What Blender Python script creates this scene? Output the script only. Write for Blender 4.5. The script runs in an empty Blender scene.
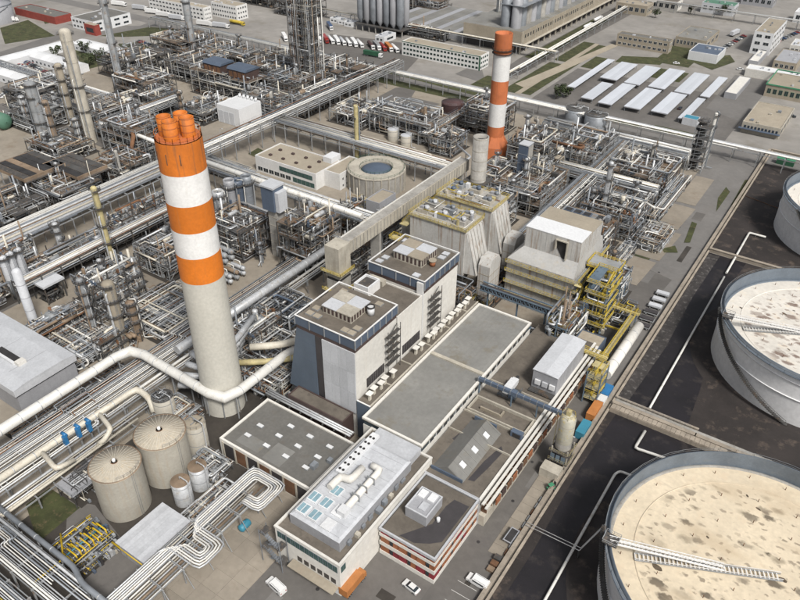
import bpy, math, random
from mathutils import Matrix, Vector
S = bpy.context.scene
COL = S.collection
# ---------------------------------------------------------------- camera, sky, sun, exposure
cam = bpy.data.objects.new('camera', bpy.data.cameras.new('camera')); COL.objects.link(cam)
cam.data.sensor_width = 36; cam.data.lens = 36 * 728.6 / 800; cam.data.clip_start = 1; cam.data.clip_end = 5000
cam.matrix_world = Matrix(((0.829080,-0.325208,0.454825,0),(0.559082,0.471568,-0.681946,0),(0.007293,0.819673,0.572785,150),(0,0,0,1)))
S.camera = cam
w = bpy.data.worlds.new('World'); S.world = w; w.use_nodes = True
nt = w.node_tree; nt.nodes.clear()
sky = nt.nodes.new('ShaderNodeTexSky'); sky.sky_type = 'NISHITA'; sky.sun_disc = False
SUN_EL, SUN_AZ = math.radians(50), math.radians(120)     # azimuth measured from +X towards +Y is 90 - SUN_AZ
sky.sun_elevation = SUN_EL; sky.sun_rotation = SUN_AZ; sky.air_density = 1.0; sky.dust_density = 4.0; sky.ozone_density = 1.0
hs = nt.nodes.new('ShaderNodeHueSaturation'); hs.inputs['Saturation'].default_value = 0.3
bg = nt.nodes.new('ShaderNodeBackground'); bg.inputs['Strength'].default_value = 0.095
wo = nt.nodes.new('ShaderNodeOutputWorld')
nt.links.new(sky.outputs[0], hs.inputs['Color']); nt.links.new(hs.outputs[0], bg.inputs['Color']); nt.links.new(bg.outputs[0], wo.inputs['Surface'])
sl = bpy.data.lights.new('sun', 'SUN'); sl.energy = 3.1; sl.angle = math.radians(11); sl.color = (1, 0.965, 0.91)
so = bpy.data.objects.new('sun', sl); COL.objects.link(so)
sd = Vector((math.sin(SUN_AZ) * math.cos(SUN_EL), math.cos(SUN_AZ) * math.cos(SUN_EL), math.sin(SUN_EL)))
so.rotation_euler = sd.to_track_quat('Z', 'Y').to_euler(); so.location = sd * 400
S.view_settings.view_transform = 'Standard'; S.view_settings.look = 'None'; S.view_settings.gamma = 1
S.view_settings.exposure = 0.28
S.render.engine = 'CYCLES'
S.cycles.max_bounces = 5; S.cycles.diffuse_bounces = 3; S.cycles.glossy_bounces = 2; S.cycles.transmission_bounces = 2
S.cycles.caustics_reflective = False; S.cycles.caustics_refractive = False
# ---------------------------------------------------------------- materials
MATS = {}
def mat(key, c, rough=0.8, metal=0.0, var=0.25, scale=0.35, streak=0.0, dirt=None, fine=6.0, spots=None, bump=0.0, tint=None):
    m = bpy.data.materials.new(key); m.use_nodes = True; n = m.node_tree.nodes; L = m.node_tree.links
    b = n['Principled BSDF']; b.inputs['Roughness'].default_value = rough; b.inputs['Metallic'].default_value = metal
    geo = n.new('ShaderNodeNewGeometry')
    def noise(sc, det=5, vec=None, rgh=0.6):
        t = n.new('ShaderNodeTexNoise'); t.inputs['Scale'].default_value = sc; t.inputs['Detail'].default_value = det; t.inputs['Roughness'].default_value = rgh
        L.new(vec or geo.outputs['Position'], t.inputs['Vector']); return t.outputs['Fac']
    def ramp(f, a, bb):
        r = n.new('ShaderNodeMapRange'); r.inputs[1].default_value = a; r.inputs[2].default_value = bb; L.new(f, r.inputs[0]); return r.outputs[0]
    def mix(f, A, B, mode='MIX'):
        x = n.new('ShaderNodeMix'); x.data_type = 'RGBA'; x.blend_type = mode
        if isinstance(f, float): x.inputs[0].default_value = f
        else: L.new(f, x.inputs[0])
        for s_, v in ((x.inputs[6], A), (x.inputs[7], B)):
            if isinstance(v, tuple): s_.default_value = (*v[:3], 1)
            else: L.new(v, s_)
        return x.outputs[2]
    lo = tuple(v * (1 - var) for v in c); hi = tuple(min(1, v * (1 + var * 0.7)) for v in c)
    col = mix(ramp(noise(scale), 0.3, 0.7), lo, hi)
    col = mix(ramp(noise(fine, 4), 0.25, 0.75), mix(0.35, col, tuple(v * 0.45 for v in c)), col)
    oi = n.new('ShaderNodeObjectInfo')
    col = mix(oi.outputs['Random'], mix(0.16, col, (0, 0, 0)), col)
    if dirt:
        col = mix(ramp(noise(scale * 2.3, 7, rgh=0.7), 0.54, 0.68), col, dirt)
    if streak:
        mp = n.new('ShaderNodeMapping'); mp.inputs['Scale'].default_value = (1, 1, 0.07); L.new(geo.outputs['Position'], mp.inputs[0])
        f = ramp(noise(1.1, 6, mp.outputs[0]), 0.52, 0.74)
        mu = n.new('ShaderNodeMath'); mu.operation = 'MULTIPLY'; mu.inputs[1].default_value = streak; L.new(f, mu.inputs[0])
        col = mix(mu.outputs[0], col, tint or tuple(v * 0.35 for v in c))
    if spots:
        sc, lo_, hi_, cc = spots
        col = mix(ramp(noise(sc, 3), lo_, hi_), col, cc)
    L.new(col, b.inputs['Base Color'])
    if bump:
        bp = n.new('ShaderNodeBump'); bp.inputs['Strength'].default_value = bump; bp.inputs['Distance'].default_value = 0.1
        L.new(noise(fine, 6), bp.inputs['Height']); L.new(bp.outputs[0], b.inputs['Normal'])
    MATS[key] = m
    return m
mat('ground', (0.24, 0.22, 0.19), var=0.3, scale=0.03, fine=0.35, dirt=(0.12, 0.105, 0.09), bump=0.3)
mat('apron', (0.285, 0.25, 0.203), var=0.22, scale=0.05, fine=0.5, dirt=(0.2, 0.165, 0.125), bump=0.2)
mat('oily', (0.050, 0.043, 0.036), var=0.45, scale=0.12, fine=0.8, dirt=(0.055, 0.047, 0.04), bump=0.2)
mat('asphalt', (0.145, 0.135, 0.125), var=0.22, scale=0.06, fine=0.6, dirt=(0.10, 0.093, 0.088), bump=0.2)
mat('road', (0.175, 0.167, 0.158), var=0.2, scale=0.05, fine=0.5, dirt=(0.15, 0.14, 0.13), bump=0.2)
mat('farground', (0.27, 0.255, 0.235), var=0.25, scale=0.015, fine=0.12, dirt=(0.17, 0.155, 0.13))
mat('bitumen', (0.013, 0.011, 0.014), rough=0.6, var=0.5, scale=0.07, fine=0.8, dirt=(0.036, 0.030, 0.028), bump=0.2)
mat('bitumen_brown', (0.030, 0.024, 0.022), rough=0.8, var=0.45, scale=0.08, fine=0.9, dirt=(0.085, 0.065, 0.052), bump=0.3)
mat('wet_strip', (0.045, 0.040, 0.038), rough=0.7, var=0.5, scale=0.3, fine=2, dirt=(0.16, 0.15, 0.14))
mat('bund', (0.36, 0.31, 0.25), var=0.25, scale=0.3, streak=0.5)
mat('grass', (0.055, 0.062, 0.022), rough=1, var=0.5, scale=0.2, fine=2.5, dirt=(0.11, 0.085, 0.045), bump=0.5)
mat('foliage', (0.055, 0.075, 0.03), rough=1, var=0.5, scale=0.5)
mat('bark', (0.09, 0.07, 0.05), rough=1)
mat('aluminium', (0.57, 0.585, 0.60), rough=0.42, metal=0.25, var=0.2, scale=0.25, fine=2, streak=0.25, dirt=(0.36, 0.34, 0.31))
mat('white_pipe', (0.74, 0.73, 0.69), rough=0.5, metal=0.05, var=0.12, scale=0.2, fine=3, dirt=(0.46, 0.42, 0.36))
mat('cream_pipe', (0.62, 0.58, 0.49), rough=0.55, var=0.12, scale=0.2, fine=3, dirt=(0.42, 0.36, 0.28), streak=0.3)
mat('galvanised', (0.26, 0.28, 0.305), rough=0.5, metal=0.2, var=0.3, scale=0.2)
mat('steel', (0.085, 0.083, 0.08), rough=0.7, metal=0.1, var=0.4, scale=0.15, dirt=(0.11, 0.075, 0.05))
mat('lightsteel', (0.32, 0.333, 0.342), rough=0.6, metal=0.1, var=0.3, scale=0.15, dirt=(0.2, 0.15, 0.11))
mat('bluesteel', (0.13, 0.18, 0.23), rough=0.6, var=0.3, scale=0.2)
mat('brown_deck', (0.15, 0.105, 0.07), rough=0.9, var=0.45, scale=0.3, dirt=(0.07, 0.055, 0.045))
mat('grating', (0.075, 0.07, 0.066), rough=0.8, var=0.4, scale=0.4, dirt=(0.17, 0.13, 0.09))
mat('rust', (0.19, 0.095, 0.048), rough=0.9, var=0.5, scale=0.3, dirt=(0.10, 0.06, 0.04), streak=0.4)
mat('brown_pipe', (0.26, 0.19, 0.13), rough=0.7, var=0.4, scale=0.2, dirt=(0.14, 0.09, 0.06))
mat('dark', (0.035, 0.033, 0.033), rough=0.7, var=0.5, scale=0.3)
mat('yellow', (0.58, 0.43, 0.05), rough=0.6, var=0.3, scale=0.4, dirt=(0.27, 0.22, 0.13))
mat('bright_yellow', (0.66, 0.45, 0.02), rough=0.6, var=0.2, scale=0.4, dirt=(0.40, 0.28, 0.08))
mat('pale_yellow', (0.50, 0.43, 0.22), rough=0.6, var=0.35, scale=0.3, dirt=(0.30, 0.24, 0.15), fine=3)
mat('orange', (0.68, 0.185, 0.014), rough=0.65, var=0.12, scale=0.15, fine=1.5, streak=0.5, tint=(0.42, 0.16, 0.05))
mat('orange_sooty', (0.62, 0.17, 0.016), rough=0.7, var=0.2, scale=0.15, fine=1.5, streak=0.85, tint=(0.20, 0.09, 0.04))
mat('brick_orange', (0.52, 0.155, 0.055), rough=0.75, var=0.2, scale=0.3, streak=0.5, tint=(0.25, 0.09, 0.05))
mat('paint_white', (0.78, 0.775, 0.76), rough=0.6, var=0.08, scale=0.2, fine=1.5, streak=0.3, tint=(0.55, 0.52, 0.46))
mat('chimney_cream', (0.60, 0.58, 0.515), rough=0.8, var=0.06, scale=0.08, fine=1.2, streak=0.2, tint=(0.40, 0.37, 0.31))
mat('concrete', (0.47, 0.435, 0.365), var=0.25, scale=0.25, fine=1.5, streak=0.5, tint=(0.20, 0.17, 0.13))
mat('concrete_grey', (0.38, 0.365, 0.335), var=0.25, scale=0.3, fine=1.5, streak=0.6, tint=(0.14, 0.12, 0.10))
mat('tank_cream', (0.42, 0.395, 0.34), rough=0.7, var=0.12, scale=0.15, fine=1.5, streak=0.45, tint=(0.33, 0.25, 0.17))
mat('tank_white', (0.83, 0.83, 0.83), rough=0.75, var=0.05, scale=0.1, fine=0.8, streak=0.12, tint=(0.55, 0.54, 0.52))
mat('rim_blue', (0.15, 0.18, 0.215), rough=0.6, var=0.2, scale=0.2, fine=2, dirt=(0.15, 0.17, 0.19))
mat('float_roof', (0.66, 0.565, 0.42), rough=0.8, var=0.10, scale=0.12, fine=0.9, dirt=(0.57, 0.47, 0.34))
mat('float_roof_white', (0.76, 0.72, 0.65), rough=0.8, var=0.12, scale=0.12, fine=0.9, dirt=(0.62, 0.55, 0.45))
mat('stain', (0.13, 0.10, 0.07), rough=0.35, var=0.5, scale=1.0, fine=3)
mat('roof_grey', (0.155, 0.150, 0.138), var=0.15, scale=0.15, fine=1.2, dirt=(0.115, 0.105, 0.092), bump=0.1)
mat('roof_bluegrey', (0.225, 0.222, 0.208), var=0.25, scale=0.06, fine=0.9, dirt=(0.16, 0.145, 0.115), bump=0.1)
mat('roof_brown', (0.145, 0.125, 0.102), var=0.28, scale=0.2, fine=1.2, dirt=(0.085, 0.072, 0.060), bump=0.15)
mat('roof_tan', (0.36, 0.315, 0.245), var=0.15, scale=0.1, fine=1.2, dirt=(0.28, 0.235, 0.18))
mat('roof_silver', (0.56, 0.575, 0.60), rough=0.5, metal=0.1, var=0.15, scale=0.3, fine=1.5, dirt=(0.42, 0.43, 0.45))
mat('panel_white', (0.74, 0.75, 0.76), rough=0.5, var=0.05, scale=0.15, fine=2, streak=0.12)
mat('carport_white', (0.60, 0.63, 0.68), rough=0.5, var=0.05, scale=0.15, fine=2)
mat('panel_lightgrey', (0.56, 0.575, 0.60), rough=0.5, var=0.08, scale=0.2, fine=2, streak=0.2)
mat('panel_grey', (0.36, 0.365, 0.385), rough=0.5, var=0.1, scale=0.2, fine=2, streak=0.2)
mat('panel_blue', (0.105, 0.135, 0.175), rough=0.5, var=0.1, scale=0.2, streak=0.1)
mat('panel_bluegrey', (0.095, 0.125, 0.175), rough=0.5, var=0.15, scale=0.2, streak=0.2)
mat('panel_teal', (0.045, 0.065, 0.075), rough=0.5, var=0.15)
mat('panel_dark', (0.055, 0.05, 0.052), rough=0.6, var=0.2)
mat('panel_brown', (0.075, 0.05, 0.045), rough=0.6, var=0.2)
mat('cream_wall', (0.73, 0.71, 0.66), rough=0.8, var=0.08, scale=0.1, fine=1, streak=0.3, tint=(0.50, 0.44, 0.35))
mat('window_dark', (0.03, 0.038, 0.045), rough=0.15, var=0.3)
mat('glass_blue', (0.26, 0.40, 0.46), rough=0.25, var=0.2, scale=1)
mat('glass_green', (0.05, 0.11, 0.10), rough=0.2, var=0.3, scale=1)
mat('green', (0.06, 0.24, 0.13), rough=0.6, var=0.2)
mat('terracotta', (0.33, 0.125, 0.055), rough=0.7, var=0.3, scale=0.5)
mat('crimson', (0.26, 0.03, 0.04), rough=0.7, var=0.3, scale=0.5)
mat('red_wall', (0.30, 0.06, 0.045), rough=0.7, var=0.2)
mat('blue', (0.03, 0.17, 0.38), rough=0.5, var=0.2)
mat('teal_blue', (0.05, 0.24, 0.34), rough=0.5, var=0.15)
mat('rubber', (0.02, 0.02, 0.02), rough=0.8)
mat('car_white', (0.80, 0.80, 0.79), rough=0.3, var=0.03); mat('car_silver', (0.42, 0.43, 0.44), rough=0.3, var=0.05, metal=0.3)
mat('car_dark', (0.03, 0.032, 0.037), rough=0.3); mat('car_red', (0.30, 0.03, 0.025), rough=0.3); mat('car_blue', (0.04, 0.08, 0.18), rough=0.3)
mat('truck_orange', (0.50, 0.20, 0.06), rough=0.6, var=0.15, scale=0.5); mat('lamp_glass', (0.7, 0.65, 0.5), rough=0.2); mat('tail_red', (0.35, 0.01, 0.01), rough=0.3)
mat('dark_green', (0.03, 0.11, 0.06), rough=0.6, var=0.2); mat('vault_green', (0.09, 0.20, 0.14), rough=0.7, var=0.2)
mat('marking', (0.62, 0.61, 0.58), rough=0.8, var=0.2, scale=1)
mat('maroon_tank', (0.085, 0.045, 0.045), rough=0.7, var=0.3, scale=0.3)
mat('clad_plain', (0.47, 0.465, 0.45), rough=0.6, var=0.1, scale=0.2, fine=1.5, dirt=(0.40, 0.37, 0.32))
mat('clad_rusty', (0.53, 0.52, 0.495), rough=0.6, var=0.12, scale=0.2, fine=1.5, streak=1.0, tint=(0.19, 0.11, 0.05))
mat('silo_stained', (0.47, 0.45, 0.37), rough=0.7, var=0.15, scale=0.4, fine=3, dirt=(0.52, 0.38, 0.05), streak=0.4, tint=(0.22, 0.19, 0.10))
mat('cone_roof', (0.43, 0.385, 0.31), rough=0.8, var=0.15, scale=0.5, fine=2, dirt=(0.40, 0.32, 0.22))
def add_stains(key, sc, lo, hi, dark, amt):
    # soft edged rain water stains, drawn out by the wind, in the paint itself
    n = MATS[key].node_tree.nodes; L = MATS[key].node_tree.links; b = n['Principled BSDF']; src = b.inputs['Base Color'].links[0].from_socket
    g = n.new('ShaderNodeNewGeometry'); mp = n.new('ShaderNodeMapping'); mp.inputs['Rotation'].default_value = (0, 0, 0.55); mp.inputs['Scale'].default_value = (0.42, 1, 1); L.new(g.outputs['Position'], mp.inputs[0])
    t = n.new('ShaderNodeTexNoise'); t.inputs['Scale'].default_value = sc; t.inputs['Detail'].default_value = 2.5; t.inputs['Roughness'].default_value = 0.5; L.new(mp.outputs[0], t.inputs[0])
    r = n.new('ShaderNodeMapRange'); r.inputs[1].default_value = lo; r.inputs[2].default_value = hi; r.inputs[4].default_value = amt; L.new(t.outputs['Fac'], r.inputs[0])
    x = n.new('ShaderNodeMix'); x.data_type = 'RGBA'; L.new(r.outputs[0], x.inputs[0]); L.new(src, x.inputs[6]); x.inputs[7].default_value = (*dark, 1); L.new(x.outputs[2], b.inputs['Base Color'])
def add_puddles(key, sc, rmax, dark, amt, rot):
    n = MATS[key].node_tree.nodes; L = MATS[key].node_tree.links; b = n['Principled BSDF']; src = b.inputs['Base Color'].links[0].from_socket
    def N(t, **k):
        q = n.new(t)
        for a, v in k.items(): setattr(q, a, v)
        return q
    g = N('ShaderNodeNewGeometry'); no = N('ShaderNodeTexNoise'); no.inputs['Scale'].default_value = 0.9; no.inputs['Detail'].default_value = 4; L.new(g.outputs['Position'], no.inputs[0])
    wr = N('ShaderNodeVectorMath', operation='MULTIPLY_ADD'); wr.inputs[1].default_value = (1.7, 1.7, 0); L.new(no.outputs['Color'], wr.inputs[0]); L.new(g.outputs['Position'], wr.inputs[2])
    mp = N('ShaderNodeMapping'); mp.inputs['Rotation'].default_value = (0, 0, rot); mp.inputs['Scale'].default_value = (0.55, 1, 0); L.new(wr.outputs[0], mp.inputs[0])
    vo = N('ShaderNodeTexVoronoi', voronoi_dimensions='2D'); vo.inputs['Scale'].default_value = sc; L.new(mp.outputs[0], vo.inputs['Vector'])
    sp = N('ShaderNodeSeparateColor'); L.new(vo.outputs['Color'], sp.inputs[0])
    pw = N('ShaderNodeMath', operation='POWER'); pw.inputs[1].default_value = 1.15; L.new(sp.outputs[0], pw.inputs[0])
    ra = N('ShaderNodeMath', operation='MULTIPLY'); ra.inputs[1].default_value = rmax; L.new(pw.outputs[0], ra.inputs[0])
    di = N('ShaderNodeMath', operation='SUBTRACT'); L.new(ra.outputs[0], di.inputs[0]); L.new(vo.outputs['Distance'], di.inputs[1])
    r = N('ShaderNodeMapRange'); r.inputs[1].default_value = -0.01; r.inputs[2].default_value = 0.13; L.new(di.outputs[0], r.inputs[0])
    mu = N('ShaderNodeMath', operation='MULTIPLY'); L.new(r.outputs[0], mu.inputs[0]); m2 = N('ShaderNodeMapRange'); m2.inputs[3].default_value = 0.35 * amt; m2.inputs[4].default_value = amt; L.new(sp.outputs[1], m2.inputs[0]); L.new(m2.outputs[0], mu.inputs[1])
    tc = N('ShaderNodeTexCoord'); ln = N('ShaderNodeVectorMath', operation='LENGTH'); ms = N('ShaderNodeVectorMath', operation='MULTIPLY'); ms.inputs[1].default_value = (1, 1, 0); L.new(tc.outputs['Object'], ms.inputs[0]); L.new(ms.outputs[0], ln.inputs[0])
    rm = N('ShaderNodeMapRange'); rm.inputs[1].default_value = 26.0; rm.inputs[2].default_value = 23.5; L.new(ln.outputs['Value'], rm.inputs[0]); m3 = N('ShaderNodeMath', operation='MULTIPLY'); L.new(mu.outputs[0], m3.inputs[0]); L.new(rm.outputs[0], m3.inputs[1])
    x = N('ShaderNodeMix', data_type='RGBA'); L.new(m3.outputs[0], x.inputs[0]); L.new(src, x.inputs[6]); x.inputs[7].default_value = (*dark, 1); L.new(x.outputs[2], b.inputs['Base Color'])
add_puddles('float_roof', 0.30, 0.42, (0.11, 0.09, 0.065), 1.0, -0.5); add_puddles('float_roof', 0.17, 0.27, (0.15, 0.12, 0.08), 0.95, -0.5); add_puddles('float_roof', 0.62, 0.36, (0.14, 0.11, 0.08), 0.8, -0.5); add_puddles('float_roof_white', 0.6, 0.4, (0.17, 0.12, 0.095), 0.8, -0.5); add_puddles('float_roof_white', 0.30, 0.55, (0.17, 0.12, 0.095), 0.95, -0.5)
add_stains('float_roof', 0.9, 0.60, 0.78, (0.42, 0.36, 0.28), 0.5); add_stains('float_roof', 0.11, 0.56, 0.75, (0.42, 0.33, 0.22), 0.7)
# ---------------------------------------------------------------- mesh helpers
def offs(p):
    o = Vector((0, 0, 0))
    while p is not None: o += p.location; p = p.parent
    return o
class MB:
    def __init__(s): s.v = []; s.f = []; s.mi = []; s.sm = []; s.keys = []
    def k(s, m):
        if m not in s.keys: s.keys.append(m)
        return s.keys.index(m)
    def poly(s, pts, m, smooth=False):
        b = len(s.v); s.v += [tuple(p) for p in pts]; s.f.append(tuple(range(b, b + len(pts)))); s.mi.append(s.k(m)); s.sm.append(smooth); return s
    def hexa(s, p, m):   # p: 4 bottom then 4 top, counterclockwise
        b = len(s.v); s.v += [tuple(q) for q in p]; i = s.k(m)
        for q in ((3, 2, 1, 0), (4, 5, 6, 7), (0, 1, 5, 4), (1, 2, 6, 5), (2, 3, 7, 6), (3, 0, 4, 7)):
            s.f.append(tuple(b + j for j in q)); s.mi.append(i); s.sm.append(False)
        return s
    def box(s, x0, x1, y0, y1, z0, z1, m):
        return s.hexa([(x0, y0, z0), (x1, y0, z0), (x1, y1, z0), (x0, y1, z0), (x0, y0, z1), (x1, y0, z1), (x1, y1, z1), (x0, y1, z1)], m)
    def prism(s, pts, z0, z1, m):   # footprint counterclockwise
        n = len(pts); b = len(s.v); i = s.k(m)
        s.v += [(x, y, z0) for x, y in pts] + [(x, y, z1) for x, y in pts]
        s.f.append(tuple(b + j for j in reversed(range(n)))); s.f.append(tuple(b + n + j for j in range(n))); s.mi += [i, i]; s.sm += [False, False]
        for j in range(n): s.f.append((b + j, b + (j + 1) % n, b + n + (j + 1) % n, b + n + j)); s.mi.append(i); s.sm.append(False)
        return s
    def extr(s, prof, a0, a1, axis, m):  # profile extruded along axis: axis 'x': prof=(y,z); 'y': prof=(x,z)
        n = len(prof); b = len(s.v); i = s.k(m)
        for a in (a0, a1): s.v += [((a, p, q) if axis == 'x' else (p, a, q)) for p, q in prof]
        s.f.append(tuple(b + j for j in range(n))); s.f.append(tuple(b + n + j for j in reversed(range(n)))); s.mi += [i, i]; s.sm += [False, False]
        for j in range(n): s.f.append((b + j, b + n + j, b + n + (j + 1) % n, b + (j + 1) % n)); s.mi.append(i); s.sm.append(False)
        return s
    def tube(s, pts, r, m, n=6, caps=True, r1=None):
        pts = [Vector(p) for p in pts]; b = len(s.v); i = s.k(m); N = len(pts); ref = None
        for a, p in enumerate(pts):
            d0 = (p - pts[a - 1]).normalized() if a else None
            d1 = (pts[a + 1] - p).normalized() if a < N - 1 else None
            d = ((d0 or d1) + (d1 or d0))
            if d.length < 1e-4: d = d1 or d0
            d.normalize()
            if ref is None:
                ref = Vector((0, 0, 1)) if abs(d.z) < 0.9 else Vector((1, 0, 0))
            u = ref - d * ref.dot(d)
            if u.length < 0.05: u = Vector((1, 0, 0)) - d * d.x if abs(d.x) < 0.9 else Vector((0, 1, 0)) - d * d.y
            u.normalize(); ref = u; v = d.cross(u)
            kf = 1.0
            if d0 is not None and d1 is not None: kf = min(1.3, 1 / max(0.5, d.dot(d1)))
            rr = (r + (r1 - r) * a / (N - 1) if r1 is not None else r) * kf
            for q in range(n):
                t = 2 * math.pi * (q + 0.5) / n; s.v.append(tuple(p + u * (rr * math.cos(t)) + v * (rr * math.sin(t))))
        for a in range(N - 1):
            for q in range(n):
                s.f.append((b + a * n + q, b + a * n + (q + 1) % n, b + (a + 1) * n + (q + 1) % n, b + (a + 1) * n + q)); s.mi.append(i); s.sm.append(n > 4)
        if caps:
            s.f.append(tuple(b + q for q in reversed(range(n)))); s.f.append(tuple(b + (N - 1) * n + q for q in range(n))); s.mi += [i, i]; s.sm += [False, False]
        return s
    def cyl(s, x, y, z0, z1, r, m, n=16, r1=None, caps=True): return s.tube([(x, y, z0), (x, y, z1)], r, m, n, caps, r1)
    def bar(s, p, q, t, m): return s.tube([p, q], t * 0.7, m, 4)
    def rev(s, x, y, prof, m, n=24, smooth=True):  # lathe about vertical axis; prof = (r,z)
        b = len(s.v); i = s.k(m)
        for r, z in prof:
            for q in range(n): t = 2 * math.pi * q / n; s.v.append((x + r * math.cos(t), y + r * math.sin(t), z))
        for a in range(len(prof) - 1):
            for q in range(n): s.f.append((b + a * n + q, b + a * n + (q + 1) % n, b + (a + 1) * n + (q + 1) % n, b + (a + 1) * n + q)); s.mi.append(i); s.sm.append(smooth)
        return s
    def hcap(s, c, d, r, l, m, n=12):  # horizontal or vertical drum with domed ends centred at c along unit vector d
        c = Vector(c); d = Vector(d); h = l / 2 - r * 0.4
        P = []
        for t, k_ in ((-h - r * 0.45, 0.05), (-h - r * 0.33, 0.6), (-h - r * 0.12, 0.92), (-h, 1), (h, 1), (h + r * 0.12, 0.92), (h + r * 0.33, 0.6), (h + r * 0.45, 0.05)): P.append((t, k_))
        u = Vector((0, 0, 1)) if abs(d.z) < 0.5 else Vector((1, 0, 0)); v = d.cross(u); b = len(s.v); i = s.k(m)
        for t, k_ in P:
            for q in range(n): a = 2 * math.pi * q / n; s.v.append(tuple(c + d * t + u * (r * k_ * math.cos(a)) + v * (r * k_ * math.sin(a))))
        for a in range(len(P) - 1):
            for q in range(n): s.f.append((b + a * n + q, b + a * n + (q + 1) % n, b + (a + 1) * n + (q + 1) % n, b + (a + 1) * n + q)); s.mi.append(i); s.sm.append(True)
        return s
    def rail(s, pts, m, h=1.1, step=2.0, t=0.045, closed=False):
        pts = [Vector(p) for p in pts] + ([Vector(pts[0])] if closed else [])
        for p, q in zip(pts, pts[1:]):
            L_ = (q - p).length; k_ = max(1, int(L_ / step)); up = Vector((0, 0, h))
            s.bar(p + up, q + up, t, m); s.bar(p + up * 0.5, q + up * 0.5, t * 0.8, m)
            for a in range(k_ + 1): w_ = p.lerp(q, a / k_); s.bar(w_, w_ + up, t, m)
        return s
    def build(s, name, parent=None, label=None, cat=None, group=None, kind=None, recalc=False):
        me = bpy.data.meshes.new(name); o_ = offs(parent)
        me.from_pydata([(x - o_.x, y - o_.y, z - o_.z) for x, y, z in s.v] if parent else s.v, [], s.f)
        for k_ in s.keys: me.materials.append(MATS[k_])
        me.polygons.foreach_set('material_index', s.mi); me.polygons.foreach_set('use_smooth', s.sm)
        o = bpy.data.objects.new(name, me); COL.objects.link(o)
        if parent: o.parent = parent
        return tag(o, label, cat, group, kind)
def tag(o, label=None, cat=None, group=None, kind=None):
    if label: o['label'] = label
    if cat: o['category'] = cat
    if group: o['group'] = group
    if kind: o['kind'] = kind
    return o
def T(name, label, cat, loc=(0, 0, 0), group=None, rz=0):
    o = bpy.data.objects.new(name, None); COL.objects.link(o); o.location = loc; o.rotation_euler = (0, 0, rz); o.empty_display_size = 0.1
    return tag(o, label, cat, group)
def inst(src, parent, loc, rz=0):      # a copy of a piece, sharing its mesh
    o = src.copy(); COL.objects.link(o); o.parent = parent; o.location = loc; o.rotation_euler = (0, 0, rz); return o
class Piece:                            # first call builds, later calls share the mesh
    def __init__(s, name, fn): s.name = name; s.fn = fn; s.o = None
    def put(s, parent, loc, rz=0):
        L_ = Vector(loc) - offs(parent)
        if s.o is None:
            mb = MB(); s.fn(mb); me_o = mb.build(s.name); me_o.parent = parent; me_o.location = L_; me_o.rotation_euler = (0, 0, rz); s.o = me_o; return me_o
        return inst(s.o, parent, L_, rz)
def dup(root, loc, rz=0, label=None, group=None):
    def rec(o, par):
        c = o.copy(); COL.objects.link(c)
        if par: c.parent = par
        for ch in CH.get(o.name, ()): rec(ch, c)
        return c
    CH = {}
    def gather(o):
        CH[o.name] = list(o.children)
        for ch in o.children: gather(ch)
    gather(root)
    r = rec(root, None); r.location = loc; r.rotation_euler = (0, 0, rz)
    if label: r['label'] = label
    if group: r['group'] = group
    return r
def el(pts, r):   # round the corners of a pipe run
    out = [Vector(pts[0])]
    for a in range(1, len(pts) - 1):
        p, q, s_ = Vector(pts[a - 1]), Vector(pts[a]), Vector(pts[a + 1])
        k_ = min(r, (p - q).length * 0.45, (s_ - q).length * 0.45)
        A = q + (p - q).normalized() * k_; B_ = q + (s_ - q).normalized() * k_
        out += [A, A.lerp(q, 0.55).lerp(q.lerp(B_, 0.45), 0.5), B_]
    return out + [Vector(pts[-1])]
def sheet(name, x0, x1, y0, y1, m, z, label=None):
    return MB().poly([(x0, y0, z), (x1, y0, z), (x1, y1, z), (x0, y1, z)], m).build(name, kind='structure')
def psheet(name, pts, m, z, kind='structure'): return MB().poly([(x, y, z) for x, y in pts], m).build(name, kind=kind)
# ================================================================ ground, roads, basins
R_ = random.Random(7)
sheet('ground', -2600, 1200, -700, 3200, 'farground', 0)
sheet('concrete_apron', -440, -44, -60, 370, 'apron', 0.02)
sheet('service_road', -61, -37.6, 20, 396, 'road', 0.04)
sheet('road', -49, -37.6, 20, 172, 'asphalt', 0.06)
sheet('yard', -83, -49, 20, 88, 'asphalt', 0.05)
sheet('road', -420, -264, 205, 213, 'asphalt', 0.05)
sheet('road', -238, -229, 60, 210, 'asphalt', 0.05)
sheet('car_park_surface', -247.9, -211.8, 320.5, 357.9, 'asphalt', 0.05)
psheet('asphalt_patch', [(-124.5, 44.2), (-108.8, 42.3), (-104.5, 52.9), (-132.1, 58.6), (-139.2, 55.8)], 'asphalt', 0.06)
psheet('asphalt_patch', [(-44.1, 217), (-53.2, 224.1), (-58.7, 251.7), (-42.3, 247.5)], 'asphalt', 0.06)
psheet('asphalt_patch', [(-318.2, 217.9), (-303.4, 228.2), (-309.7, 244), (-332.2, 246.1)], 'asphalt', 0.06)
sheet('basin_floor', -36.6, 140, -40, 168, 'bitumen', 0.04)
sheet('basin_floor', -36.6, 140, 169, 276, 'bitumen', 0.04)
sheet('basin_floor', -36.6, 140, 277, 396, 'bitumen_brown', 0.04)
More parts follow.
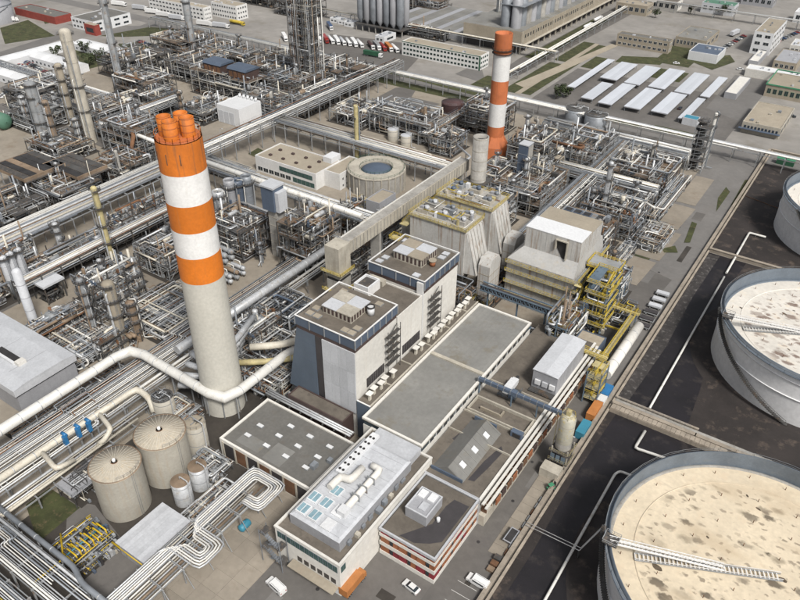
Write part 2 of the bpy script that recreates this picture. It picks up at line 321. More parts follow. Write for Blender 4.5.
# rough brown aprons and wet strips in the basins
psheet('rough_strip', [(-36.4, 169.5), (-33.0, 169.5), (-31.6, 205), (-32.6, 240), (-31.8, 275), (-36.4, 275)], 'wet_strip', 0.06)
psheet('rough_strip', [(-36.4, 60), (-34.2, 60), (-33.6, 110), (-34.6, 140), (-33.9, 167), (-36.4, 167)], 'bitumen_brown', 0.06)
psheet('brown_soil', [(-14.8, 167.9), (-16.4, 190.9), (-19.3, 215.8), (-6.4, 192.3), (12.2, 189.8), (17.3, 175), (-0.2, 171.9)], 'bitumen_brown', 0.06)
psheet('brown_soil', [(-24, 240), (-22, 275.6), (40, 275.6), (40, 252), (0, 262)], 'bitumen_brown', 0.06)
for c_, z_ in (((11.5, 121.3), 0.07), ((11.5, 222.5), 0.08), ((12, 321.5), 0.07)):
    MB().poly([(c_[0] + 38.5 * math.cos(t * 0.13089), c_[1] + 38.5 * math.sin(t * 0.13089), z_) for t in range(48)], 'bitumen_brown').build('tank_foundation_ring', kind='structure')
# bund walls with a coping
def bund(name, x0, x1, y0, y1, h=1.3):
    m = MB().box(x0, x1, y0, y1, 0, h, 'bund')
    m.box(x0 - 0.15, x1 + 0.15, y0 - 0.15, y1 + 0.15, h, h + 0.18, 'bund')
    return m.build(name, kind='structure')
bund('retaining_wall', -38.1, -37.3, 20, 396); bund('low_wall', -36.6, -36.2, 20, 396, 0.6)
bund('retaining_wall', -36.0, -12, 168.3, 169.3, 1.8); bund('retaining_wall', -36.0, -12, 171.7, 172.1, 1.4)
bund('retaining_wall', -36.0, 60, 276.3, 277.3, 1.6); bund('retaining_wall', -37, 60, 396, 396.8, 1.4); bund('retaining_wall', -12, 60, 168.3, 169.3, 1.8)
sheet('walkway', -36.0, 60, 169.3, 171.7, 'concrete_grey', 0.9)
for k in range(24): MB().box(-35.9 + k * 1.35, -34.63 + k * 1.35, 166.1, 168.1, 1.5 + 0.02 * (k % 2), 1.72 + 0.02 * (k % 2), 'bund').build('cover_slab', kind='structure')
MB().box(-36, -3, 166.0, 168.2, 0.05, 1.5, 'bund').build('culvert', kind='structure')
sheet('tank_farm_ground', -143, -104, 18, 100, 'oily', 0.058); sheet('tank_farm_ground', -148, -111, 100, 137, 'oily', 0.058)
k_ = T('walkway_railing', 'thin steel railing along the concrete dike between the two black tank basins', 'railing', (-36, 169, 0.9))
MB().rail([(-36, 171.5, 0.9), (-14, 171.5, 0.9)], 'galvanised', step=1.5).build('rail', k_)
MB().rail([(-36, 169.5, 0.9), (-14, 169.5, 0.9)], 'galvanised', step=1.5).build('rail', k_)
for i in range(4):
    for j in range(14): MB().box(-103 + i * 5, -98.06 + i * 5, 18 + j * 5, 22.94 + j * 5, 0, 0.075 + 0.012 * ((i * 5 + j * 3) % 4), 'apron').build('concrete_slab', kind='structure')
for k, (x, y, a, b) in enumerate(((-46, 64, 2.2, 6), (-43, 92, 1.4, 4), (-45.5, 112, 2.6, 3.5), (-44, 126, 1.2, 7), (-45, 146, 2, 5), (-70, 66, 5, 3), (-78, 60, 3, 6), (-58, 78, 4, 2.5), (-85, 70, 2, 5), (-52, 240, 3, 9), (-45, 262, 2, 14), (-50, 300, 4, 8), (-44, 330, 3, 16), (-56, 226, 3, 5), (-75, 80, 6, 1.2))):
    sheet('repair_patch', x, x + a, y, y + b, ('road', 'oily', 'asphalt')[k % 3], 0.068 + 0.002 * (k % 3))
for k, (x, y) in enumerate(((-45.8, 104), (-44.5, 120), (-46.2, 135), (-70, 72), (-60, 68), (-88, 60), (-80, 50), (-48, 250), (-52, 290))): MB().cyl(x, y, 0.02, 0.085, 0.45, 'dark', 12).build('manhole_cover', kind='structure')
# pads, slabs, kerbs and lawns
for a in ((-42.6, -38.3, 103, 133),):
    k_ = MB()
    for yy in range(103, 133, 3): k_ = MB().box(a[0], a[1], yy, yy + 2.94, 0, 0.16 + 0.01 * (yy % 2), 'apron'); k_.build('concrete_slab', kind='structure')
for q in ([(-60.5, 236), (-52, 236), (-51, 256), (-60.5, 256)], [(-60.5, 258), (-50.5, 258), (-49.5, 284), (-60.5, 284)], [(-60.5, 287), (-52, 287), (-51, 310), (-60.5, 310)], [(-60.5, 313), (-52, 313), (-52, 345), (-60.5, 345)]):
    MB().prism(q, 0.04, 0.2, 'apron').build('concrete_slab', kind='structure')
def lawn(pts, z=0.09): MB().poly([(x, y, z) for x, y in pts], 'grass').build('lawn', kind='structure')
lawn([(-146.6, 48.7), (-146.5, 55.5), (-134.5, 55.9), (-133.8, 43.6)], 0.12); lawn([(-52.5, 267.9), (-48.9, 273.3), (-46.3, 268.5), (-50.9, 265.3)], 0.22)
lawn([(-46.6, 277.8), (-44.6, 279.2), (-46.7, 297), (-49, 297.6)], 0.22)
lawn([(-253.5, 241.4), (-254.6, 249.8), (-210.9, 240), (-210.8, 234.8)]); lawn([(-207.7, 242.2), (-206.5, 249.8), (-191.5, 240.5), (-191.6, 235.4)])
lawn([(-45.7, 327.1), (-45.5, 340.8), (-42.7, 336.5), (-42.9, 312.8)]); lawn([(-39.1, 323.4), (-40, 353.8), (-37.3, 355.7), (-36, 317.6)], 0.1)
lawn([(-571.3, 305.2), (-575.4, 331.4), (-518.5, 315.9), (-529.1, 282.9)])
lawn([(-491.8, 335), (-481.7, 373), (-455.4, 381.3), (-448.5, 369.2), (-476.5, 342.6)])
lawn([(-478.1, 301.2), (-480.3, 317.7), (-431.5, 295.3), (-433.1, 278.6)])
lawn([(-464.2, 329.2), (-455.5, 341.6), (-427, 331.8), (-424.1, 322.4), (-449.9, 321.3)])
lawn([(-156.7, 495.7), (-157.6, 511.8), (-129.9, 525.9), (-129.4, 507)])
lawn([(-117.7, 528.9), (-96.3, 558.3), (-89.4, 543.5), (-97.7, 516.3)])
lawn([(-306.2, 384.2), (-259.4, 386.7), (-198.4, 381.9), (-199.7, 391.8), (-256.4, 393.7), (-308.8, 393.2)])
lawn([(-293, 377.9), (-192.1, 377.8), (-190, 369.1), (-287.8, 369)])
lawn([(-119.5, 395.5), (-102.6, 396.4), (-102.9, 389), (-118.7, 388.7)])
lawn([(-97.5, 398.1), (-73.1, 397.9), (-72, 390.3), (-97.4, 389.3)])
lawn([(-581.6, 346.1), (-577.1, 361.3), (-553.9, 346.8), (-554.1, 331.9)])

def lawn_rect(x0, x1, y0, y1, z=0.1): lawn([(x0, y0), (x1, y0), (x1, y1), (x0, y1)], z)
for q in ((-193, -184.5, 400, 470), (-193, -184.5, 476, 530), (-181, -175, 402, 528), (-214, -200, 398, 420), (-212, -200, 470, 600), (-172, -160, 472, 500), (-136, -112, 512, 560), (-128, -108, 478, 500), (-61, -53, 286, 291), (-60, -54, 256.5, 257.8)): lawn_rect(*q)
sheet('path', -184.5, -181, 400, 530, 'roof_tan', 0.11)
# ================================================================ generic plant builders
def rect_rail(x0, x1, y0, y1, z, m, step=2.5): return MB().rail([(x0, y0, z), (x1, y0, z), (x1, y1, z), (x0, y1, z)], m, step=step, closed=True)
PIPEM = ['aluminium'] * 7 + ['white_pipe'] * 5 + ['galvanised'] * 6 + ['brown_pipe'] * 3 + ['rust'] + ['cream_pipe'] * 2 + ['lightsteel'] * 3 + ['steel'] * 3
def route(r, x0, x1, y0, y1, z0, z1, n):
    p = [r.uniform(x0, x1), r.uniform(y0, y1), r.uniform(z0, z1)]; out = [tuple(p)]; last = -1
    for i in range(n):
        ax = r.choice([a for a in (0, 0, 1, 1, 2) if a != last]); lo, hi = ((x0, x1), (y0, y1), (z0, z1))[ax]
        v = r.uniform(lo, hi)
        if abs(v - p[ax]) < 1.5: v = r.uniform(lo, hi)
        if abs(v - p[ax]) < 1.2: continue
        p[ax] = v; out.append(tuple(p)); last = ax
    return out if len(out) > 1 else [out[0], (out[0][0] + 2, out[0][1], out[0][2])]
PC = {}
def piece(key, name, fn, parent, loc, rz=0):
    if key not in PC: PC[key] = Piece(name, fn)
    return PC[key].put(parent, loc, rz)
def drum(x, y, z, l, r, axis, m, label, group, legs=0.0, name='drum_vessel', cat='vessel'):
    t = T(name, label, cat, (x, y, z), group)
    d = {'x': (1, 0, 0), 'y': (0, 1, 0), 'z': (0, 0, 1)}[axis]
    if axis == 'z':
        MB().hcap((x, y, z + legs + l / 2), d, r, l, m, 12).build('shell', t)
        MB().cyl(x, y, z, z + legs + 0.3, r * 0.8, 'steel', 10).build('skirt', t)
        MB().tube(el([(x, y, z + legs + l - 0.2), (x, y, z + legs + l + 0.8), (x + r + 0.5, y, z + legs + l + 0.8), (x + r + 0.5, y, z)], 0.4), 0.15, 'aluminium', 5).build('pipe', t)
    else:
        MB().hcap((x, y, z + legs + r), d, r, l, m, 12).build('shell', t)
        for s_ in (-0.3, 0.3):
            a, b = (l * s_, 0) if axis == 'x' else (0, l * s_); wx, wy = (0.25, r * 0.8) if axis == 'x' else (r * 0.8, 0.25)
            MB().box(x + a - wx, x + a + wx, y + b - wy, y + b + wy, z, z + legs + r * 0.45, 'concrete_grey').build('saddle', t)
        MB().cyl(x, y, z + legs + r * 1.8, z + legs + 2 * r + 0.5, r * 0.22, m, 8).build('nozzle', t)
    return t
def unit(x0, x1, y0, y1, zs, where, seed, st='steel', npipe=26, nfine=60, nves=4, deckp=0.62, bay=6.0, rail='galvanised', label=None, name='process_structure', vm=('aluminium', 'cream_pipe', 'lightsteel', 'brown_pipe'), top=2.5, rr=(0.13, 0.36), dk='grating'):
    r = random.Random(seed); X, Y = x1 - x0, y1 - y0
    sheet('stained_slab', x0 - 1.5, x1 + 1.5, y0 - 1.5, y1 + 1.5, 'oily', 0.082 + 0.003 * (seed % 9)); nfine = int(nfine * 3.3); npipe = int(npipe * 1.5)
    t = T(name, label or 'open steel process structure ' + where, 'process structure', ((x0 + x1) / 2, (y0 + y1) / 2, 0))
    nx, ny = max(1, round(X / bay)), max(1, round(Y / bay)); H_ = zs[-1]; dx, dy = X / nx, Y / ny
    NL = len(zs); M_ = [[(NL if r.random() < 0.55 else r.randint(1, NL)) for j in range(ny)] for i in range(nx)]
    if not any(NL in c for c in M_): M_[0][0] = NL
    gm = lambda i, j: M_[i][j] if 0 <= i < nx and 0 <= j < ny else 0
    for i in range(nx + 1):
        for j in range(ny + 1):
            lv = max(gm(i - 1, j - 1), gm(i, j - 1), gm(i - 1, j), gm(i, j)); hc = zs[lv - 1] + (r.choice((0, 0, 1.2, 2.5)))
            piece(('c', hc, st), 'column', lambda m: m.box(-0.17, 0.17, -0.17, 0.17, 0, hc, st), t, (x0 + i * dx, y0 + j * dy, 0))
            for L_ in range(1, lv + 1):
                if i < nx and max(gm(i, j), gm(i, j - 1)) >= L_: piece(('bx', dx, st), 'beam', lambda m: m.box(0.18, dx - 0.18, -0.12, 0.12, -0.4, -0.03, st), t, (x0 + i * dx, y0 + j * dy, zs[L_ - 1]))
                if j < ny and max(gm(i, j), gm(i - 1, j)) >= L_: piece(('by', dy, st), 'beam', lambda m: m.box(-0.12, 0.12, 0.18, dy - 0.18, -0.4, -0.03, st), t, (x0 + i * dx, y0 + j * dy, zs[L_ - 1]))
    for L_, z in enumerate(zs, 1):
        rl = MB(); dk = r.choice((dk, 'grating', 'brown_deck')) if dk == 'grating' else dk
        for i in range(nx):
            for j in range(ny):
                if M_[i][j] < L_ : continue
                a, b = x0 + i * dx, y0 + j * dy
                if r.random() < deckp: piece(('dk', dx, dy, dk), 'deck', lambda m: m.box(0.02, dx - 0.02, 0.02, dy - 0.02, 0, 0.07, dk), t, (a, b, z))
                else: continue
                for (p, q), nb in (((( a, b), (a + dx, b)), gm(i, j - 1)), (((a, b + dy), (a + dx, b + dy)), gm(i, j + 1)), (((a, b), (a, b + dy)), gm(i - 1, j)), (((a + dx, b), (a + dx, b + dy)), gm(i + 1, j))):
                    if nb < L_: rl.rail([(*p, z + 0.07), (*q, z + 0.07)], rail, step=3)
        if rl.v: rl.build('handrail', t)
    for q in range(2 + nx * ny // 2):   # equipment skids and housings on the decks
        i, j = r.randrange(nx), r.randrange(ny); L_ = r.randint(0, M_[i][j]); z = (zs[L_ - 1] + 0.08) if L_ else 0.06; a, b = x0 + i * dx + r.uniform(0.5, dx * 0.4), y0 + j * dy + r.uniform(0.5, dy * 0.4)
        if r.random() < 0.5: MB().box(a, a + r.uniform(1.2, dx * 0.5), b, b + r.uniform(1.2, dy * 0.5), z, z + r.uniform(0.8, 2.6), r.choice(['galvanised', 'lightsteel', 'steel', 'brown_pipe', 'concrete_grey', 'panel_grey'])).build('equipment_box', t)
        else: ax = r.choice(((1, 0, 0), (0, 1, 0))); rv = r.uniform(0.45, 0.9); MB().hcap((a + 1.2, b + 1.2, z + rv + 0.3), ax, rv, r.uniform(2.5, 4.2), r.choice(['aluminium', 'lightsteel', 'brown_pipe', 'cream_pipe', 'galvanised']), 9).box(a + 0.9, a + 1.5, b + 0.9, b + 1.5, z, z + 0.5, 'steel').build('drum', t)
    for q in range(2 + nx * ny // 3):   # vent masts and thin stacks standing above the decks
        a, b, hm = r.uniform(x0 + 1, x1 - 1), r.uniform(y0 + 1, y1 - 1), H_ + r.uniform(1.5, 8) * r.uniform(0.5, 1.4); MB().cyl(a, b, 0, hm, r.uniform(0.15, 0.45), r.choice(['aluminium', 'galvanised', 'lightsteel', 'brown_pipe', 'cream_pipe']), 7).build('vent_mast', t)
    for q in range(max(2, nx)):
        i = r.randrange(nx); z = r.randrange(len(zs)); za = zs[z - 1] if z else 0; yy = r.choice((y0, y1))
        MB().bar((x0 + i * dx, yy, za), (x0 + (i + 1) * dx, yy, zs[z] - 0.3), 0.22, st).build('brace', t)
        j = r.randrange(ny); xx = r.choice((x0, x1))
        MB().bar((xx, y0 + j * dy, za), (xx, y0 + (j + 1) * dy, zs[z] - 0.3), 0.22, st).build('brace', t)
    for q in range(npipe):
        pr = r.uniform(*rr) * (1.7 if r.random() < 0.13 else 1)
        MB().tube(el(route(r, x0 - 1, x1 + 1, y0 - 1, y1 + 1, 0.6, H_ + top, r.choice((1, 2, 3, 4))), pr * 3), pr, r.choice(PIPEM), 6).build('pipe', t)
    m = MB()
    for q in range(nfine): m.tube(route(r, x0 - 0.8, x1 + 0.8, y0 - 0.8, y1 + 0.8, 0.3, H_ + 1.6, r.choice((1, 2, 3))), r.uniform(0.05, 0.12), r.choice(PIPEM + ['steel'] * 4), 4, False)
    for q in range(nfine // 3):   # valves, junction boxes, lamps
        zz = r.choice([0] + list(zs)); a, b, c = r.uniform(x0, x1), r.uniform(y0, y1), r.uniform(0.3, 0.9); m.box(a, a + c, b, b + c * 0.8, zz + 0.08, zz + 0.1 + c * r.uniform(0.6, 2.2), r.choice(['galvanised', 'steel', 'aluminium', 'lightsteel', 'panel_bluegrey', 'rust']))
    m.build('small_pipework', t, kind='stuff')
    for q in range(nves // 3 if Y > 9 and X > 9 else 0):
        mm = ('lightsteel', 'concrete_grey', 'brown_pipe', 'aluminium')[r.randrange(4)]; wd = {'lightsteel': 'grey', 'concrete_grey': 'pale grey', 'brown_pipe': 'brown', 'aluminium': 'silver'}[mm]
        tower(r.uniform(x0 + 2, x1 - 2), r.uniform(y0 + 2, y1 - 2), H_ + r.uniform(3, 9), r.uniform(0.5, 1.0), mm, '%s column in the structure %s' % (wd, where), seed=seed + q, pipes=2, group='%s columns of the structure %s' % (wd, where))
    for q in range(nves):
        zz = r.choice([0.05] + [z + 0.08 for z in zs]); rv = r.uniform(0.6, 1.25); ax = r.choice('xyz'); lv = r.uniform(3, 6.5) if ax != 'z' else r.uniform(2.4, 4.5)
        mx = lv / 2 + 0.3
        if X < 2 * mx or Y < 2 * mx: continue
        mm = vm[q % len(vm)]; w_ = {'aluminium': 'silver', 'cream_pipe': 'cream', 'lightsteel': 'grey', 'brown_pipe': 'brown', 'rust': 'rusty', 'white_pipe': 'white', 'galvanised': 'dark grey'}[mm]
        drum(r.uniform(x0 + mx, x1 - mx), r.uniform(y0 + mx, y1 - mx), zz, lv, rv, ax, mm, '%s %s vessel in the structure %s' % (w_, 'upright' if ax == 'z' else 'lying', where), '%s vessels of the structure %s' % (w_, where), 0.4)
    return t
def pipefield(x0, x1, y0, y1, label, seed, n=24, fine=70, h=4.0, name='pipework', mats=None, rr=(0.14, 0.38), along=None):
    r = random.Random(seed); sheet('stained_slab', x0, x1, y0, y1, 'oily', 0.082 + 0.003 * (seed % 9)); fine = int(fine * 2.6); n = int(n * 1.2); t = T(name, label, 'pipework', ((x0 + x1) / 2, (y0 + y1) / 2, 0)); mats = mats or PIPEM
    for q in range(n):
        pr = r.uniform(*rr); P_ = route(r, x0, x1, y0, y1, 0.4, h, r.choice((2, 3, 4, 5)))
        if along and r.random() < 0.6:
            z = r.uniform(0.5, h); c = r.uniform(y0, y1) if along == 'x' else r.uniform(x0, x1)
            P_ = [(x0, c, z), (x1, c, z)] if along == 'x' else [(c, y0, z), (c, y1, z)]
        MB().tube(el(P_, pr * 3), pr, r.choice(mats), 6).build('pipe', t)
    m = MB()
    for q in range(fine): m.tube(route(r, x0, x1, y0, y1, 0.2, h * 0.9, r.choice((1, 2, 3))), r.uniform(0.05, 0.13), r.choice(mats + ['steel'] * 3), 4, False)
    for q in range(fine // 3):
        a, b, c = r.uniform(x0, x1), r.uniform(y0, y1), r.uniform(0.3, 1.1); m.box(a, a + c, b, b + c * 0.8, 0.05, 0.1 + c * r.uniform(0.6, 2), r.choice(['galvanised', 'steel', 'aluminium', 'concrete', 'lightsteel']))
    m.build('small_pipework', t, kind='stuff')
    for q in range(max(2, n // 5)): # sleepers that carry the runs
        a = r.uniform(x0, x1 - 2)
        b = r.uniform(y0, y1 - 2); MB().box(a, a + 0.3, b, b + 2.2, 0.02, r.uniform(0.5, h * 0.8), 'steel').build('support_frame', t)
    return t
def rack(axis, a0, a1, c0, c1, zs, label, seed, bay=8.0, st='lightsteel', rr=(0.12, 0.34), mats=None, fill=0.9, loop=None, walk=True, name='pipe_rack', legs=True):
    """pipe bridge along one axis: a = along, c = across"""
    r = random.Random(seed); mats = mats or (['aluminium'] * 7 + ['white_pipe'] * 6 + ['galvanised'] * 3 + ['brown_pipe', 'cream_pipe', 'rust'])
    V = (lambda a, c, z: (a, c, z)) if axis == 'x' else (lambda a, c, z: (c, a, z))
    t = T(name, label, 'pipe rack', V((a0 + a1) / 2, (c0 + c1) / 2, 0)); n = max(1, round((a1 - a0) / bay)); Wd = c1 - c0; zt = zs[-1]
    def bent(m):
        for c in (0.3, Wd - 0.3) + ((Wd / 2,) if Wd > 11 else ()): m.box(*((-0.18, 0.18, c - 0.18, c + 0.18) if axis == 'x' else (c - 0.18, c + 0.18, -0.18, 0.18)), 0, zt - 0.1, st)
        for z in zs: m.box(*((-0.15, 0.15, 0, Wd) if axis == 'x' else (0, Wd, -0.15, 0.15)), z - 0.45, z - 0.02, st)
        if len(zs) > 1: m.bar(V(0, 0.3, zs[0]), V(0, Wd - 0.3, zs[1] - 0.4), 0.15, st)
    if legs:
        for i in range(n + 1): piece(('b', axis, Wd, tuple(zs), st), 'support_bent', bent, t, V(a0 + (a1 - a0) * i / n, c0, 0))
    for z in zs:
        for c in (c0 + 0.3, c1 - 0.3): MB().box(*((a0, a1, c - 0.1, c + 0.1) if axis == 'x' else (c - 0.1, c + 0.1, a0, a1)), z - 0.5, z - 0.12, st).build('side_beam', t)
    wk = 1.2 if walk else 0
    for li, z in enumerate(zs):
        c = c0 + 0.5 + (wk if li == len(zs) - 1 else 0)
        while c < c1 - 0.5:
            pr = r.uniform(*rr) * (1.6 if r.random() < 0.08 else 1)
            if c + 2 * pr > c1 - 0.3: break
            if r.random() < fill:
                b0 = a0 + (r.uniform(0, (a1 - a0) * 0.3) if r.random() < 0.15 else 0); b1 = a1 - (r.uniform(0, (a1 - a0) * 0.3) if r.random() < 0.15 else 0); zz = z + pr + r.choice((0, 0, 0.25)); cc = c + pr
                P_ = [V(b0, cc, zz)]
                if loop and li == len(zs) - 1:
                    for la, side, dep in loop:
                        if b0 + 3 < la < b1 - 3 and r.random() < 0.55:
                            hw = 1.2 + abs((cc - (c0 if side > 0 else c1))) * 0.25; o = cc + side * dep * (0.6 + 0.4 * r.random()); P_ += [V(la - hw, cc, zz), V(la - hw, cc, zz + 0.9), V(la - hw, o, zz + 0.9), V(la + hw, o, zz + 0.9), V(la + hw, cc, zz + 0.9), V(la + hw, cc, zz)]
                if r.random() < 0.2:
                    dz = r.uniform(1, 3); P_ += [V(b1, cc, zz), V(b1, cc, max(0.4, zz - dz - 2))]
                else: P_.append(V(b1, cc, zz))
                MB().tube(el(P_, pr * 2.5), pr, r.choice(mats), 6).build('pipe', t)
            c += 2 * pr + r.uniform(0.08, 0.35)
    if walk:
        z = zs[-1]; m = MB().box(*((a0, a1, c0 + 0.42, c0 + 1.4) if axis == 'x' else (c0 + 0.42, c0 + 1.4, a0, a1)), z + 0.02, z + 0.1, 'galvanised'); m.build('walkway', t)
        MB().rail([V(a0, c0 + 0.45, z + 0.1), V(a1, c0 + 0.45, z + 0.1)], 'galvanised', step=3).build('handrail', t)
    return t
def tower(x, y, h, r, m, label, plats=None, top='dome', pm='galvanised', skirt=None, group=None, pipes=2, name='distillation_column', seed=1, cat='column'):
    q = random.Random(seed + int(h * 10)); t = T(name, label, cat, (x, y, 0), group)
    prof = [(r * 1.0, 0.0), (r, h - r * 0.8)] + ([(r * 0.93, h - r * 0.4), (r * 0.6, h - r * 0.1), (0.05, h)] if top == 'dome' else [(r, h), (r * 0.85, h), (r * 0.85, h - 1)])
    MB().rev(x, y, prof, m, 20).build('shell', t)
    for zz in [h * v for v in (0.12, 0.3, 0.5, 0.72, 0.9)]: MB().cyl(x, y, zz, zz + 0.18, r * 1.035, m, 20).build('ring', t)
    for zz in plats or [h * v for v in (0.3, 0.52, 0.74, 0.95)]:
        a0 = q.uniform(0, 6.28); sp = q.choice((3.4, 4.6, 6.2)); mb = MB(); N = 12; rp = r + 1.1
        A = [(math.cos(a0 + sp * i / N), math.sin(a0 + sp * i / N)) for i in range(N + 1)]
        for i in range(N):
            (c0, s0), (c1, s1) = A[i], A[i + 1]
            mb.hexa([(x + c * rad, y + s_ * rad, z) for z in (zz - 0.18, zz) for c, s_, rad in ((c0, s0, r), (c0, s0, rp), (c1, s1, rp), (c1, s1, r))], 'grating')
        mb.rail([(x + c * rp, y + s_ * rp, zz) for c, s_ in A], pm, step=1.6, t=0.07); mb.build('platform', t)
    a = q.uniform(-1.2, 0.6); lx, ly = x + (r + 0.5) * math.cos(a), y + (r + 0.5) * math.sin(a); mb = MB()
    for s_ in (-0.25, 0.25): mb.bar((lx - s_ * math.sin(a), ly + s_ * math.cos(a), 0), (lx - s_ * math.sin(a), ly + s_ * math.cos(a), h * 0.97), 0.07, pm)
    for i in range(int(h / 0.8)): z = i * 0.8; mb.bar((lx - 0.25 * math.sin(a), ly + 0.25 * math.cos(a), z), (lx + 0.25 * math.sin(a), ly - 0.25 * math.cos(a), z), 0.045, pm)
    mb.build('ladder', t)
    for i in range(pipes):
        a = q.uniform(-2.2, 0.8); pr = q.uniform(0.15, 0.32); d = r + pr + 0.25; ht = h * q.uniform(0.5, 1.0) + (0.8 if i == 0 else 0)
        MB().tube(el([(x, y, ht), (x + d * math.cos(a), y + d * math.sin(a), ht), (x + d * math.cos(a), y + d * math.sin(a), 1), (x + (d + 3) * math.cos(a), y + (d + 3) * math.sin(a), 1)], 0.6), pr, q.choice(PIPEM), 6).build('pipe', t)
    return t
def exch_bank(x, y, n, pitch, axis, l, r, label, seed, tiers=2, m='aluminium', group=None):
    """a row of shell and tube exchangers, each one a thing"""
    q = random.Random(seed)
    for i in range(n):
        cx, cy = (x, y + i * pitch) if axis == 'x' else (x + i * pitch, y)
        t = T('heat_exchanger', label, 'heat exchanger', (cx, cy, 0), group or label)
        for k in range(tiers):
            z = 1.3 + k * (2 * r + 0.5); d = (1, 0, 0) if axis == 'x' else (0, 1, 0)
            MB().hcap((cx, cy, z + r), d, r, l, q.choice([m, 'lightsteel', m, 'brown_pipe']), 10).build('shell', t)
            e = (cx + l * 0.32, cy) if axis == 'x' else (cx, cy - l * 0.36)
            MB().tube([(e[0] - d[0] * 0.15, e[1] - d[1] * 0.15, z + r), (e[0] + d[0] * 0.15, e[1] + d[1] * 0.15, z + r)], r * 1.25, 'galvanised', 12).build('flange', t)
        for s_ in (-0.28, 0.22):
            a, b = (l * s_, 0) if axis == 'x' else (0, l * s_)
            MB().box(cx + a - 0.25, cx + a + 0.25, cy + b - 0.25, cy + b + 0.25, 0, 1.3 + tiers * (2 * r + 0.3) - r, 'concrete_grey').build('support', t)
        a, b = (l * 0.2, 0) if axis == 'x' else (0, l * 0.2)
        MB().tube(el([(cx + a, cy + b, 2), (cx + a, cy + b, 2.6 + tiers * 2 * r + 0.9), (cx - a, cy - b, 2.6 + tiers * 2 * r + 0.9), (cx - a * 3, cy - b * 3, 1)], 0.5), 0.2, 'white_pipe', 6).build('pipe', t)
def fanbank(x0, x1, y0, y1, z, label, seed, m='brown_pipe', legs='lightsteel', fans=True):
    """air cooler deck on legs"""
    t = T('air_cooler', label, 'air cooler', ((x0 + x1) / 2, (y0 + y1) / 2, 0)); q = random.Random(seed)
    MB().box(x0, x1, y0, y1, z - 0.3, z + 1.0, m).build('tube_bundle', t)
    n = max(2, int((y1 - y0) / 3.2)); dy = (y1 - y0) / n
    for i in range(n): MB().box(x0 + 0.3, x1 - 0.3, y0 + i * dy + 0.15, y0 + (i + 1) * dy - 0.15, z + 1.0, z + 1.22 + 0.1 * (i % 2), q.choice(['grating', 'dark', 'steel', 'brown_pipe'])).build('louvre_panel', t)
    MB().box(x0 - 0.02, x0 + 0.5, y0 - 0.4, y1 + 0.4, z - 0.1, z + 1.35, m).build('header_box', t); MB().box(x1 - 0.5, x1 + 0.02, y0 - 0.4, y1 + 0.4, z - 0.1, z + 1.35, m).build('header_box', t)
    for i in range(n): MB().cyl((x0 + x1) / 2, y0 + (i + 0.5) * dy, z - 1.3, z - 0.32, min(dy, x1 - x0) * 0.42, 'steel', 14, r1=min(dy, x1 - x0) * 0.47).build('fan_ring', t)
    nx = max(1, round((x1 - x0) / 7))
    for i in range(nx + 1):
        for j in range(0, n + 1, 2): piece(('fl', z, legs), 'leg', lambda mm: mm.box(-0.2, 0.2, -0.2, 0.2, 0, z - 0.3, legs), t, (x0 + (x1 - x0) * i / nx, y0 + j * dy, 0))
    MB().box(x0 - 1.3, x0 - 0.05, y0, y1, z - 0.35, z - 0.28, 'grating').rail([(x0 - 1.3, y0, z - 0.28), (x0 - 1.3, y1, z - 0.28)], 'galvanised', step=2.5).build('service_walkway', t)
    MB().box(x1 + 0.05, x1 + 1.3, y0, y1, z - 0.35, z - 0.28, 'grating').rail([(x1 + 1.3, y0, z - 0.28), (x1 + 1.3, y1, z - 0.28)], 'galvanised', step=2.5).build('service_walkway', t)
    return t
def parapet(m, x0, x1, y0, y1, z, h, t, mt):   # four wall pieces that butt end to end
    m.box(x0, x1, y0, y0 + t, z, z + h, mt); m.box(x0, x1, y1 - t, y1, z, z + h, mt); m.box(x0, x0 + t, y0 + t, y1 - t, z, z + h, mt); m.box(x1 - t, x1, y0 + t, y1 - t, z, z + h, mt); return m
def windows(t, face, c, a0, a1, z0, z1, n, gap=0.25, m='window_dark', frame='paint_white', dep=0.05):
    """n windows on a wall plane: face 'S' (plane y=c, looking -Y) or 'E' (plane x=c, looking +X)"""
    p = (a1 - a0) / n; wdt = p * (1 - gap); hh = z1 - z0
    def fn(mb):
        if face == 'S': mb.box(-wdt / 2, wdt / 2, -dep, 0.1, 0, hh, frame); mb.box(-wdt / 2 + 0.1, wdt / 2 - 0.1, -dep - 0.02, 0, 0.1, hh - 0.1, m); mb.box(-0.04, 0.04, -dep - 0.04, 0, 0.1, hh - 0.1, frame)
        else: mb.box(-0.1, dep, -wdt / 2, wdt / 2, 0, hh, frame); mb.box(0, dep + 0.02, -wdt / 2 + 0.1, wdt / 2 - 0.1, 0.1, hh - 0.1, m); mb.box(0, dep + 0.04, -0.04, 0.04, 0.1, hh - 0.1, frame)
    for i in range(n):
        a = a0 + (i + 0.5) * p
        piece(('w', face, round(wdt, 3), round(hh, 3), m, frame, dep), 'window', fn, t, (a, c, z0) if face == 'S' else (c, a, z0))
def building(name, label, cat, x0, x1, y0, y1, h, wm, rm, par=0.5, pt=0.35, base=0, loc=True):
    t = T(name, label, cat, ((x0 + x1) / 2, (y0 + y1) / 2, base))
    MB().box(x0, x1, y0, y1, base, h - par, wm).build('wall', t)
    MB().box(x0 + pt, x1 - pt, y0 + pt, y1 - pt, h - par, h - par + 0.05, rm).build('roof', t)
    parapet(MB(), x0, x1, y0, y1, h - par, par, pt, wm).build('parapet', t)
    return t
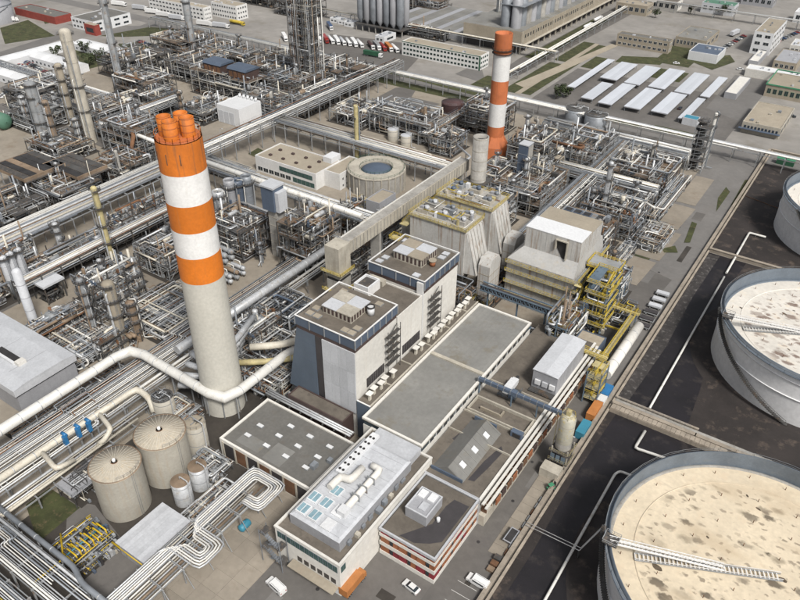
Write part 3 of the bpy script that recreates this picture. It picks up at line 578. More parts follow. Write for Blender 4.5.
def skylight(t, x, y, z, a, b, m='panel_white', h=0.35):
    piece(('sk', a, b, m, h), 'skylight', lambda q: (q.box(-a / 2, a / 2, -b / 2, b / 2, 0, h, 'lightsteel'), q.box(-a / 2 + 0.08, a / 2 - 0.08, -b / 2 + 0.08, b / 2 - 0.08, h, h + 0.1, m)), t, (x, y, z))
# ================================================================ main striped chimney
cx, cy = -131.8, 104.3
t = T('striped_chimney', 'tall orange and white banded chimney with four orange flues at its top', 'chimney', (cx, cy, 0))
def rr_(z): return 5.95 - 0.5 * min(1, z / 83.0)
def seg(z0, z1, m, nm):
    MB().rev(cx, cy, [(rr_(z0), z0), (rr_(z1), z1)], m, 40).build(nm, t)
seg(0, 46.2, 'chimney_cream', 'concrete_shaft')
for a, b, c in ((46.2, 53.8, 'orange'), (53.8, 61, 'paint_white'), (61, 68.3, 'orange'), (68.3, 76.2, 'paint_white'), (76.2, 84, 'orange_sooty')): seg(a, b, c, 'painted_band')
MB().cyl(cx, cy, 84.0, 84.3, 5.25, 'brick_orange', 32).build('top_slab', t)
m = MB(); m.rail([(cx + 5.3 * math.cos(i * 0.314), cy + 5.3 * math.sin(i * 0.314), 84.0) for i in range(20)], 'orange', h=1.5, step=1.2, t=0.08, closed=True); m.build('gallery_railing', t)
for dx, dy in ((-2.5, -1.2), (0.9, -2.6), (2.3, 1.3), (-0.9, 2.4)):
    m = MB(); m.rev(cx + dx, cy + dy, [(1.65, 84.2), (1.65, 88.8), (1.35, 88.8), (1.35, 87)], 'orange_sooty', 20)
    for z in (85.5, 87.2, 88.6): m.rev(cx + dx, cy + dy, [(1.7, z), (1.7, z + 0.16)], 'brick_orange', 20)
    m.cyl(cx + dx, cy + dy, 87.2, 87.25, 1.4, 'dark', 16); m.build('flue', t)
for a in (-2.55, -1.95, -1.35, -0.75): # slots under the gallery
    u, v = math.cos(a), math.sin(a); p = (cx + 5.42 * u, cy + 5.42 * v); MB().hexa([(p[0] + v * s * 0.14 + u * o, p[1] - u * s * 0.14 + v * o, z) for z in (79.0, 81.6) for s, o in ((-1, 0), (1, 0), (1, 0.1), (-1, 0.1))], 'rust').build('slot', t)
MB().rev(cx, cy, [(6.05, 7.2), (6.15, 7.4), (6.15, 8.6), (6.0, 8.8)], 'concrete_grey', 40).build('collar', t)
for i in range(8): MB().bar((cx + 6.3 * math.cos(i * 0.785), cy + 6.3 * math.sin(i * 0.785), 0), (cx + 6.2 * math.cos(i * 0.785), cy + 6.2 * math.sin(i * 0.785), 7.2), 0.25, 'lightsteel').build('support_strut', t)
# ---------------------------------------------------------------- second chimney, steel stack
cx, cy = -152.0, 312.0
t = T('banded_chimney', 'brick orange and white banded chimney with flared octagonal base behind the conveyor bridge', 'chimney', (cx, cy, 0))
r2 = lambda z: 4.1 - 0.0 * z
for a, b, c in ((9, 15.5, 'brick_orange'), (15.5, 27, 'paint_white'), (27, 38, 'brick_orange'), (38, 50, 'paint_white'), (50, 59.5, 'brick_orange')): MB().rev(cx, cy, [(r2(a), a), (r2(b), b)], c, 32).build('painted_band', t)
MB().rev(cx, cy, [(6.9, 0), (6.9, 5.5), (4.2, 10.5)], 'brick_orange', 8, False).build('flared_base', t)
MB().rev(cx, cy, [(4.1, 59.4), (3.5, 59.55), (3.4, 55)], 'brick_orange', 32).cyl(cx, cy, 54.5, 54.6, 3.5, 'dark', 20).build('mouth', t)
for z in (50.5, 52.0): MB().rev(cx, cy, [(4.15, z), (4.9, z), (4.9, z + 0.2), (4.15, z + 0.2)], 'dark', 32).build('gallery_ring', t)
MB().rail([(cx + 4.9 * math.cos(i * 0.393), cy + 4.9 * math.sin(i * 0.393), 52.2) for i in range(16)], 'rust', t=0.08, closed=True).build('gallery_railing', t)
m = MB()
for s in (-0.3, 0.3): m.bar((cx - 2.6 + s, cy - 3.3, 4), (cx - 2.6 + s, cy - 3.3, 57), 0.09, 'rust')
m.build('ladder', t)
cx, cy = -122.9, 240
t = T('steel_stack', 'plain pale grey cylindrical stack standing in front of the flared base of the banded chimney', 'stack', (cx, cy, 0))
MB().rev(cx, cy, [(3.1, 0), (3.1, 40.5), (2.75, 40.5), (2.7, 38)], 'concrete_grey', 24).cyl(cx, cy, 38.5, 38.6, 2.8, 'dark', 16).build('shell', t)
for z in (23, 27, 31, 35, 40): MB().rev(cx, cy, [(3.16, z), (3.16, z + 0.25)], 'concrete', 24).build('ring', t)
MB().box(cx - 5, cx + 4.5, cy - 4, cy + 4.5, 21.6, 22, 'steel').build('base_platform', t)
# ================================================================ boiler house (three blocks)
def louvre_box(t, x0, x1, y0, y1, z, h, m='concrete'):
    MB().box(x0, x1, y0, y1, z, z + h - 0.25, 'concrete').build('ventilation_house', t)
    nx, ny = 2, 2
    for i in range(nx):
        for j in range(ny):
            a0 = x0 - 0.25 + (x1 - x0 + 0.5) * i / nx; b0 = y0 - 0.25 + (y1 - y0 + 0.5) * j / ny
            MB().box(a0 + 0.05, a0 + (x1 - x0 + 0.5) / nx - 0.05, b0 + 0.05, b0 + (y1 - y0 + 0.5) / ny - 0.05, z + h - 0.25, z + h + 0.05 * ((i + j) % 2), 'panel_lightgrey' if (i + j) % 2 == 0 else m).build('roof_panel', t)
    for i in range(7): b = y0 + (y1 - y0) * (i + 0.5) / 7; MB().box(x1, x1 + 0.06, b - 0.35, b + 0.35, z + 0.4, z + h - 0.5, 'panel_brown').build('louvre', t)
    for i in range(7): a = x0 + (x1 - x0) * (i + 0.5) / 7; MB().box(a - 0.35, a + 0.35, y0 - 0.06, y0, z + 0.4, z + h - 0.5, 'panel_brown').build('louvre', t)
def boiler_block(label, x0, x1, y0, y1, zt, wedge, zb=8.5):
    t = T('boiler_house', label, 'building', ((x0 + x1) / 2, (y0 + y1) / 2, 0))
    MB().box(x0 + 0.4, x1 - 0.35, y0 + 0.35, y1 - 0.4, 0, zt - 4.2, 'cream_wall').build('wall', t)
    MB().box(x0 + 0.3, x1 - 0.3, y0 + 0.3, y1 - 0.3, zt - 4.2, zt - 3.0, 'panel_brown').build('brown_band', t)
    MB().box(x0 + 0.35, x1 - 0.35, y0 + 0.35, y1 - 0.35, zt - 3.0, zt - 0.6, 'panel_blue').build('attic', t)
    MB().box(x0 + 0.36, x1 - 0.36, y0 + 0.36, y1 - 0.36, zt - 0.6, zt - 0.5, 'roof_brown').build('roof', t)
    n = 4; w_ = (x1 - x0) / n
    for i in range(n): MB().box(x0 + i * w_ + 0.12, x0 + (i + 1) * w_ - 0.12, y0 + 0.2, y0 + 0.34, zt - 3.0, zt - 0.05, 'panel_bluegrey').build('parapet_panel', t)
    for i in range(n + 1): MB().box(x0 + i * w_ - 0.12, x0 + i * w_ + 0.12, y0, y0 + 0.2, zt - 3.0, zt + 0.1, 'lightsteel').build('mullion', t)
    n = 7; w_ = (y1 - y0) / n
    for i in range(n): MB().box(x1 - 0.34, x1 - 0.2, y0 + i * w_ + 0.12, y0 + (i + 1) * w_ - 0.12, zt - 3.0, zt - 0.05, 'panel_bluegrey').build('parapet_panel', t)
    for i in range(n + 1): MB().box(x1 - 0.2, x1, y0 + i * w_ - 0.12 + (0.13 if i == 0 else 0), y0 + i * w_ + 0.12, zt - 3.0, zt + 0.1, 'lightsteel').build('mullion', t)
    parapet(MB(), x0, x1, y0, y1, zt - 0.02, 0.22, 0.35, 'paint_white').build('coping', t)
    return t
x0, x1, y0, y1, zt = -111.7, -91.2, 116.0, 135.8, 34.0
t = boiler_block('front block of the boiler house with dark blue sloping side and brown roof', x0, x1, y0, y1, zt, True)
yw = y0 + 0.33
MB().hexa([(-115.5, yw - 0.6, 8), (-105.0, yw - 0.6, 8), (-105.0, y1 - 3, 8), (-115.5, y1 - 3, 8), (-111.4, yw - 0.1, zt - 4.2), (-105.0, yw - 0.1, zt - 4.2), (-105.0, y1 - 3, zt - 4.2), (-111.4, y1 - 3, zt - 4.2)], 'panel_blue').build('sloping_side', t)
for z in (14, 20, 26): MB().box(-112.9 + (z - 14) * 0.12, -105.05, yw - 0.6 + (z - 8) * 0.022, yw - 0.5 + (z - 8) * 0.022, z, z + 0.12, 'panel_bluegrey').build('panel_joint', t)
MB().box(-104.95, -102.6, yw - 0.12, yw, 8, zt - 4.2, 'panel_dark').build('glazed_strip', t)
for i in range(4):
    for j in range(3): MB().box(-102.5 + i * 2.75, -99.8 + i * 2.75, yw - 0.32, yw - 0.02, 8.4 + j * 7.15, 15.45 + j * 7.15, 'panel_lightgrey').build('cladding_panel', t)
louvre_box(t, -106.5, -97.0, 122.0, 130.5, zt - 0.5, 2.5)
MB().cyl(-95.2, 128.6, zt - 0.5, zt + 1.9, 1.0, 'panel_white', 16).rev(-95.2, 128.6, [(1.15, zt + 1.9), (1.15, zt + 2.3), (0.9, zt + 2.3)], 'dark', 16).build('roof_fan', t)
for a, b in ((-109.0, 119.5), (-106.5, 119.5), (-96.5, 118.8), (-94.3, 118.8), (-108, 133), (-96, 133.6), (-109.0, 122.3), (-94.3, 121.2)): skylight(t, a, b, zt - 0.5, 2.1, 1.9, 'roof_tan')
x0, x1, y0, y1 = -111.4, -91.1, 149.4, 169.5
t2 = boiler_block('rear block of the boiler house beside the yellow railed precipitators', x0, x1, y0, y1, zt, False)
louvre_box(t2, -106.5, -96.5, 156, 164.5, zt - 0.5, 2.9, 'roof_tan')
MB().cyl(-94.6, 159.2, zt - 0.5, zt + 1.2, 0.9, 'terracotta', 14).cyl(-94.6, 159.2, zt + 1.2, zt + 1.5, 1.2, 'roof_tan', 14).build('roof_cowl', t2)
for a, b in ((-109.0, 152), (-108.6, 154.8), (-95.5, 151.7), (-109, 166.5), (-106.3, 167), (-94.6, 167), (-94.5, 164.4)): skylight(t2, a, b, zt - 0.5, 2.2, 2.0, 'panel_lightgrey')
MB().box(-93.6, -91.5, y0 - 0.35, y0 + 0.33, 5, zt - 0.6, 'paint_white').build('corner_shaft', t2)
t3 = building('boiler_house_link', 'lower flat roofed link between the two tall blocks of the boiler house', 'building', -110.5, -91.5, 136.0, 148.9, 29.6, 'cream_wall', 'roof_brown', 0.5)
MB().box(-109.3, -104.2, 139.5, 145.5, 29.15, 31.9, 'paint_white').box(-108.8, -104.7, 140, 145, 31.9, 31.95, 'grating').build('open_cooling_box', t3)
MB().box(-109, -104, 146.4, 148.4, 29.15, 30.9, 'concrete').build('plant_box', t3)
parapet(MB(), -109.3, -104.2, 139.5, 145.5, 31.9, 0.6, 0.4, 'panel_white').build('box_rim', t3)
# ribbon of louvres and ladders on the east faces
for tt, a0, a1 in ((t, 121, 129.5), (t3, 138.5, 148), (t2, 159, 166.5)):
    n = 8; w_ = (a1 - a0) / n; xx = -91.55 if tt is not t3 else -91.5
    for i in range(n): MB().box(xx - 0.05, xx + 0.09, a0 + i * w_ + 0.08, a0 + (i + 1) * w_ - 0.08, 14.4, 17.6, 'panel_dark').build('louvre_window', tt)
def zigzag(tt, ya, z0, z1, n):
    m = MB(); xx = -91.4
    for i in range(n):
        za = z0 + (z1 - z0) * i / n; zb = z0 + (z1 - z0) * (i + 1) / n; a, b = (ya, ya + 4) if i % 2 == 0 else (ya + 4, ya)
        m.box(xx + 0.3, xx + 1.5, ya - 1, ya + 5, za, za + 0.08, 'grating'); m.rail([(xx + 1.5, ya - 1, za), (xx + 1.5, ya + 5, za)], 'steel', step=1.5, t=0.07); m.bar((xx + 0.9, a, za), (xx + 0.9, b, zb), 0.2, 'steel')
    for yy in (ya - 1, ya + 5): m.bar((xx + 1.4, yy, 13.4), (xx + 1.4, yy, z1), 0.15, 'steel')
    m.build('escape_stair', tt)
zigzag(t, 130.3, 17, 29, 5); zigzag(t2, 152.5, 17, 29, 5)
# ================================================================ turbine hall, with strip of roof ventilators
x0, x1, y0, y1, zt = -86.7, -67.7, 112.2, 176.4, 13.0
t = T('turbine_hall', 'long flat roofed hall with pale roof in two sections between boiler house and brown annex', 'building', ((x0 + x1) / 2, (y0 + y1) / 2, 0))
MB().box(x0 + 0.2, x1 - 0.2, y0 + 0.2, y1 - 0.2, 0, zt - 2.6, 'cream_wall').build('wall', t)
MB().box(x0 + 0.35, x1 - 0.35, y0 + 0.35, y1 - 0.35, zt - 2.6, zt - 0.75, 'panel_teal').build('dark_band', t)
MB().box(x0, x1, y0, y1, zt - 0.75, zt - 0.45, 'concrete').build('roof_edge', t)
for a, b in ((y0 + 0.8, 145.3), (146.7, y1 - 0.8)):
    MB().box(x0 + 0.8, x1 - 0.8, a, b, zt - 0.45, zt - 0.36, 'roof_bluegrey').build('roof', t)
    for q in range(12): s_ = x0 + 1.5 + q * 1.52; MB().box(s_, s_ + 0.05, a + 0.3, b - 0.3, zt - 0.36, zt - 0.345, 'roof_bluegrey').build('roof_seam', t)
parapet(MB(), x0, x1, y0, y1, zt - 0.45, 0.45, 0.7, 'cream_wall').box(x0 + 0.7, x1 - 0.7, 145.4, 146.6, zt - 0.45, zt + 0.05, 'concrete').build('parapet', t)
for i in range(18):
    a = y0 + 4 + i * 3.4
    if a + 2.4 < y1: piece('thw', 'window', lambda m: m.box(0, 0.2, 0, 2.3, 0, 1.75, 'paint_white').box(0.2, 0.24, 0.15, 2.15, 0.15, 1.6, 'cream_wall' if False else 'window_dark'), t, (x1 - 0.36, a, zt - 2.55))
MB().box(x0 - 4.45, x0 - 0.05, 116.2, 176.2, 0, 13.4, 'roof_brown').build('side_aisle', t)
for i in range(5): MB().box(x0 - 4.4, x0 - 0.5, 126.3 + i * 10.7, 126.6 + i * 10.7, 13.4, 13.7, 'concrete').build('roof_upstand', t)
MB().box(x0 - 4.5, x0 - 0.02, 115.9, 116.15, 0, 13.6, 'panel_blue').build('blue_gable', t); MB().box(x0 - 4.5, x0 - 0.02, 115.85, 116.2, 13.6, 13.8, 'paint_white').box(x0 - 0.35, x0 - 0.02, 116.2, 176, 13.4, 13.8, 'concrete').build('coping', t)
vent = None
for i, y in enumerate((118.4, 120.9, 123.6, 126.2, 129.6, 142, 144.6, 149, 151.2, 153.4, 155.6, 158, 160.5, 163, 165.4, 168, 170.4, 173)):
    lab = 'mushroom shaped roof ventilator in the row on the low roof beside the boiler house'
    if vent is None:
        vent = T('roof_ventilator', lab, 'ventilator', (0, 0, 0), 'roof ventilators beside the boiler house')
        MB().box(-0.28, 0.28, -0.45, 0.45, 0, 1.7, 'cream_pipe').build('duct', vent)
        MB().hexa([(-0.3, -0.5, 1.7), (0.3, -0.5, 1.7), (0.3, 0.5, 1.7), (-0.3, 0.5, 1.7), (-0.75, -0.9, 2.3), (0.75, -0.9, 2.3), (0.75, 0.9, 2.3), (-0.75, 0.9, 2.3)], 'cream_pipe').box(-0.8, 0.8, -0.95, 0.95, 2.3, 2.5, 'cream_wall').build('cowl', vent)
        vent.location = (-88.6, y, 13.4)
    else: dup(vent, (-88.6 - 0.4 * (i % 2), y + 0.1 * (i % 3), 13.4))
# ================================================================ brown roofed lean-to, switch building
t = building('lean_to', 'low annex with bare dark brown roof at the foot of the front boiler block', 'building', -112, -92.3, 110.8, 115.6, 9.0, 'panel_brown', 'roof_brown', 0.3)
t = T('pipe_pair', 'pair of thick silver pipes running along the edge of the skylight roof', 'pipe', (-102, 110.3, 6))
for k in range(3): MB().tube([(-119, 110.3 - k * 0.75 + 0.3, 7.4), (-88.5, 110.3 - k * 0.75 + 0.3, 7.4)], 0.3, 'aluminium', 8).build('pipe', t)
for k in range(8): MB().box(-118 + k * 4, -117.7 + k * 4, 108.6, 110.2, 6.5, 7.1, 'steel').build('support', t)
x0, x1, y0, y1 = -117.8, -86.2, 89.3, 108.4
t = building('switchgear_building', 'low building with grey roof dotted with ten white skylights beside the striped chimney', 'building', x0, x1, y0, y1, 6.5, 'cream_wall', 'roof_grey', 0.5, 0.6)
for i in range(4):
    for j in range(3):
        if (i, j) != (0, 2): skylight(t, x0 + 5.5 + i * 6.8 + j * 0.3, y0 + 5.2 + j * 4.6, 6.05, 2.0, 1.2)
for i in range(7): MB().box(x0 + 1.5 + i * 4.3, x0 + 5.5 + i * 4.3, y0 - 0.08, y0 - 0.001, 0.4, 5.4, 'panel_dark' if i % 2 == 0 else 'rust').build('door', t)
for i in range(8): MB().box(x0 + 1 + i * 4.3, x0 + 1.45 + i * 4.3, y0 - 0.3, y0 - 0.01, 0, 5.95, 'concrete').build('pilaster', t)
for q in ((x0 + 4, x0 + 12, y0 + 2, y0 + 6), (x0 + 14, x0 + 20, y0 + 1.5, y0 + 8)): MB().box(*q, 6.052, 6.07, 'roof_bluegrey').build('roof_patch', t)
MB().box(-91, -89.6, 95, 97, 6.05, 7.4, 'galvanised').box(-88.6, -87.4, 99, 100.4, 6.05, 7.2, 'galvanised').build('roof_unit', t)
# ================================================================ office with silver roof plant
x0, x1, y0, y1, zt = -83.2, -64.4, 73.6, 111.9, 11.5
t = T('plant_office', 'cream office with silver boxed roof plant and blue skylights nearest the white van', 'building', ((x0 + x1) / 2, (y0 + y1) / 2, 0))
MB().box(x0, x1, y0, y1, 0, zt - 0.6, 'cream_wall').build('wall', t)
MB().box(x0 + 0.45, x1 - 0.45, y0 + 0.45, y1 - 0.05, zt - 0.6, zt - 0.5, 'roof_brown').build('roof', t)
parapet(MB(), x0 - 0.15, x1 + 0.15, y0 - 0.15, y1, zt - 0.6, 0.6, 0.6, 'cream_wall').build('parapet', t)
windows(t, 'S', y0, x0 + 0.6, x1 - 0.6, zt - 3.4, zt - 1.3, 13, 0.06, 'glass_green', 'panel_blue')
windows(t, 'E', x1, y0 + 0.4, y0 + 2.2, zt - 3.4, zt - 1.3, 1, 0.06, 'glass_green', 'panel_blue')
windows(t, 'S', y0, x0 + 6.0, x1 - 1.0, 3.6, 5.2, 6, 0.3, 'window_dark', 'panel_brown')
for i in range(5): MB().box(x0 + 6.2 + i * 2.5, x0 + 8.4 + i * 2.5, y0 - 0.06, y0 - 0.001, 0.1, 2.8, 'panel_brown' if i % 2 else 'paint_white').build('door', t)
MB().box(x0 + 5, x1 - 0.5, y0 - 2.4, y0 - 0.1, 3.0, 3.2, 'roof_tan').build('canopy', t)
px0, px1, py0, py1, pz = -81.0, -66.6, 76.6, 105.5, 14.4
MB().box(px0, px1, py0, py1, zt - 0.5, pz - 0.3, 'panel_grey').build('plant_room', t)
MB().hexa([(px0, py0, pz - 0.3), (px1, py0, pz - 0.3), (px1, py1, pz - 0.3), (px0, py1, pz - 0.3), (px0 + 0.7, py0 + 0.7, pz), (px1 - 0.7, py0 + 0.7, pz), (px1 - 0.7, py1 - 0.7, pz), (px0 + 0.7, py1 - 0.7, pz)], 'roof_silver').build('plant_roof', t)
MB().box(-80.5, -67.5, 105.5, 111.5, zt - 0.5, 13.2, 'roof_silver').build('plant_room', t)
for k in range(9): MB().box(px0 + 0.8, px1 - 0.8, py0 + 1 + k * 3.2, py0 + 1.05 + k * 3.2, pz, pz + 0.04, 'panel_grey').build('roof_seam', t)
for a, b, mm in ((-79.0, 79.3, 'glass_blue'), (-75.6, 79.3, 'glass_blue'), (-71.5, 79.0, 'panel_white'), (-79.0, 83.3, 'glass_blue'), (-75.6, 83.4, 'glass_blue'), (-71.8, 83.2, 'panel_white'), (-75.8, 87.6, 'glass_blue')):
    MB().box(a - 1.35, a + 1.35, b - 1.5, b + 1.5, pz, pz + 0.35, 'panel_white').build('skylight_frame', t)
    if mm == 'glass_blue':
        for s in (-0.62, 0.62): MB().box(a + s - 0.5, a + s + 0.5, b - 1.2, b + 1.2, pz + 0.35, pz + 0.42, mm).build('skylight_pane', t)
MB().box(-79.7, -77.6, 92.0, 107.5, pz, pz + 0.9, 'panel_white').build('fan_housing', t)
for k in range(7):
    for s in (-0.5, 0.5): piece('fan1', 'fan', lambda m: m.cyl(0, 0, 0, 0.12, 0.36, 'dark', 10), t, (-78.65 + s, 93.1 + k * 2.1, pz + 0.9))
d = T('roof_duct', 'fat pale insulated duct curling over the silver plant roof of the office', 'duct', (-74, 92, pz))
MB().tube(el([(-77.5, 87.0, pz + 0.9), (-77.5, 91.2, pz + 0.9), (-74.5, 91.2, pz + 1.4), (-74.5, 96, pz + 1.4)], 1.2), 0.95, 'cream_wall', 8).build('duct_run', d)
MB().tube(el([(-70.6, 84.5, pz + 0.9), (-70.6, 98, pz + 1.2), (-73.2, 98, pz + 1.2)], 1.2), 0.85, 'cream_wall', 8).build('duct_run', d)
MB().box(-71.7, -69.5, 82.3, 84.6, pz, pz + 1.7, 'panel_white').build('air_handler', d)
for k in (88, 91, 94): MB().box(-71.7, -69.5, k, k + 0.2, pz, pz + 2.2, 'lightsteel').build('duct_strap', d)
m = MB()
for i in range(9): m.box(px1 + 0.2, px1 + 0.5 + R_.random(), 79 + i * 2.7, 80 + i * 2.7 + R_.random(), zt - 0.5, zt + R_.uniform(0.1, 1.0), R_.choice(['galvanised', 'steel', 'concrete']))
m.build('roof_clutter', t)
s = T('fire_escape', 'grey steel fire escape stair at the left end of the cream office', 'stair', (x0 + 1, y0 - 2, 0)); m = MB()
for i in range(4):
    za, zb = i * 2.6, (i + 1) * 2.6; a, b = (x0 - 1.5, x0 + 3) if i % 2 == 0 else (x0 + 3, x0 - 1.5)
    yy = y0 - 1.2 - (i % 2) * 1.1
    for st in range(9):
        u = st / 9; m.box(min(a, a) + (b - a) * u - 0.2, a + (b - a) * u + 0.3, yy - 0.5, yy + 0.5, za + (zb - za) * u, za + (zb - za) * u + 0.06, 'galvanised')
    m.rail([(a, yy - 0.5, za), (b, yy - 0.5, zb)], 'galvanised', step=1)
    m.build('flight', s); m = MB()
    MB().box(b - 0.9, b + 0.9, y0 - 2.9, y0 - 0.4, zb, zb + 0.08, 'grating').rail([(b - 0.9, y0 - 2.9, zb), (b + 0.9, y0 - 2.9, zb)], 'galvanised').build('landing', s)
for a in (x0 - 2.3, x0 + 3.8):
    for b in (y0 - 2.9, y0 - 0.5): MB().box(a - 0.08, a + 0.08, b - 0.08, b + 0.08, 0, 11.3, 'galvanised').build('post', s)
# ================================================================ low office with terracotta window bands
x0, x1, y0, y1, zt = -64.0, -48.7, 88.0, 108.3, 9.5
t = T('low_office', 'low office wing with brown roof and terracotta window bands', 'building', ((x0 + x1) / 2, (y0 + y1) / 2, 0))
MB().box(x0 + 0.3, x1 - 0.3, y0 + 0.3, y1, 0, zt - 0.5, 'panel_brown').build('wall', t)
for z0_, z1_ in ((0, 1.4), (3.4, 4.7), (6.6, 7.6)): MB().box(x0, x1, y0, y1, z0_ + 0.01, z1_, 'cream_wall').build('white_band', t)
MB().box(x0 - 0.1, x1 + 0.1, y0 - 0.1, y1 + 0.1, zt - 0.9, zt - 0.5, 'roof_silver').build('roof_edge', t)
MB().box(x0 + 0.5, x1 - 0.5, y0 + 0.5, y1 - 0.5, zt - 0.5, zt - 0.42, 'roof_brown').build('roof', t)
parapet(MB(), x0 - 0.1, x1 + 0.1, y0 - 0.1, y1 + 0.1, zt - 0.5, 0.4, 0.45, 'panel_lightgrey').build('parapet', t)
for zi, (za, zb) in enumerate(((1.4, 3.4), (4.7, 6.6), (7.6, 8.6))):
    for i in range(6):
        c = ['terracotta', 'terracotta', 'crimson', 'terracotta', 'crimson', 'terracotta'][(i * 2 + zi) % 6]; a = x0 + 0.35 + i * 2.5
        MB().box(a, a + 2.3, y0 + 0.12, y0 + 0.29, za, zb, c).box(a + 0.1, a + 1.0, y0 + 0.1, y0 + 0.13, za + 0.2, zb - 0.15, 'window_dark' if i % 2 else c).build('window_panel', t)
    for i in range(8):
        c = 'terracotta' if (i + zi) % 5 else 'crimson'; a = y0 + 0.35 + i * 2.5
        MB().box(x1 - 0.29, x1 - 0.12, a, a + 2.3, za, zb, c).box(x1 - 0.13, x1 - 0.1, a + 0.1, a + 0.9, za + 0.2, zb - 0.15, 'window_dark' if i % 2 else c).build('window_panel', t)
MB().poly([(x0 + 5, y0 + 1.0, zt - 0.405), (x0 + 9, y0 + 1.2, zt - 0.405), (x0 + 12, y0 + 3, zt - 0.405), (x1 - 1.2, y0 + 5, zt - 0.405), (x1 - 1, y1 - 3, zt - 0.405), (x1 - 5, y1 - 3.2, zt - 0.405), (x0 + 9.6, y1 - 6, zt - 0.405), (x0 + 9.6, y0 + 8, zt - 0.405)], 'panel_dark').build('damp_patch', t)
a0, a1, b0, b1 = -69, -54.8, 89.5, 101.3
a0, a1, b0, b1 = -61.0, -55.2, 94.5, 101.8
MB().box(a0, a1, b0, b1, zt - 0.42, zt + 2.6, 'panel_grey').build('roof_penthouse', t)
parapet(MB(), a0 - 0.05, a1 + 0.05, b0 - 0.05, b1 + 0.05, zt + 2.6, 0.3, 0.3, 'panel_lightgrey').build('penthouse_rim', t)
for a, b, mm in ((-59.6, 100.1, 'panel_white'), (-57, 100.3, 'panel_white'), (-57.4, 97, 'roof_silver')): MB().box(a - 0.9, a + 0.9, b - 1.2, b + 1.2, zt + 2.6, zt + 2.95, mm).build('skylight', t)
MB().hcap((-53.6, 97.4, zt + 0.3), (0, 0, 1), 0.45, 1.4, 'panel_white', 10).build('roof_cowl', t)
# ================================================================ long annex east of the turbine hall
x0, x1, y0, y1, zt = -67.5, -48.6, 108.7, 183.0, 9.3
t = T('long_annex', 'long brown roofed annex between turbine hall and service road, with striped eaves', 'building', ((x0 + x1) / 2, (y0 + y1) / 2, 0))
MB().box(x0, x1, y0, y1, 0, zt - 0.5, 'concrete_grey').build('wall', t)
for k, (a, b) in enumerate(((108.9, 125.4), (125.6, 133.8), (134, 140.8), (141, 149.0), (149.2, 182.8))): MB().box(x0 + 0.1, x1 - 0.4, a, b, zt - 0.5, zt - 0.44 + 0.01 * k, 'roof_brown').build('roof', t)
for yy in (125.5, 133.9, 140.9, 149.1): MB().box(x0 + 0.1, x1 - 0.4, yy - 0.12, yy + 0.12, zt - 0.44, zt + 0.15, 'concrete').build('roof_kerb', t)
MB().box(x0, x1, y0 - 0.35, y0, 0, zt + 0.1, 'roof_silver').build('gable_edge', t)
for k in range(3): MB().box(x1 - 0.35 + k * 0.95, x1 + 0.35 + k * 0.95, y0 - 0.3, y1, zt - 0.4 - k * 1.0, zt - 0.05 - k * 1.0, 'cream_wall').build('eaves_strip', t)
MB().box(x1, x1 + 1.6, y0, y1, 0, 3.6, 'concrete').build('plinth', t)
for k in range(26):
    yy = 110 + k * 2.8
    if yy < y1 - 1: piece('rb', 'rusty_bracket', lambda m: m.box(0, 1.5, -0.12, 0.12, 0, 3.0, 'rust').box(1.5, 1.7, -0.5, 0.5, 1.6, 2.9, 'rust'), t, (x1 + 0.01, yy, 3.6))
MB().box(x1 + 0.02, x1 + 0.12, y0 + 4, y1, 3.8, 6.6, 'rust').build('rusty_cladding', t)
for k in range(23): yy = 113 + k * 3.05; MB().box(x1 + 2.3, x1 + 2.62, yy, yy + 2.3, 4.3, 6.3, ('terracotta', 'rust', 'panel_brown')[(k * 2) % 3]).build('window_panel', t); MB().box(x1 + 0.13, x1 + 2.6, yy + 2.35, yy + 2.6, 3.62, 6.4, 'concrete').build('fin', t)
# ridge skylight roof
ya, yb = 111.0, 131.5; xr = -58.0
MB().extr([(x0 + 3.6, zt - 0.4), (xr + 3.3, zt - 0.4), (xr - 1.2, zt + 2.4)], ya, yb, 'y', 'roof_bluegrey').build('monitor_roof', t)
for k in range(9): yy = ya + 0.2 + k * 2.45; MB().hexa([(xr - 1.2, yy, zt + 2.41), (xr + 3.25, yy, zt - 0.38), (xr + 3.25, yy + 0.12, zt - 0.38), (xr - 1.2, yy + 0.12, zt + 2.41), (xr - 1.15, yy, zt + 2.5), (xr + 3.3, yy, zt - 0.3), (xr + 3.3, yy + 0.12, zt - 0.3), (xr - 1.15, yy + 0.12, zt + 2.5)], 'roof_bluegrey').build('roof_seam', t)
for k in range(3):
    yy = ya + 3 + k * 6.2; u = lambda s: (xr - 1.2 + 4.5 * s, zt + 2.45 - 2.8 * s)
    (xa, za), (xb, zb) = u(0.3), u(0.62); MB().hexa([(xa, yy, za), (xb, yy, zb), (xb, yy + 1.5, zb), (xa, yy + 1.5, za), (xa + 0.15, yy, za + 0.25), (xb + 0.15, yy, zb + 0.25), (xb + 0.15, yy + 1.5, zb + 0.25), (xa + 0.15, yy + 1.5, za + 0.25)], 'panel_white').build('skylight', t)
MB().box(xr - 5.9, xr + 3.2, ya - 0.35, ya - 0.01, zt - 0.4, zt + 0.6, 'panel_bluegrey').build('gable_wall', t)
MB().box(xr - 5.0, xr + 1.6, ya + 20.6, ya + 21, zt - 0.4, zt + 1.5, 'panel_bluegrey').build('gable_wall', t)
for pts in ([(-54.2, 112.5), (-52.6, 113), (-51.8, 119), (-51.2, 126), (-52.6, 127.5), (-53.8, 120)], [(-64.6, 122.5), (-62.4, 122), (-61.8, 125), (-64, 126)]):
    MB().poly([(a, b, zt - 0.40) for a, b in pts], 'panel_dark').build('damp_patch', t)
MB().box(-52.4, -49.2, 132.2, 133.7, zt - 0.4, zt + 1.4, 'panel_bluegrey').box(-51.8, -49.6, 132.12, 132.2, zt - 0.2, zt + 1.1, 'dark').build('dormer', t)
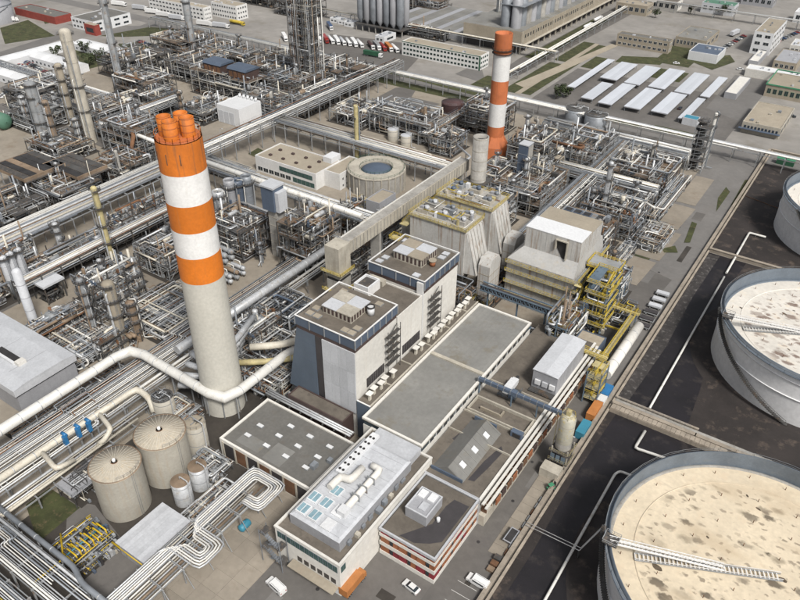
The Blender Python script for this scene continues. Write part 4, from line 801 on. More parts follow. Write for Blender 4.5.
# grey plant container on the annex roof, white machine
x0, x1, y0, y1 = -56.3, -48.9, 153.2, 173.5
t = T('roof_plant_container', 'large plain grey metal box house on the annex roof', 'plant room', ((x0 + x1) / 2, (y0 + y1) / 2, 9))
MB().box(x0, x1, y0, y1, 8.9, 15.6, 'panel_grey').build('wall', t)
for k in range(8): MB().box(x1, x1 + 0.05, y0 + 2.5 * k + 0.05, y0 + 2.5 * k + 2.45, 8.9, 15.5, 'panel_grey').build('cladding_panel', t)
MB().extr([(x0 - 0.2, 15.6), (x1 + 0.2, 15.6), ((x0 + x1) / 2, 16.0)], y0 - 0.2, y1 + 0.2, 'y', 'panel_lightgrey').build('roof', t)
for k in range(3): MB().box(x0 + 1 + k * 2.2, x0 + 2.6 + k * 2.2, y0 - 0.5, y0 - 0.01, 11, 12.6, 'panel_white' if k != 1 else 'panel_lightgrey').build('intake', t)
m = MB().rail([(x0, y0 - 2.2, 9.4), (x1, y0 - 2.2, 9.4)], 'steel', step=1); m.box(x0, x1, y0 - 2.2, y0 - 0.01, 9.2, 9.4, 'steel').build('landing', t)
t = T('roof_generator', 'white and grey machine on a steel frame on the brown annex roof', 'machine', (-60, 147, 9.3))
MB().box(-62.6, -57.4, 144, 149.4, 9.0, 9.6, 'steel').build('skid', t); MB().box(-61.8, -59.6, 145.6, 151.0, 9.6, 11.4, 'panel_white').box(-61.6, -59.8, 151.0, 152.0, 9.6, 11.0, 'panel_white').build('housing', t)
MB().box(-59.4, -57.8, 144.6, 147.6, 9.6, 10.8, 'panel_bluegrey').build('pump', t); MB().rail([(-62.6, 144, 9.6), (-57.4, 144, 9.6), (-57.4, 149.4, 9.6)], 'bluesteel', step=1.3).build('railing', t)
MB().cyl(-60.7, 153, 9, 10.8, 0.5, 'dark', 10).build('exhaust', t)
# rooftop low bays
t = T('roof_bay', 'low brown walled roof bay on the annex beside the conveyor tube', 'roof bay', (-56, 137, 9))
parapet(MB(), -66.9, -49.2, 134.3, 140.4, 8.9, 1.0, 0.35, 'concrete').build('kerb_wall', t); MB().box(-64, -58, 136.6, 137.0, 8.9, 9.9, 'roof_tan').box(-58, -57.6, 136.6, 139, 8.9, 9.7, 'roof_tan').build('low_wall', t)
# conveyor tube to silo
t = T('conveyor_tube', 'slim blue grey trussed tube crossing the annex roof to the stained silo', 'conveyor', (-55, 142, 9))
MB().box(-68.2, -41.0, 142.0, 143.0, 13.6, 14.6, 'panel_bluegrey').build('tube', t)
for k in range(14): MB().box(-68 + k * 2, -67.85 + k * 2, 141.93, 143.07, 13.5, 14.7, 'lightsteel').build('rib', t)
for xx in (-67.6, -57.5, -49.8): MB().bar((xx, 142.5, 8.9), (xx, 142.5, 13.6), 0.3, 'bluesteel').build('support', t)
cx, cy = -39.6, 138.2
t = T('stained_silo', 'yellow stained cylindrical silo on a dark legged frame beside the service road', 'silo', (cx, cy, 0))
MB().rev(cx, cy, [(0.8, 5.2), (2.1, 7.5), (2.1, 17.6), (1.7, 18.3), (0.1, 18.8)], 'silo_stained', 24).build('shell', t)
for z in (8, 10.5, 13, 15.5): MB().rev(cx, cy, [(2.15, z), (2.15, z + 0.15)], 'concrete', 24).build('ring', t)
MB().rev(cx, cy, [(2.13, 7.4), (2.13, 9.6)], 'concrete_grey', 24).build('lower_band', t)
for a in (-2.3, 2.1):
    for b in (-2.3, 2.1): MB().box(cx + a, cx + a + 0.3, cy + b, cy + b + 0.3, 0, 8, 'concrete').build('leg', t)
for z in (3.4, 6.6): MB().box(cx - 2.7, cx + 2.7, cy - 2.7, cy + 2.7, z, z + 0.12, 'grating').rail([(cx - 2.7, cy - 2.7, z), (cx + 2.7, cy - 2.7, z), (cx + 2.7, cy + 2.7, z)], 'pale_yellow', step=1.2).build('platform', t)
for i in range(3): MB().box(cx - 2.2 + i * 1.5, cx - 1.1 + i * 1.5, cy - 2.5, cy - 2.4, 3.6, 5.8, 'bluesteel').build('blue_panel', t)
MB().box(cx - 3.2, cx + 2.0, cy - 6.4, cy - 2.9, 0, 3.0, 'concrete').build('loading_box', t)
MB().rail([(cx + 1.9 * math.cos(i), cy + 1.9 * math.sin(i), 18.1) for i in range(6)], 'yellow', step=1, closed=True).box(cx - 0.6, cx + 0.5, cy - 0.5, cy + 0.6, 18.5, 20.1, 'pale_yellow').build('head_railing', t)
m = MB()
for s in (-0.25, 0.25): m.bar((cx - 2.75, cy + s, 0), (cx - 2.75, cy + s, 18), 0.08, 'pale_yellow')
m.build('ladder', t)
# ================================================================ precipitators
def precip(label, x0, x1, y0, y1, zt, seed):
    r = random.Random(seed); t = T('precipitator', label, 'precipitator', ((x0 + x1) / 2, (y0 + y1) / 2, 0))
    MB().box(x0, x1, y0, y1, 12, zt - 0.6, 'clad_rusty').build('casing', t)
    MB().box(x0 - 0.5, x1 + 0.5, y0 - 0.5, y1 + 0.5, zt - 0.5, zt, 'pale_yellow').build('deck', t)
    MB().box(x0, x1, y0, y1, zt, zt + 0.06, 'concrete_grey').build('roof', t)
    MB().rail([(x0 - 0.5, y0 - 0.5, zt), (x1 + 0.5, y0 - 0.5, zt), (x1 + 0.5, y1 + 0.5, zt), (x0 - 0.5, y1 + 0.5, zt)], 'yellow', step=1.5, t=0.09, closed=True).build('railing', t)
    nx = 3
    for i in range(nx):
        a0, a1 = x0 + (x1 - x0) * i / nx + 0.3, x0 + (x1 - x0) * (i + 1) / nx - 0.3; ym = (y0 + y1) / 2
        MB().hexa([(a0, y0, 12), (a1, y0, 12), (a1, y1, 12), (a0, y1, 12)][::-1] and [((a0 + a1) / 2 - 0.6, ym - 0.6, 5), ((a0 + a1) / 2 + 0.6, ym - 0.6, 5), ((a0 + a1) / 2 + 0.6, ym + 0.6, 5), ((a0 + a1) / 2 - 0.6, ym + 0.6, 5), (a0, y0, 12), (a1, y0, 12), (a1, y1, 12), (a0, y1, 12)], 'concrete_grey').build('hopper', t)
        for j in range(2):
            a, b = (a0 + a1) / 2, y0 + (y1 - y0) * (0.28 + 0.45 * j)
            MB().box(a - 2.3, a + 2.0, b - 1.3, b + 1.4, zt + 0.06, zt + 1.5, r.choice(['concrete', 'concrete_grey', 'lightsteel'])).build('rapper_house', t)
            MB().cyl(a + 1.0, b, zt + 1.5, zt + 2.8, 0.75, r.choice(['galvanised', 'panel_bluegrey', 'panel_lightgrey']), 12).box(a - 1.5, a, b - 0.6, b + 0.6, zt + 1.5, zt + 2.3, r.choice(['panel_grey', 'galvanised'])).build('transformer', t)
    for q in range(14): a, b = r.uniform(x0 + 0.5, x1 - 2), r.uniform(y0 + 0.5, y1 - 2); MB().box(a, a + r.uniform(0.5, 1.6), b, b + r.uniform(0.5, 1.6), zt + 0.07, zt + r.uniform(0.5, 2.2), r.choice(['panel_white', 'concrete', 'galvanised', 'pale_yellow', 'panel_grey'])).build('roof_unit', t)
    for q in range(6): MB().tube(el(route(r, x0, x1, y0, y1, zt + 0.4, zt + 2.2, 3), 0.4), 0.15, r.choice(['aluminium', 'yellow', 'white_pipe', 'rust']), 6).build('pipe', t)
    for i in range(4):
        for b in (y0 + 0.3, y1 - 0.6): a = x0 + 0.2 + i * (x1 - x0 - 0.6) / 3; MB().box(a, a + 0.35, b, b + 0.35, 0, 12, 'steel').build('leg', t)
    # tapering outlet duct leaning east, then a rounded box
    MB().hexa([(x1, y0 + 0.4, 13), (x1 + 4.6, y0 + 1.2, 13), (x1 + 4.6, y1 - 1.2, 13), (x1, y1 - 0.4, 13), (x1, y0 + 0.4, zt - 1.4), (x1 + 0.4, y0 + 0.4, zt - 1.4), (x1 + 0.4, y1 - 0.4, zt - 1.4), (x1, y1 - 0.4, zt - 1.4)], 'clad_rusty').build('outlet_hood', t)
    for i in range(6): yy = y0 + 0.8 + i * (y1 - y0 - 2) / 5; MB().hexa([(x1 + 0.4, yy, zt - 1.35), (x1 + 4.62, yy, 13.2), (x1 + 4.62, yy + 0.14, 13.2), (x1 + 0.4, yy + 0.14, zt - 1.35), (x1 + 0.55, yy, zt - 1.3), (x1 + 4.8, yy, 13.2), (x1 + 4.8, yy + 0.14, 13.2), (x1 + 0.55, yy + 0.14, zt - 1.3)], 'concrete_grey').build('stiffener', t)
    c = x1 + 4.8
    MB().extr([(y0 + 2, 3), (y1 - 2, 3), (y1 - 2, 17.5), (y1 - 3.6, 19.8), (y0 + 3.6, 19.8), (y0 + 2, 17.5)], c, c + 4.4, 'x', 'clad_rusty').build('outlet_duct', t)
    for z in (5, 8, 11, 14): MB().box(c + 0.1, c + 4.46, y0 + 1.93, y1 - 1.93, z, z + 0.22, 'roof_tan').build('stiffener', t)
    MB().box(c - 1, c + 5.2, y0 + 0.6, y1 - 0.6, 2.7, 2.95, 'grating').rail([(c - 1, y0 + 0.6, 2.95), (c + 5.2, y0 + 0.6, 2.95), (c + 5.2, y1 - 0.6, 2.95)], 'yellow', step=1.3, t=0.09).build('platform', t)
    MB().rail([(x0 - 3, y0 - 0.5, zt - 4.5), (x0, y0 - 0.5, zt - 0.6)], 'yellow', step=1, t=0.09).box(x0 - 3.5, x0 - 0.6, y0 - 1.5, y1, zt - 4.8, zt - 4.5, 'pale_yellow').build('stair', t)
precip('front precipitator with yellow railed roof, directly behind the rear boiler block', -121.8, -99.8, 188.6, 200.6, 30.0, 3)
precip('rear precipitator with yellow railed roof, beneath the pale grey stack', -121.8, -99.6, 206.6, 218.8, 30.0, 4)
# ================================================================ concrete conveyor bridge and its end tower
t = T('concrete_conveyor_bridge', 'long raised bare concrete box bridge running past the precipitators to the banded chimney', 'bridge', (-132, 200, 0))
x0, x1, z0, z1 = -133.2, -128.6, 24.0, 28.6
for k in range(20): y = 162.2 + k * 4.0; MB().box(x0, x1, y, y + 3.93, z0, z1, 'concrete').build('box_section', t)
MB().box(x0 + 0.3, x1 - 0.3, 162.2, 242, z1, z1 + 0.15, 'concrete_grey').build('roof', t)
for k in range(40): y = 162.4 + k * 2; MB().box(x1, x1 + 0.18, y, y + 0.2, z0, z1 - 0.1, 'concrete_grey').build('rib', t)
MB().box(x0 + 0.6, x0 + 0.9, 163, 242, z1 + 0.15, z1 + 0.45, 'white_pipe').build('cable_tray', t)
for y in (180, 200, 220, 238): MB().box(x0 + 0.4, x1 - 0.4, y, y + 1.2, 0, z0, 'concrete_grey').build('pier', t)
t = T('bridge_tower', 'concrete transfer tower with yellow railing carrying the near end of the conveyor bridge', 'tower', (-131, 158.5, 0))
MB().box(-133.6, -128.2, 156.2, 162.1, 0, 16, 'concrete_grey').build('shaft', t); MB().box(-133.4, -128.4, 156.4, 162.0, 16, 17.4, 'dark').build('dark_band', t); MB().box(-133.8, -128.0, 156.0, 162.1, 17.4, 29, 'concrete').build('head', t)
for z in (12.0, 19.5): MB().box(-135, -126.8, 155, 162.5, z - 0.15, z, 'pale_yellow').rail([(-135, 155, z), (-126.8, 155, z), (-126.8, 162.5, z)], 'yellow', step=1.2, t=0.1).build('gallery', t)
# ================================================================ big grey plant with yellow galleries
x0, x1, y0, y1 = -88.6, -64.2, 199.6, 226.0
t = T('desulphurisation_plant', 'large rust streaked grey clad plant with white roof, dark opening and yellow galleries', 'building', ((x0 + x1) / 2, (y0 + y1) / 2, 0))
MB().box(x0, x1, y0, y1, 0, 18, 'clad_rusty').build('lower_casing', t)
MB().hexa([(x0, y0, 18), (x1, y0, 18), (x1, y1, 18), (x0, y1, 18), (-84.4, 203.0, 22.5), (x1 - 0.5, 203.0, 22.5), (x1 - 0.5, y1 - 1, 22.5), (-84.4, y1 - 1, 22.5)], 'clad_plain').build('shoulder', t)
MB().box(-84.4, x1 - 0.5, 203.0, 211.5, 22.5, 30.0, 'clad_rusty').build('upper_casing', t)
MB().box(-84.4, x1 - 0.5, 211.5, 222.5, 22.5, 29.2, 'clad_rusty').build('upper_casing', t)
MB().box(-84.5, x1 - 0.4, 202.9, 211.6, 30.0, 30.25, 'panel_white').build('white_roof', t)
MB().box(-84.4, x1 - 0.5, 211.6, 222.5, 29.2, 29.3, 'roof_tan').build('roof', t)
for k in range(14): a = x0 + 0.3 + k * 1.8; MB().box(a, a + 0.1, y0 - 0.06, y0, 0, 18, 'clad_plain').build('cladding_rib', t)
for k in range(11): a = -84.2 + k * 1.85; MB().box(a, a + 0.08, 202.94, 203.0, 22.6, 29.9, 'clad_plain').build('cladding_rib', t)
for k in range(12): a = 203.4 + k * 1.65; MB().box(x1 - 0.5, x1 - 0.43, a, a + 0.08, 22.6, 29.0, 'clad_plain').build('cladding_rib', t)
MB().poly([(-72.8, 202.84, 28.6), (-69.2, 202.84, 28.6), (-69.2, 202.84, 22.6), (-70.2, 202.84, 21.9), (-72.8, 202.84, 26)], 'dark').build('dark_opening', t)
MB().box(-73.2, -72.8, 201.9, 202.83, 25.6, 28.9, 'concrete').box(-69.2, -68.8, 201.9, 202.83, 22.4, 28.9, 'concrete').box(-73.2, -68.8, 201.9, 202.83, 28.9, 29.2, 'concrete').build('opening_hood', t)
for z in (4.5, 9.0, 13.5, 17.0):
    MB().box(x0 - 0.2, x1 + 1.6, y0 - 1.1, y0 - 0.15, z - 0.12, z, 'lightsteel').build('gallery', t); MB().rail([(x0 - 0.2, y0 - 1.1, z), (x1 + 1.6, y0 - 1.1, z)], 'yellow', step=1.3, t=0.1).box(x0 - 0.2, x1 + 1.6, y0 - 1.2, y0 - 1.11, z - 0.2, z + 0.1, 'pale_yellow').build('gallery_railing', t)
    MB().box(x1 + 0.1, x1 + 1.6, y0 - 0.14, y1 + 2, z - 0.12, z, 'lightsteel').build('gallery', t); MB().rail([(x1 + 1.6, y0 - 0.1, z), (x1 + 1.6, y1 + 2, z)], 'yellow', step=1.3, t=0.1).box(x1 + 1.61, x1 + 1.7, y0, y1 + 2, z - 0.25, z + 0.2, 'pale_yellow').build('gallery_railing', t)
for yy in range(201, 227, 5):
    for a in (x1 + 1.2,): MB().box(a, a + 0.3, yy, yy + 0.3, 0, 17, 'steel').build('post', t)
for k, (a, b, z) in enumerate(((-83, 224, 29.3), (-78, 224, 29.3), (-73, 224, 29.3))): pass
for i in range(3):
    for j in range(3): MB().box(-84 + i * 3.6, -81 + i * 3.6, 228.3 + j * 3.6, 231.3 + j * 3.6, 22, 22.5, 'panel_bluegrey').box(-83.7 + i * 3.6, -81.3 + i * 3.6, 228.6 + j * 3.6, 231.0 + j * 3.6, 22.5, 22.6, 'dark').build('fan_cell', t)
MB().box(-85, -72, 227, 240, 21.5, 21.95, 'lightsteel').build('fan_deck', t)
for a in (-84.6, -72.8):
    for b in (227.5, 239): MB().box(a, a + 0.4, b, b + 0.4, 0, 21.5, 'steel').build('leg', t)
# ================================================================ floating roof tanks
def float_tank(cx, cy, R0, h, roofm, label, seed, stair_a, ladder_a, ladder=True, nst=90):
    r = random.Random(seed); t = T('floating_roof_tank', label, 'oil tank', (cx, cy, 0)); N = 72
    MB().rev(cx, cy, [(R0, 0), (R0, h * 0.5)], 'tank_white', N).build('shell', t); MB().rev(cx, cy, [(R0, h * 0.5), (R0, h)], 'tank_white', N).build('shell', t)
    for z in (h * 0.5, h * 0.8): MB().rev(cx, cy, [(R0, z), (R0 + 0.28, z), (R0 + 0.28, z + 0.2), (R0, z + 0.2)], 'tank_white', N).build('stiffening_ring', t)
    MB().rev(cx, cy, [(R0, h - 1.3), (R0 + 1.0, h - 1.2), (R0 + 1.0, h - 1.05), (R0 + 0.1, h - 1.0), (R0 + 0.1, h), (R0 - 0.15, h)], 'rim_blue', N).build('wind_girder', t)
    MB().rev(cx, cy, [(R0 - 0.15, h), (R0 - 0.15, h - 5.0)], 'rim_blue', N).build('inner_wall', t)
    hr = h - 4.6; P2 = [(cx + (R0 - 0.2) * math.cos(i * 2 * math.pi / N), cy + (R0 - 0.2) * math.sin(i * 2 * math.pi / N), hr) for i in range(N)]
    MB().poly(P2, roofm).build('floating_roof', t)
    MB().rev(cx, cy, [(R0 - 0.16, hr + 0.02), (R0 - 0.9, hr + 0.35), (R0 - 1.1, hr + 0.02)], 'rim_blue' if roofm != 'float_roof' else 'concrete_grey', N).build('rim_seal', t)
    MB().rev(cx, cy, [(R0 - 5.8, hr + 0.03), (R0 - 5.95, hr + 0.22), (R0 - 6.1, hr + 0.03)], roofm, N).build('pontoon_edge', t)
    MB().rev(cx, cy, [(R0 + 0.95, h - 1.03), (R0 + 0.2, h - 1.0)], 'rim_blue', N).rail([(cx + (R0 + 0.95) * math.cos(i * 0.13090), cy + (R0 + 0.95) * math.sin(i * 0.13090), h - 1.0) for i in range(48)], 'lightsteel', step=6, t=0.06, closed=True).build('rim_railing', t)
    for rad, n in ((R0 - 3, 22), (R0 - 10, 16), (R0 - 17, 11), (R0 - 24, 6)):
        for i in range(n):
            a = i * 2 * math.pi / n + rad; piece('rleg', 'roof_leg', lambda m: m.cyl(0, 0, 0, 0.9, 0.09, 'rust', 6), t, (cx + rad * math.cos(a), cy + rad * math.sin(a), hr))
    m = MB()    # rain puddles and dirt left on the roof plates, stretched with the wind
    for i in range(nst):
        q = math.sqrt(r.uniform(0.0, 1)) * (R0 - 7); a = r.uniform(0, 6.283); px, py = cx + q * math.cos(a), cy + q * math.sin(a)
        if r.random() < 0.35 and q > 6: px -= 4
        L_ = r.uniform(0.3, 0.9) * (1.6 if r.random() < 0.18 else 1); Wd = L_ * r.uniform(0.35, 0.6); th = r.gauss(-0.55, 0.25); k = [r.uniform(0.85, 1.15) for _ in range(12)]
        m.poly([(px + L_ * k[j] * math.cos(j * 0.5236) * math.cos(th) - Wd * k[j] * math.sin(j * 0.5236) * math.sin(th), py + L_ * k[j] * math.cos(j * 0.5236) * math.sin(th) + Wd * k[j] * math.sin(j * 0.5236) * math.cos(th), hr + 0.012 + 0.0004 * i) for j in range(12)], 'stain')
    m.build('puddle_stains', t, kind='stuff')
    # zigzag stair on the shell
    a0, a1 = stair_a; m = MB(); n = 64; up = []
    for i in range(n + 1): a = a0 + (a1 - a0) * i / n; z = 0.3 + (h - 1.3) * i / n; up.append((cx + (R0 + 1.15) * math.cos(a), cy + (R0 + 1.15) * math.sin(a), z)); m.box(up[-1][0] - 0.55, up[-1][0] + 0.55, up[-1][1] - 0.55, up[-1][1] + 0.55, z - 0.12, z, 'steel')
    m.tube(up, 0.22, 'steel', 4).tube([(a, b, z + 1.1) for a, b, z in up], 0.06, 'steel', 4)
    for a, b, z in up[::3]: m.bar((a, b, z), (a, b, z + 1.1), 0.06, 'steel')
    m.build('shell_stair', t)
    if ladder:
        ux, uy = math.cos(ladder_a), math.sin(ladder_a); vx, vy = -uy, ux; s0 = R0 + 0.2; s1 = 7.0
        W_ = lambda s, o, z: (cx + ux * s + vx * o, cy + uy * s + vy * o, z)
        m = MB(); n = 26
        for o in (-0.55, 0.55):
            m.bar(W_(s0, o, h), W_(s1, o, hr + 0.7), 0.32, 'paint_white'); m.bar(W_(s0, o, h + 1.0), W_(s1, o, hr + 1.7), 0.13, 'paint_white')
            for i in range(n): f0, f1 = i / n, (i + 1) / n; m.bar(W_(s0 + (s1 - s0) * f0, o, h + (hr + 0.7 - h) * f0), W_(s0 + (s1 - s0) * f1, o, h + 1 + (hr + 0.7 - h) * f1), 0.08, 'paint_white')
        m.build('rolling_ladder', t); m = MB()
        for i in range(40): f = i / 40; z = h + (hr + 0.7 - h) * f; m.bar(W_(s0 + (s1 - s0) * f, -0.55, z), W_(s0 + (s1 - s0) * f, 0.55, z), 0.16, 'lightsteel')
        m.build('ladder_treads', t)
        O = lambda s, o, z: (cx + ux * s + vx * (o - 0.0), cy + uy * s + vy * (o - 0.0), z)
        m = MB()
        for o in (-0.9, 0.9): m.bar(O(R0 - 6, o, hr + 0.4), O(-5, o, hr + 0.4), 0.24, 'lightsteel'); m.bar(O(R0 - 6, o, hr + 1.0), O(-5, o, hr + 1.0), 0.1, 'paint_white')
        for i in range(34): s = R0 - 6 - i * (R0 - 1) / 34; m.bar(O(s, -0.9, hr + 0.42), O(s, 0.9, hr + 0.42), 0.2, 'paint_white')
        m.build('ladder_track', t)
        m = MB(); c = W_(R0 - 0.2, 0, h + 0.2); m.box(c[0] - 1.6, c[0] + 1.6, c[1] - 1.6, c[1] + 1.6, c[2], c[2] + 0.1, 'grating').rail([(c[0] - 1.6, c[1] - 1.6, c[2]), (c[0] + 1.6, c[1] - 1.6, c[2]), (c[0] + 1.6, c[1] + 1.6, c[2]), (c[0] - 1.6, c[1] + 1.6, c[2])], 'lightsteel', step=1.5, closed=True, t=0.08).build('gauger_platform', t)
    return t
float_tank(11.5, 121.3, 31.4, 17.5, 'float_roof', 'huge open topped white tank with cream floating roof and long white rolling ladder', 11, (4.25, 3.44), math.radians(204.5), True, 14)
float_tank(11.5, 222.5, 31.9, 17.5, 'float_roof_white', 'huge white tank with zigzag stair down its side, between the other two huge tanks', 12, (4.61, 3.44), math.radians(207), True, 12)
float_tank(12.0, 321.5, 32.3, 17.5, 'float_roof_white', 'huge white tank partly cut off, farthest from the cream floating roof tank', 13, (4.6, 3.9), math.radians(60), False, 10)
def run(name, label, pts, r, m, cat='pipe', n=8, bend=None, sup=None, sm='lightsteel'):
    t = T(name, label, cat, (pts[0][0], pts[0][1], 0)); P_ = el(pts, bend or r * 2.2)
    MB().tube(P_, r, m, n).build('pipe_run', t)
    if sup:
        acc = 0
        for a, b in zip(pts, pts[1:]):
            a, b = Vector(a), Vector(b); L_ = (b - a).length
            for i in range(int(L_ / sup) + 1):
                p = a.lerp(b, min(1, (i + 0.3) * sup / L_))
                if p.z - r > 0.4 and abs((b - a).normalized().z) < 0.7: MB().box(p.x - 0.15, p.x + 0.15, p.y - 0.15, p.y + 0.15, 0, p.z - r, sm).build('support_post', t)
            for i in range(1, int(L_ / 6)): # joint bands
                p = a.lerp(b, i * 6 / L_); d = (b - a).normalized() * 0.12; MB().tube([p - d, p + d], r * 1.05, 'aluminium', n).build('joint_band', t)
    return t
run('basin_pipe', 'white pipe laid across the black basin floor beside the cream roofed tank', [(-25.6, 84.2, 0.9), (-25.6, 98.3, 0.9), (-25.8, 142.9, 0.9), (-25, 144.6, 0.9), (-21.6, 144.9, 0.9)], 0.36, 'white_pipe', sup=9)
run('basin_pipe', 'white pipe running straight up the black basin beside the white zigzag stair tank', [(-26.4, 173, 0.9), (-26.4, 259.5, 0.9)], 0.36, 'white_pipe', sup=9)
run('basin_pipe', 'white bent pipe joining the farthest tank across the brown basin', [(-26.4, 262.5, 1.0), (-26.4, 300.0, 1.0), (-19.9, 300, 1.0)], 0.42, 'white_pipe', sup=9)
run('basin_pipe', 'short white bent pipe crossing below the concrete dike', [(-24.4, 163.1, 0.9), (-24.6, 155.1, 0.9), (-17.3, 156, 0.9), (-13.8, 156.2, 0.9)], 0.42, 'white_pipe')
run('rusty_line', 'thin rust brown line on the floor of the upper brown basin', [(-36, 336, 0.3), (-19, 331, 0.3)], 0.12, 'rust', n=6)
t = T('pipe_bridge', 'thin white twin pipe bridge from the retaining wall to the cream roofed tank', 'pipe', (-37, 110, 0))
for k in (0, 0.9): MB().tube([(-38, 113.5 + k, 2.2), (-24, 113.6 + k, 2.6), (-19.6, 113 + k, 16)], 0.09, 'paint_white', 6).build('pipe', t)
MB().box(-24.2, -23.9, 113.4, 114.6, 0, 2.5, 'steel').build('post', t)
# ================================================================ cream cone roof tanks and small tanks at the striped chimney
def cone_tank(x, y, r, h, label, roofm='tank_cream', ribs=36):
    t = T('cone_roof_tank', label, 'tank', (x, y, 0)); m = MB().rev(x, y, [(r, 0), (r, h)], 'tank_cream', 48); m.build('shell', t)
    MB().rev(x, y, [(r + 0.2, h - 0.1), (r + 0.2, h + 0.12), (r * 0.12, h + r * 0.17)], 'cone_roof', 48).build('cone_roof', t)
    for z in (h * 0.25, h * 0.5, h * 0.75): MB().rev(x, y, [(r + 0.012, z), (r + 0.012, z + 0.06)], 'concrete', 48).build('weld_seam', t)
    for i in range(ribs):
        a = i * 2 * math.pi / ribs; c, s = math.cos(a), math.sin(a)
        piece(('rib', r), 'roof_rib', lambda q: q.bar((r * 0.13, 0, r * 0.165), (r + 0.15, 0, 0.14), 0.08, 'cream_pipe'), t, (x, y, h), a)
    MB().rev(x, y, [(r + 0.19, h + 0.1), (r + 0.28, h + 0.24), (r - 0.1, h + 0.2)], 'brown_pipe', 48).build('rim', t)
    MB().rev(x, y, [(0.95, h + r * 0.15), (0.9, h + r * 0.17 + 0.2)], 'rust', 16).cyl(x, y, h + r * 0.15, h + r * 0.17 + 0.7, 0.42, 'paint_white', 12).build('vent', t)
    m = MB()
    for s in (-0.25, 0.25): m.bar((x + r + 0.35, y + s, 0), (x + r + 0.35, y + s, h + 1), 0.06, 'lightsteel')
    m.build('ladder', t); MB().rail([(x + r * 0.97 * math.cos(a), y + r * 0.97 * math.sin(a), h + 0.2) for a in (-0.6, -0.3, 0, 0.3, 0.6)], 'lightsteel', step=1.2).build('railing', t)
    return t
cone_tank(-125.8, 63.6, 6.1, 14.5, 'cream cone roofed storage tank nearer the yellow pipe manifold')
cone_tank(-125.4, 77.2, 6.4, 14.3, 'cream cone roofed storage tank behind its twin, beside the small machinery tank')
def small_tank(x, y, r, h, label, m, roofm, rail=True, clutter=0, legs=0):
    t = T('small_tank', label, 'tank', (x, y, 0)); MB().rev(x, y, [(r, legs), (r, h), (0.05, h + r * 0.2)], m, 28).build('shell', t)
    MB().rev(x, y, [(r + 0.04, h + 0.02), (0.05, h + r * 0.2 + 0.03)], roofm, 28).build('roof', t)
    for z in (h * 0.4, h * 0.85): MB().rev(x, y, [(r + 0.03, z), (r + 0.03, z + 0.15)], 'galvanised', 28).build('band', t)
    if rail: MB().rail([(x + r * math.cos(i * 0.5236), y + r * math.sin(i * 0.5236), h) for i in range(12)], 'lightsteel', step=1.5, closed=True).build('railing', t)
    q = random.Random(int(x * 10)); mb = MB()
    for i in range(clutter): mb.tube(route(q, x - r * 0.7, x + r * 0.7, y - r * 0.7, y + r * 0.7, h + 0.2, h + 1.8, 3), 0.12, q.choice(['aluminium', 'galvanised', 'steel']), 5)
    if clutter: mb.build('agitator_drive', t)
    if legs:
        for i in range(6): MB().box(x + r * 0.85 * math.cos(i) - 0.15, x + r * 0.85 * math.cos(i) + 0.15, y + r * 0.85 * math.sin(i) - 0.15, y + r * 0.85 * math.sin(i) + 0.15, 0, legs + 0.2, 'steel').build('leg', t)
    MB().tube(el([(x, y, h + 0.6), (x, y, h + 1.6), (x + r + 0.5, y, h + 1.6), (x + r + 0.5, y, 0.3), (x + r + 3, y, 0.3)], 0.5), 0.16, 'aluminium', 6).build('pipe', t)
    return t
small_tank(-139.9, 89.6, 3.0, 10.0, 'small grey topped tank crowded with machinery, beside the thick cream elbow pipe', 'tank_cream', 'steel', True, 16, 3)
small_tank(-123.9, 86.8, 2.9, 10.8, 'small tank with railed rusty rim in front of the striped chimney', 'tank_cream', 'roof_tan', True, 6)
small_tank(-114.3, 72.5, 2.4, 7.6, 'squat silver tank with rust brown top, left one of the little pair', 'aluminium', 'brown_pipe', False)
small_tank(-114.5, 78.4, 2.4, 7.6, 'squat silver tank with rust brown top, right one of the little pair', 'aluminium', 'brown_pipe', False)
# ================================================================ great insulated pipes
Z = 9.5
run('insulated_main', 'very thick pale insulated pipe that bends round the striped chimney', [(-165.3, 20, Z), (-165.3, 99.5, Z), (-124.0, 98.0, Z), (-124.0, 126, Z), (-118, 131, Z)], 1.45, 'white_pipe', n=16, bend=6, sup=14)
run('insulated_main', 'thick cream pipe with side branches along the near edge of the wide pipe rack', [(-151.7, 44.8, 8), (-150.5, 89.1, 8), (-143.7, 88.1, 8), (-141.7, 87, 5)], 0.9, 'cream_pipe', n=12, bend=2.4, sup=12)
run('branch_pipe', 'cream elbowed branch pipe nearest the grey tank platform', [(-152, 76.5, 8), (-143, 74.2, 8), (-143, 71.3, 6), (-145.4, 70.7, 4)], 0.7, 'cream_pipe', n=10, bend=1.2)
run('branch_pipe', 'cream elbowed branch pipe farther down the rack by the black platform', [(-152, 58.8, 8), (-143.3, 57.4, 7.5), (-143.2, 62.3, 6.5)], 0.7, 'cream_pipe', n=10, bend=1.2)
run('insulated_main', 'very thick silver pipe running toward the concrete bridge tower', [(-152.2, 106, 10), (-152.2, 186, 10)], 1.45, 'aluminium', n=16, sup=14)
run('insulated_main', 'thick cream stained pipe entering the boiler house above the silver one', [(-133, 118, 12), (-126, 124, 12), (-119, 136, 12), (-111, 140, 12)], 1.1, 'cream_pipe', n=14, bend=4, sup=9)
run('insulated_main', 'thick yellow stained pipe just below the cream one at the boiler house', [(-135, 112, 9), (-126, 119, 9), (-118, 128, 9), (-112, 131, 9)], 0.95, 'pale_yellow', n=14, bend=4, sup=9)
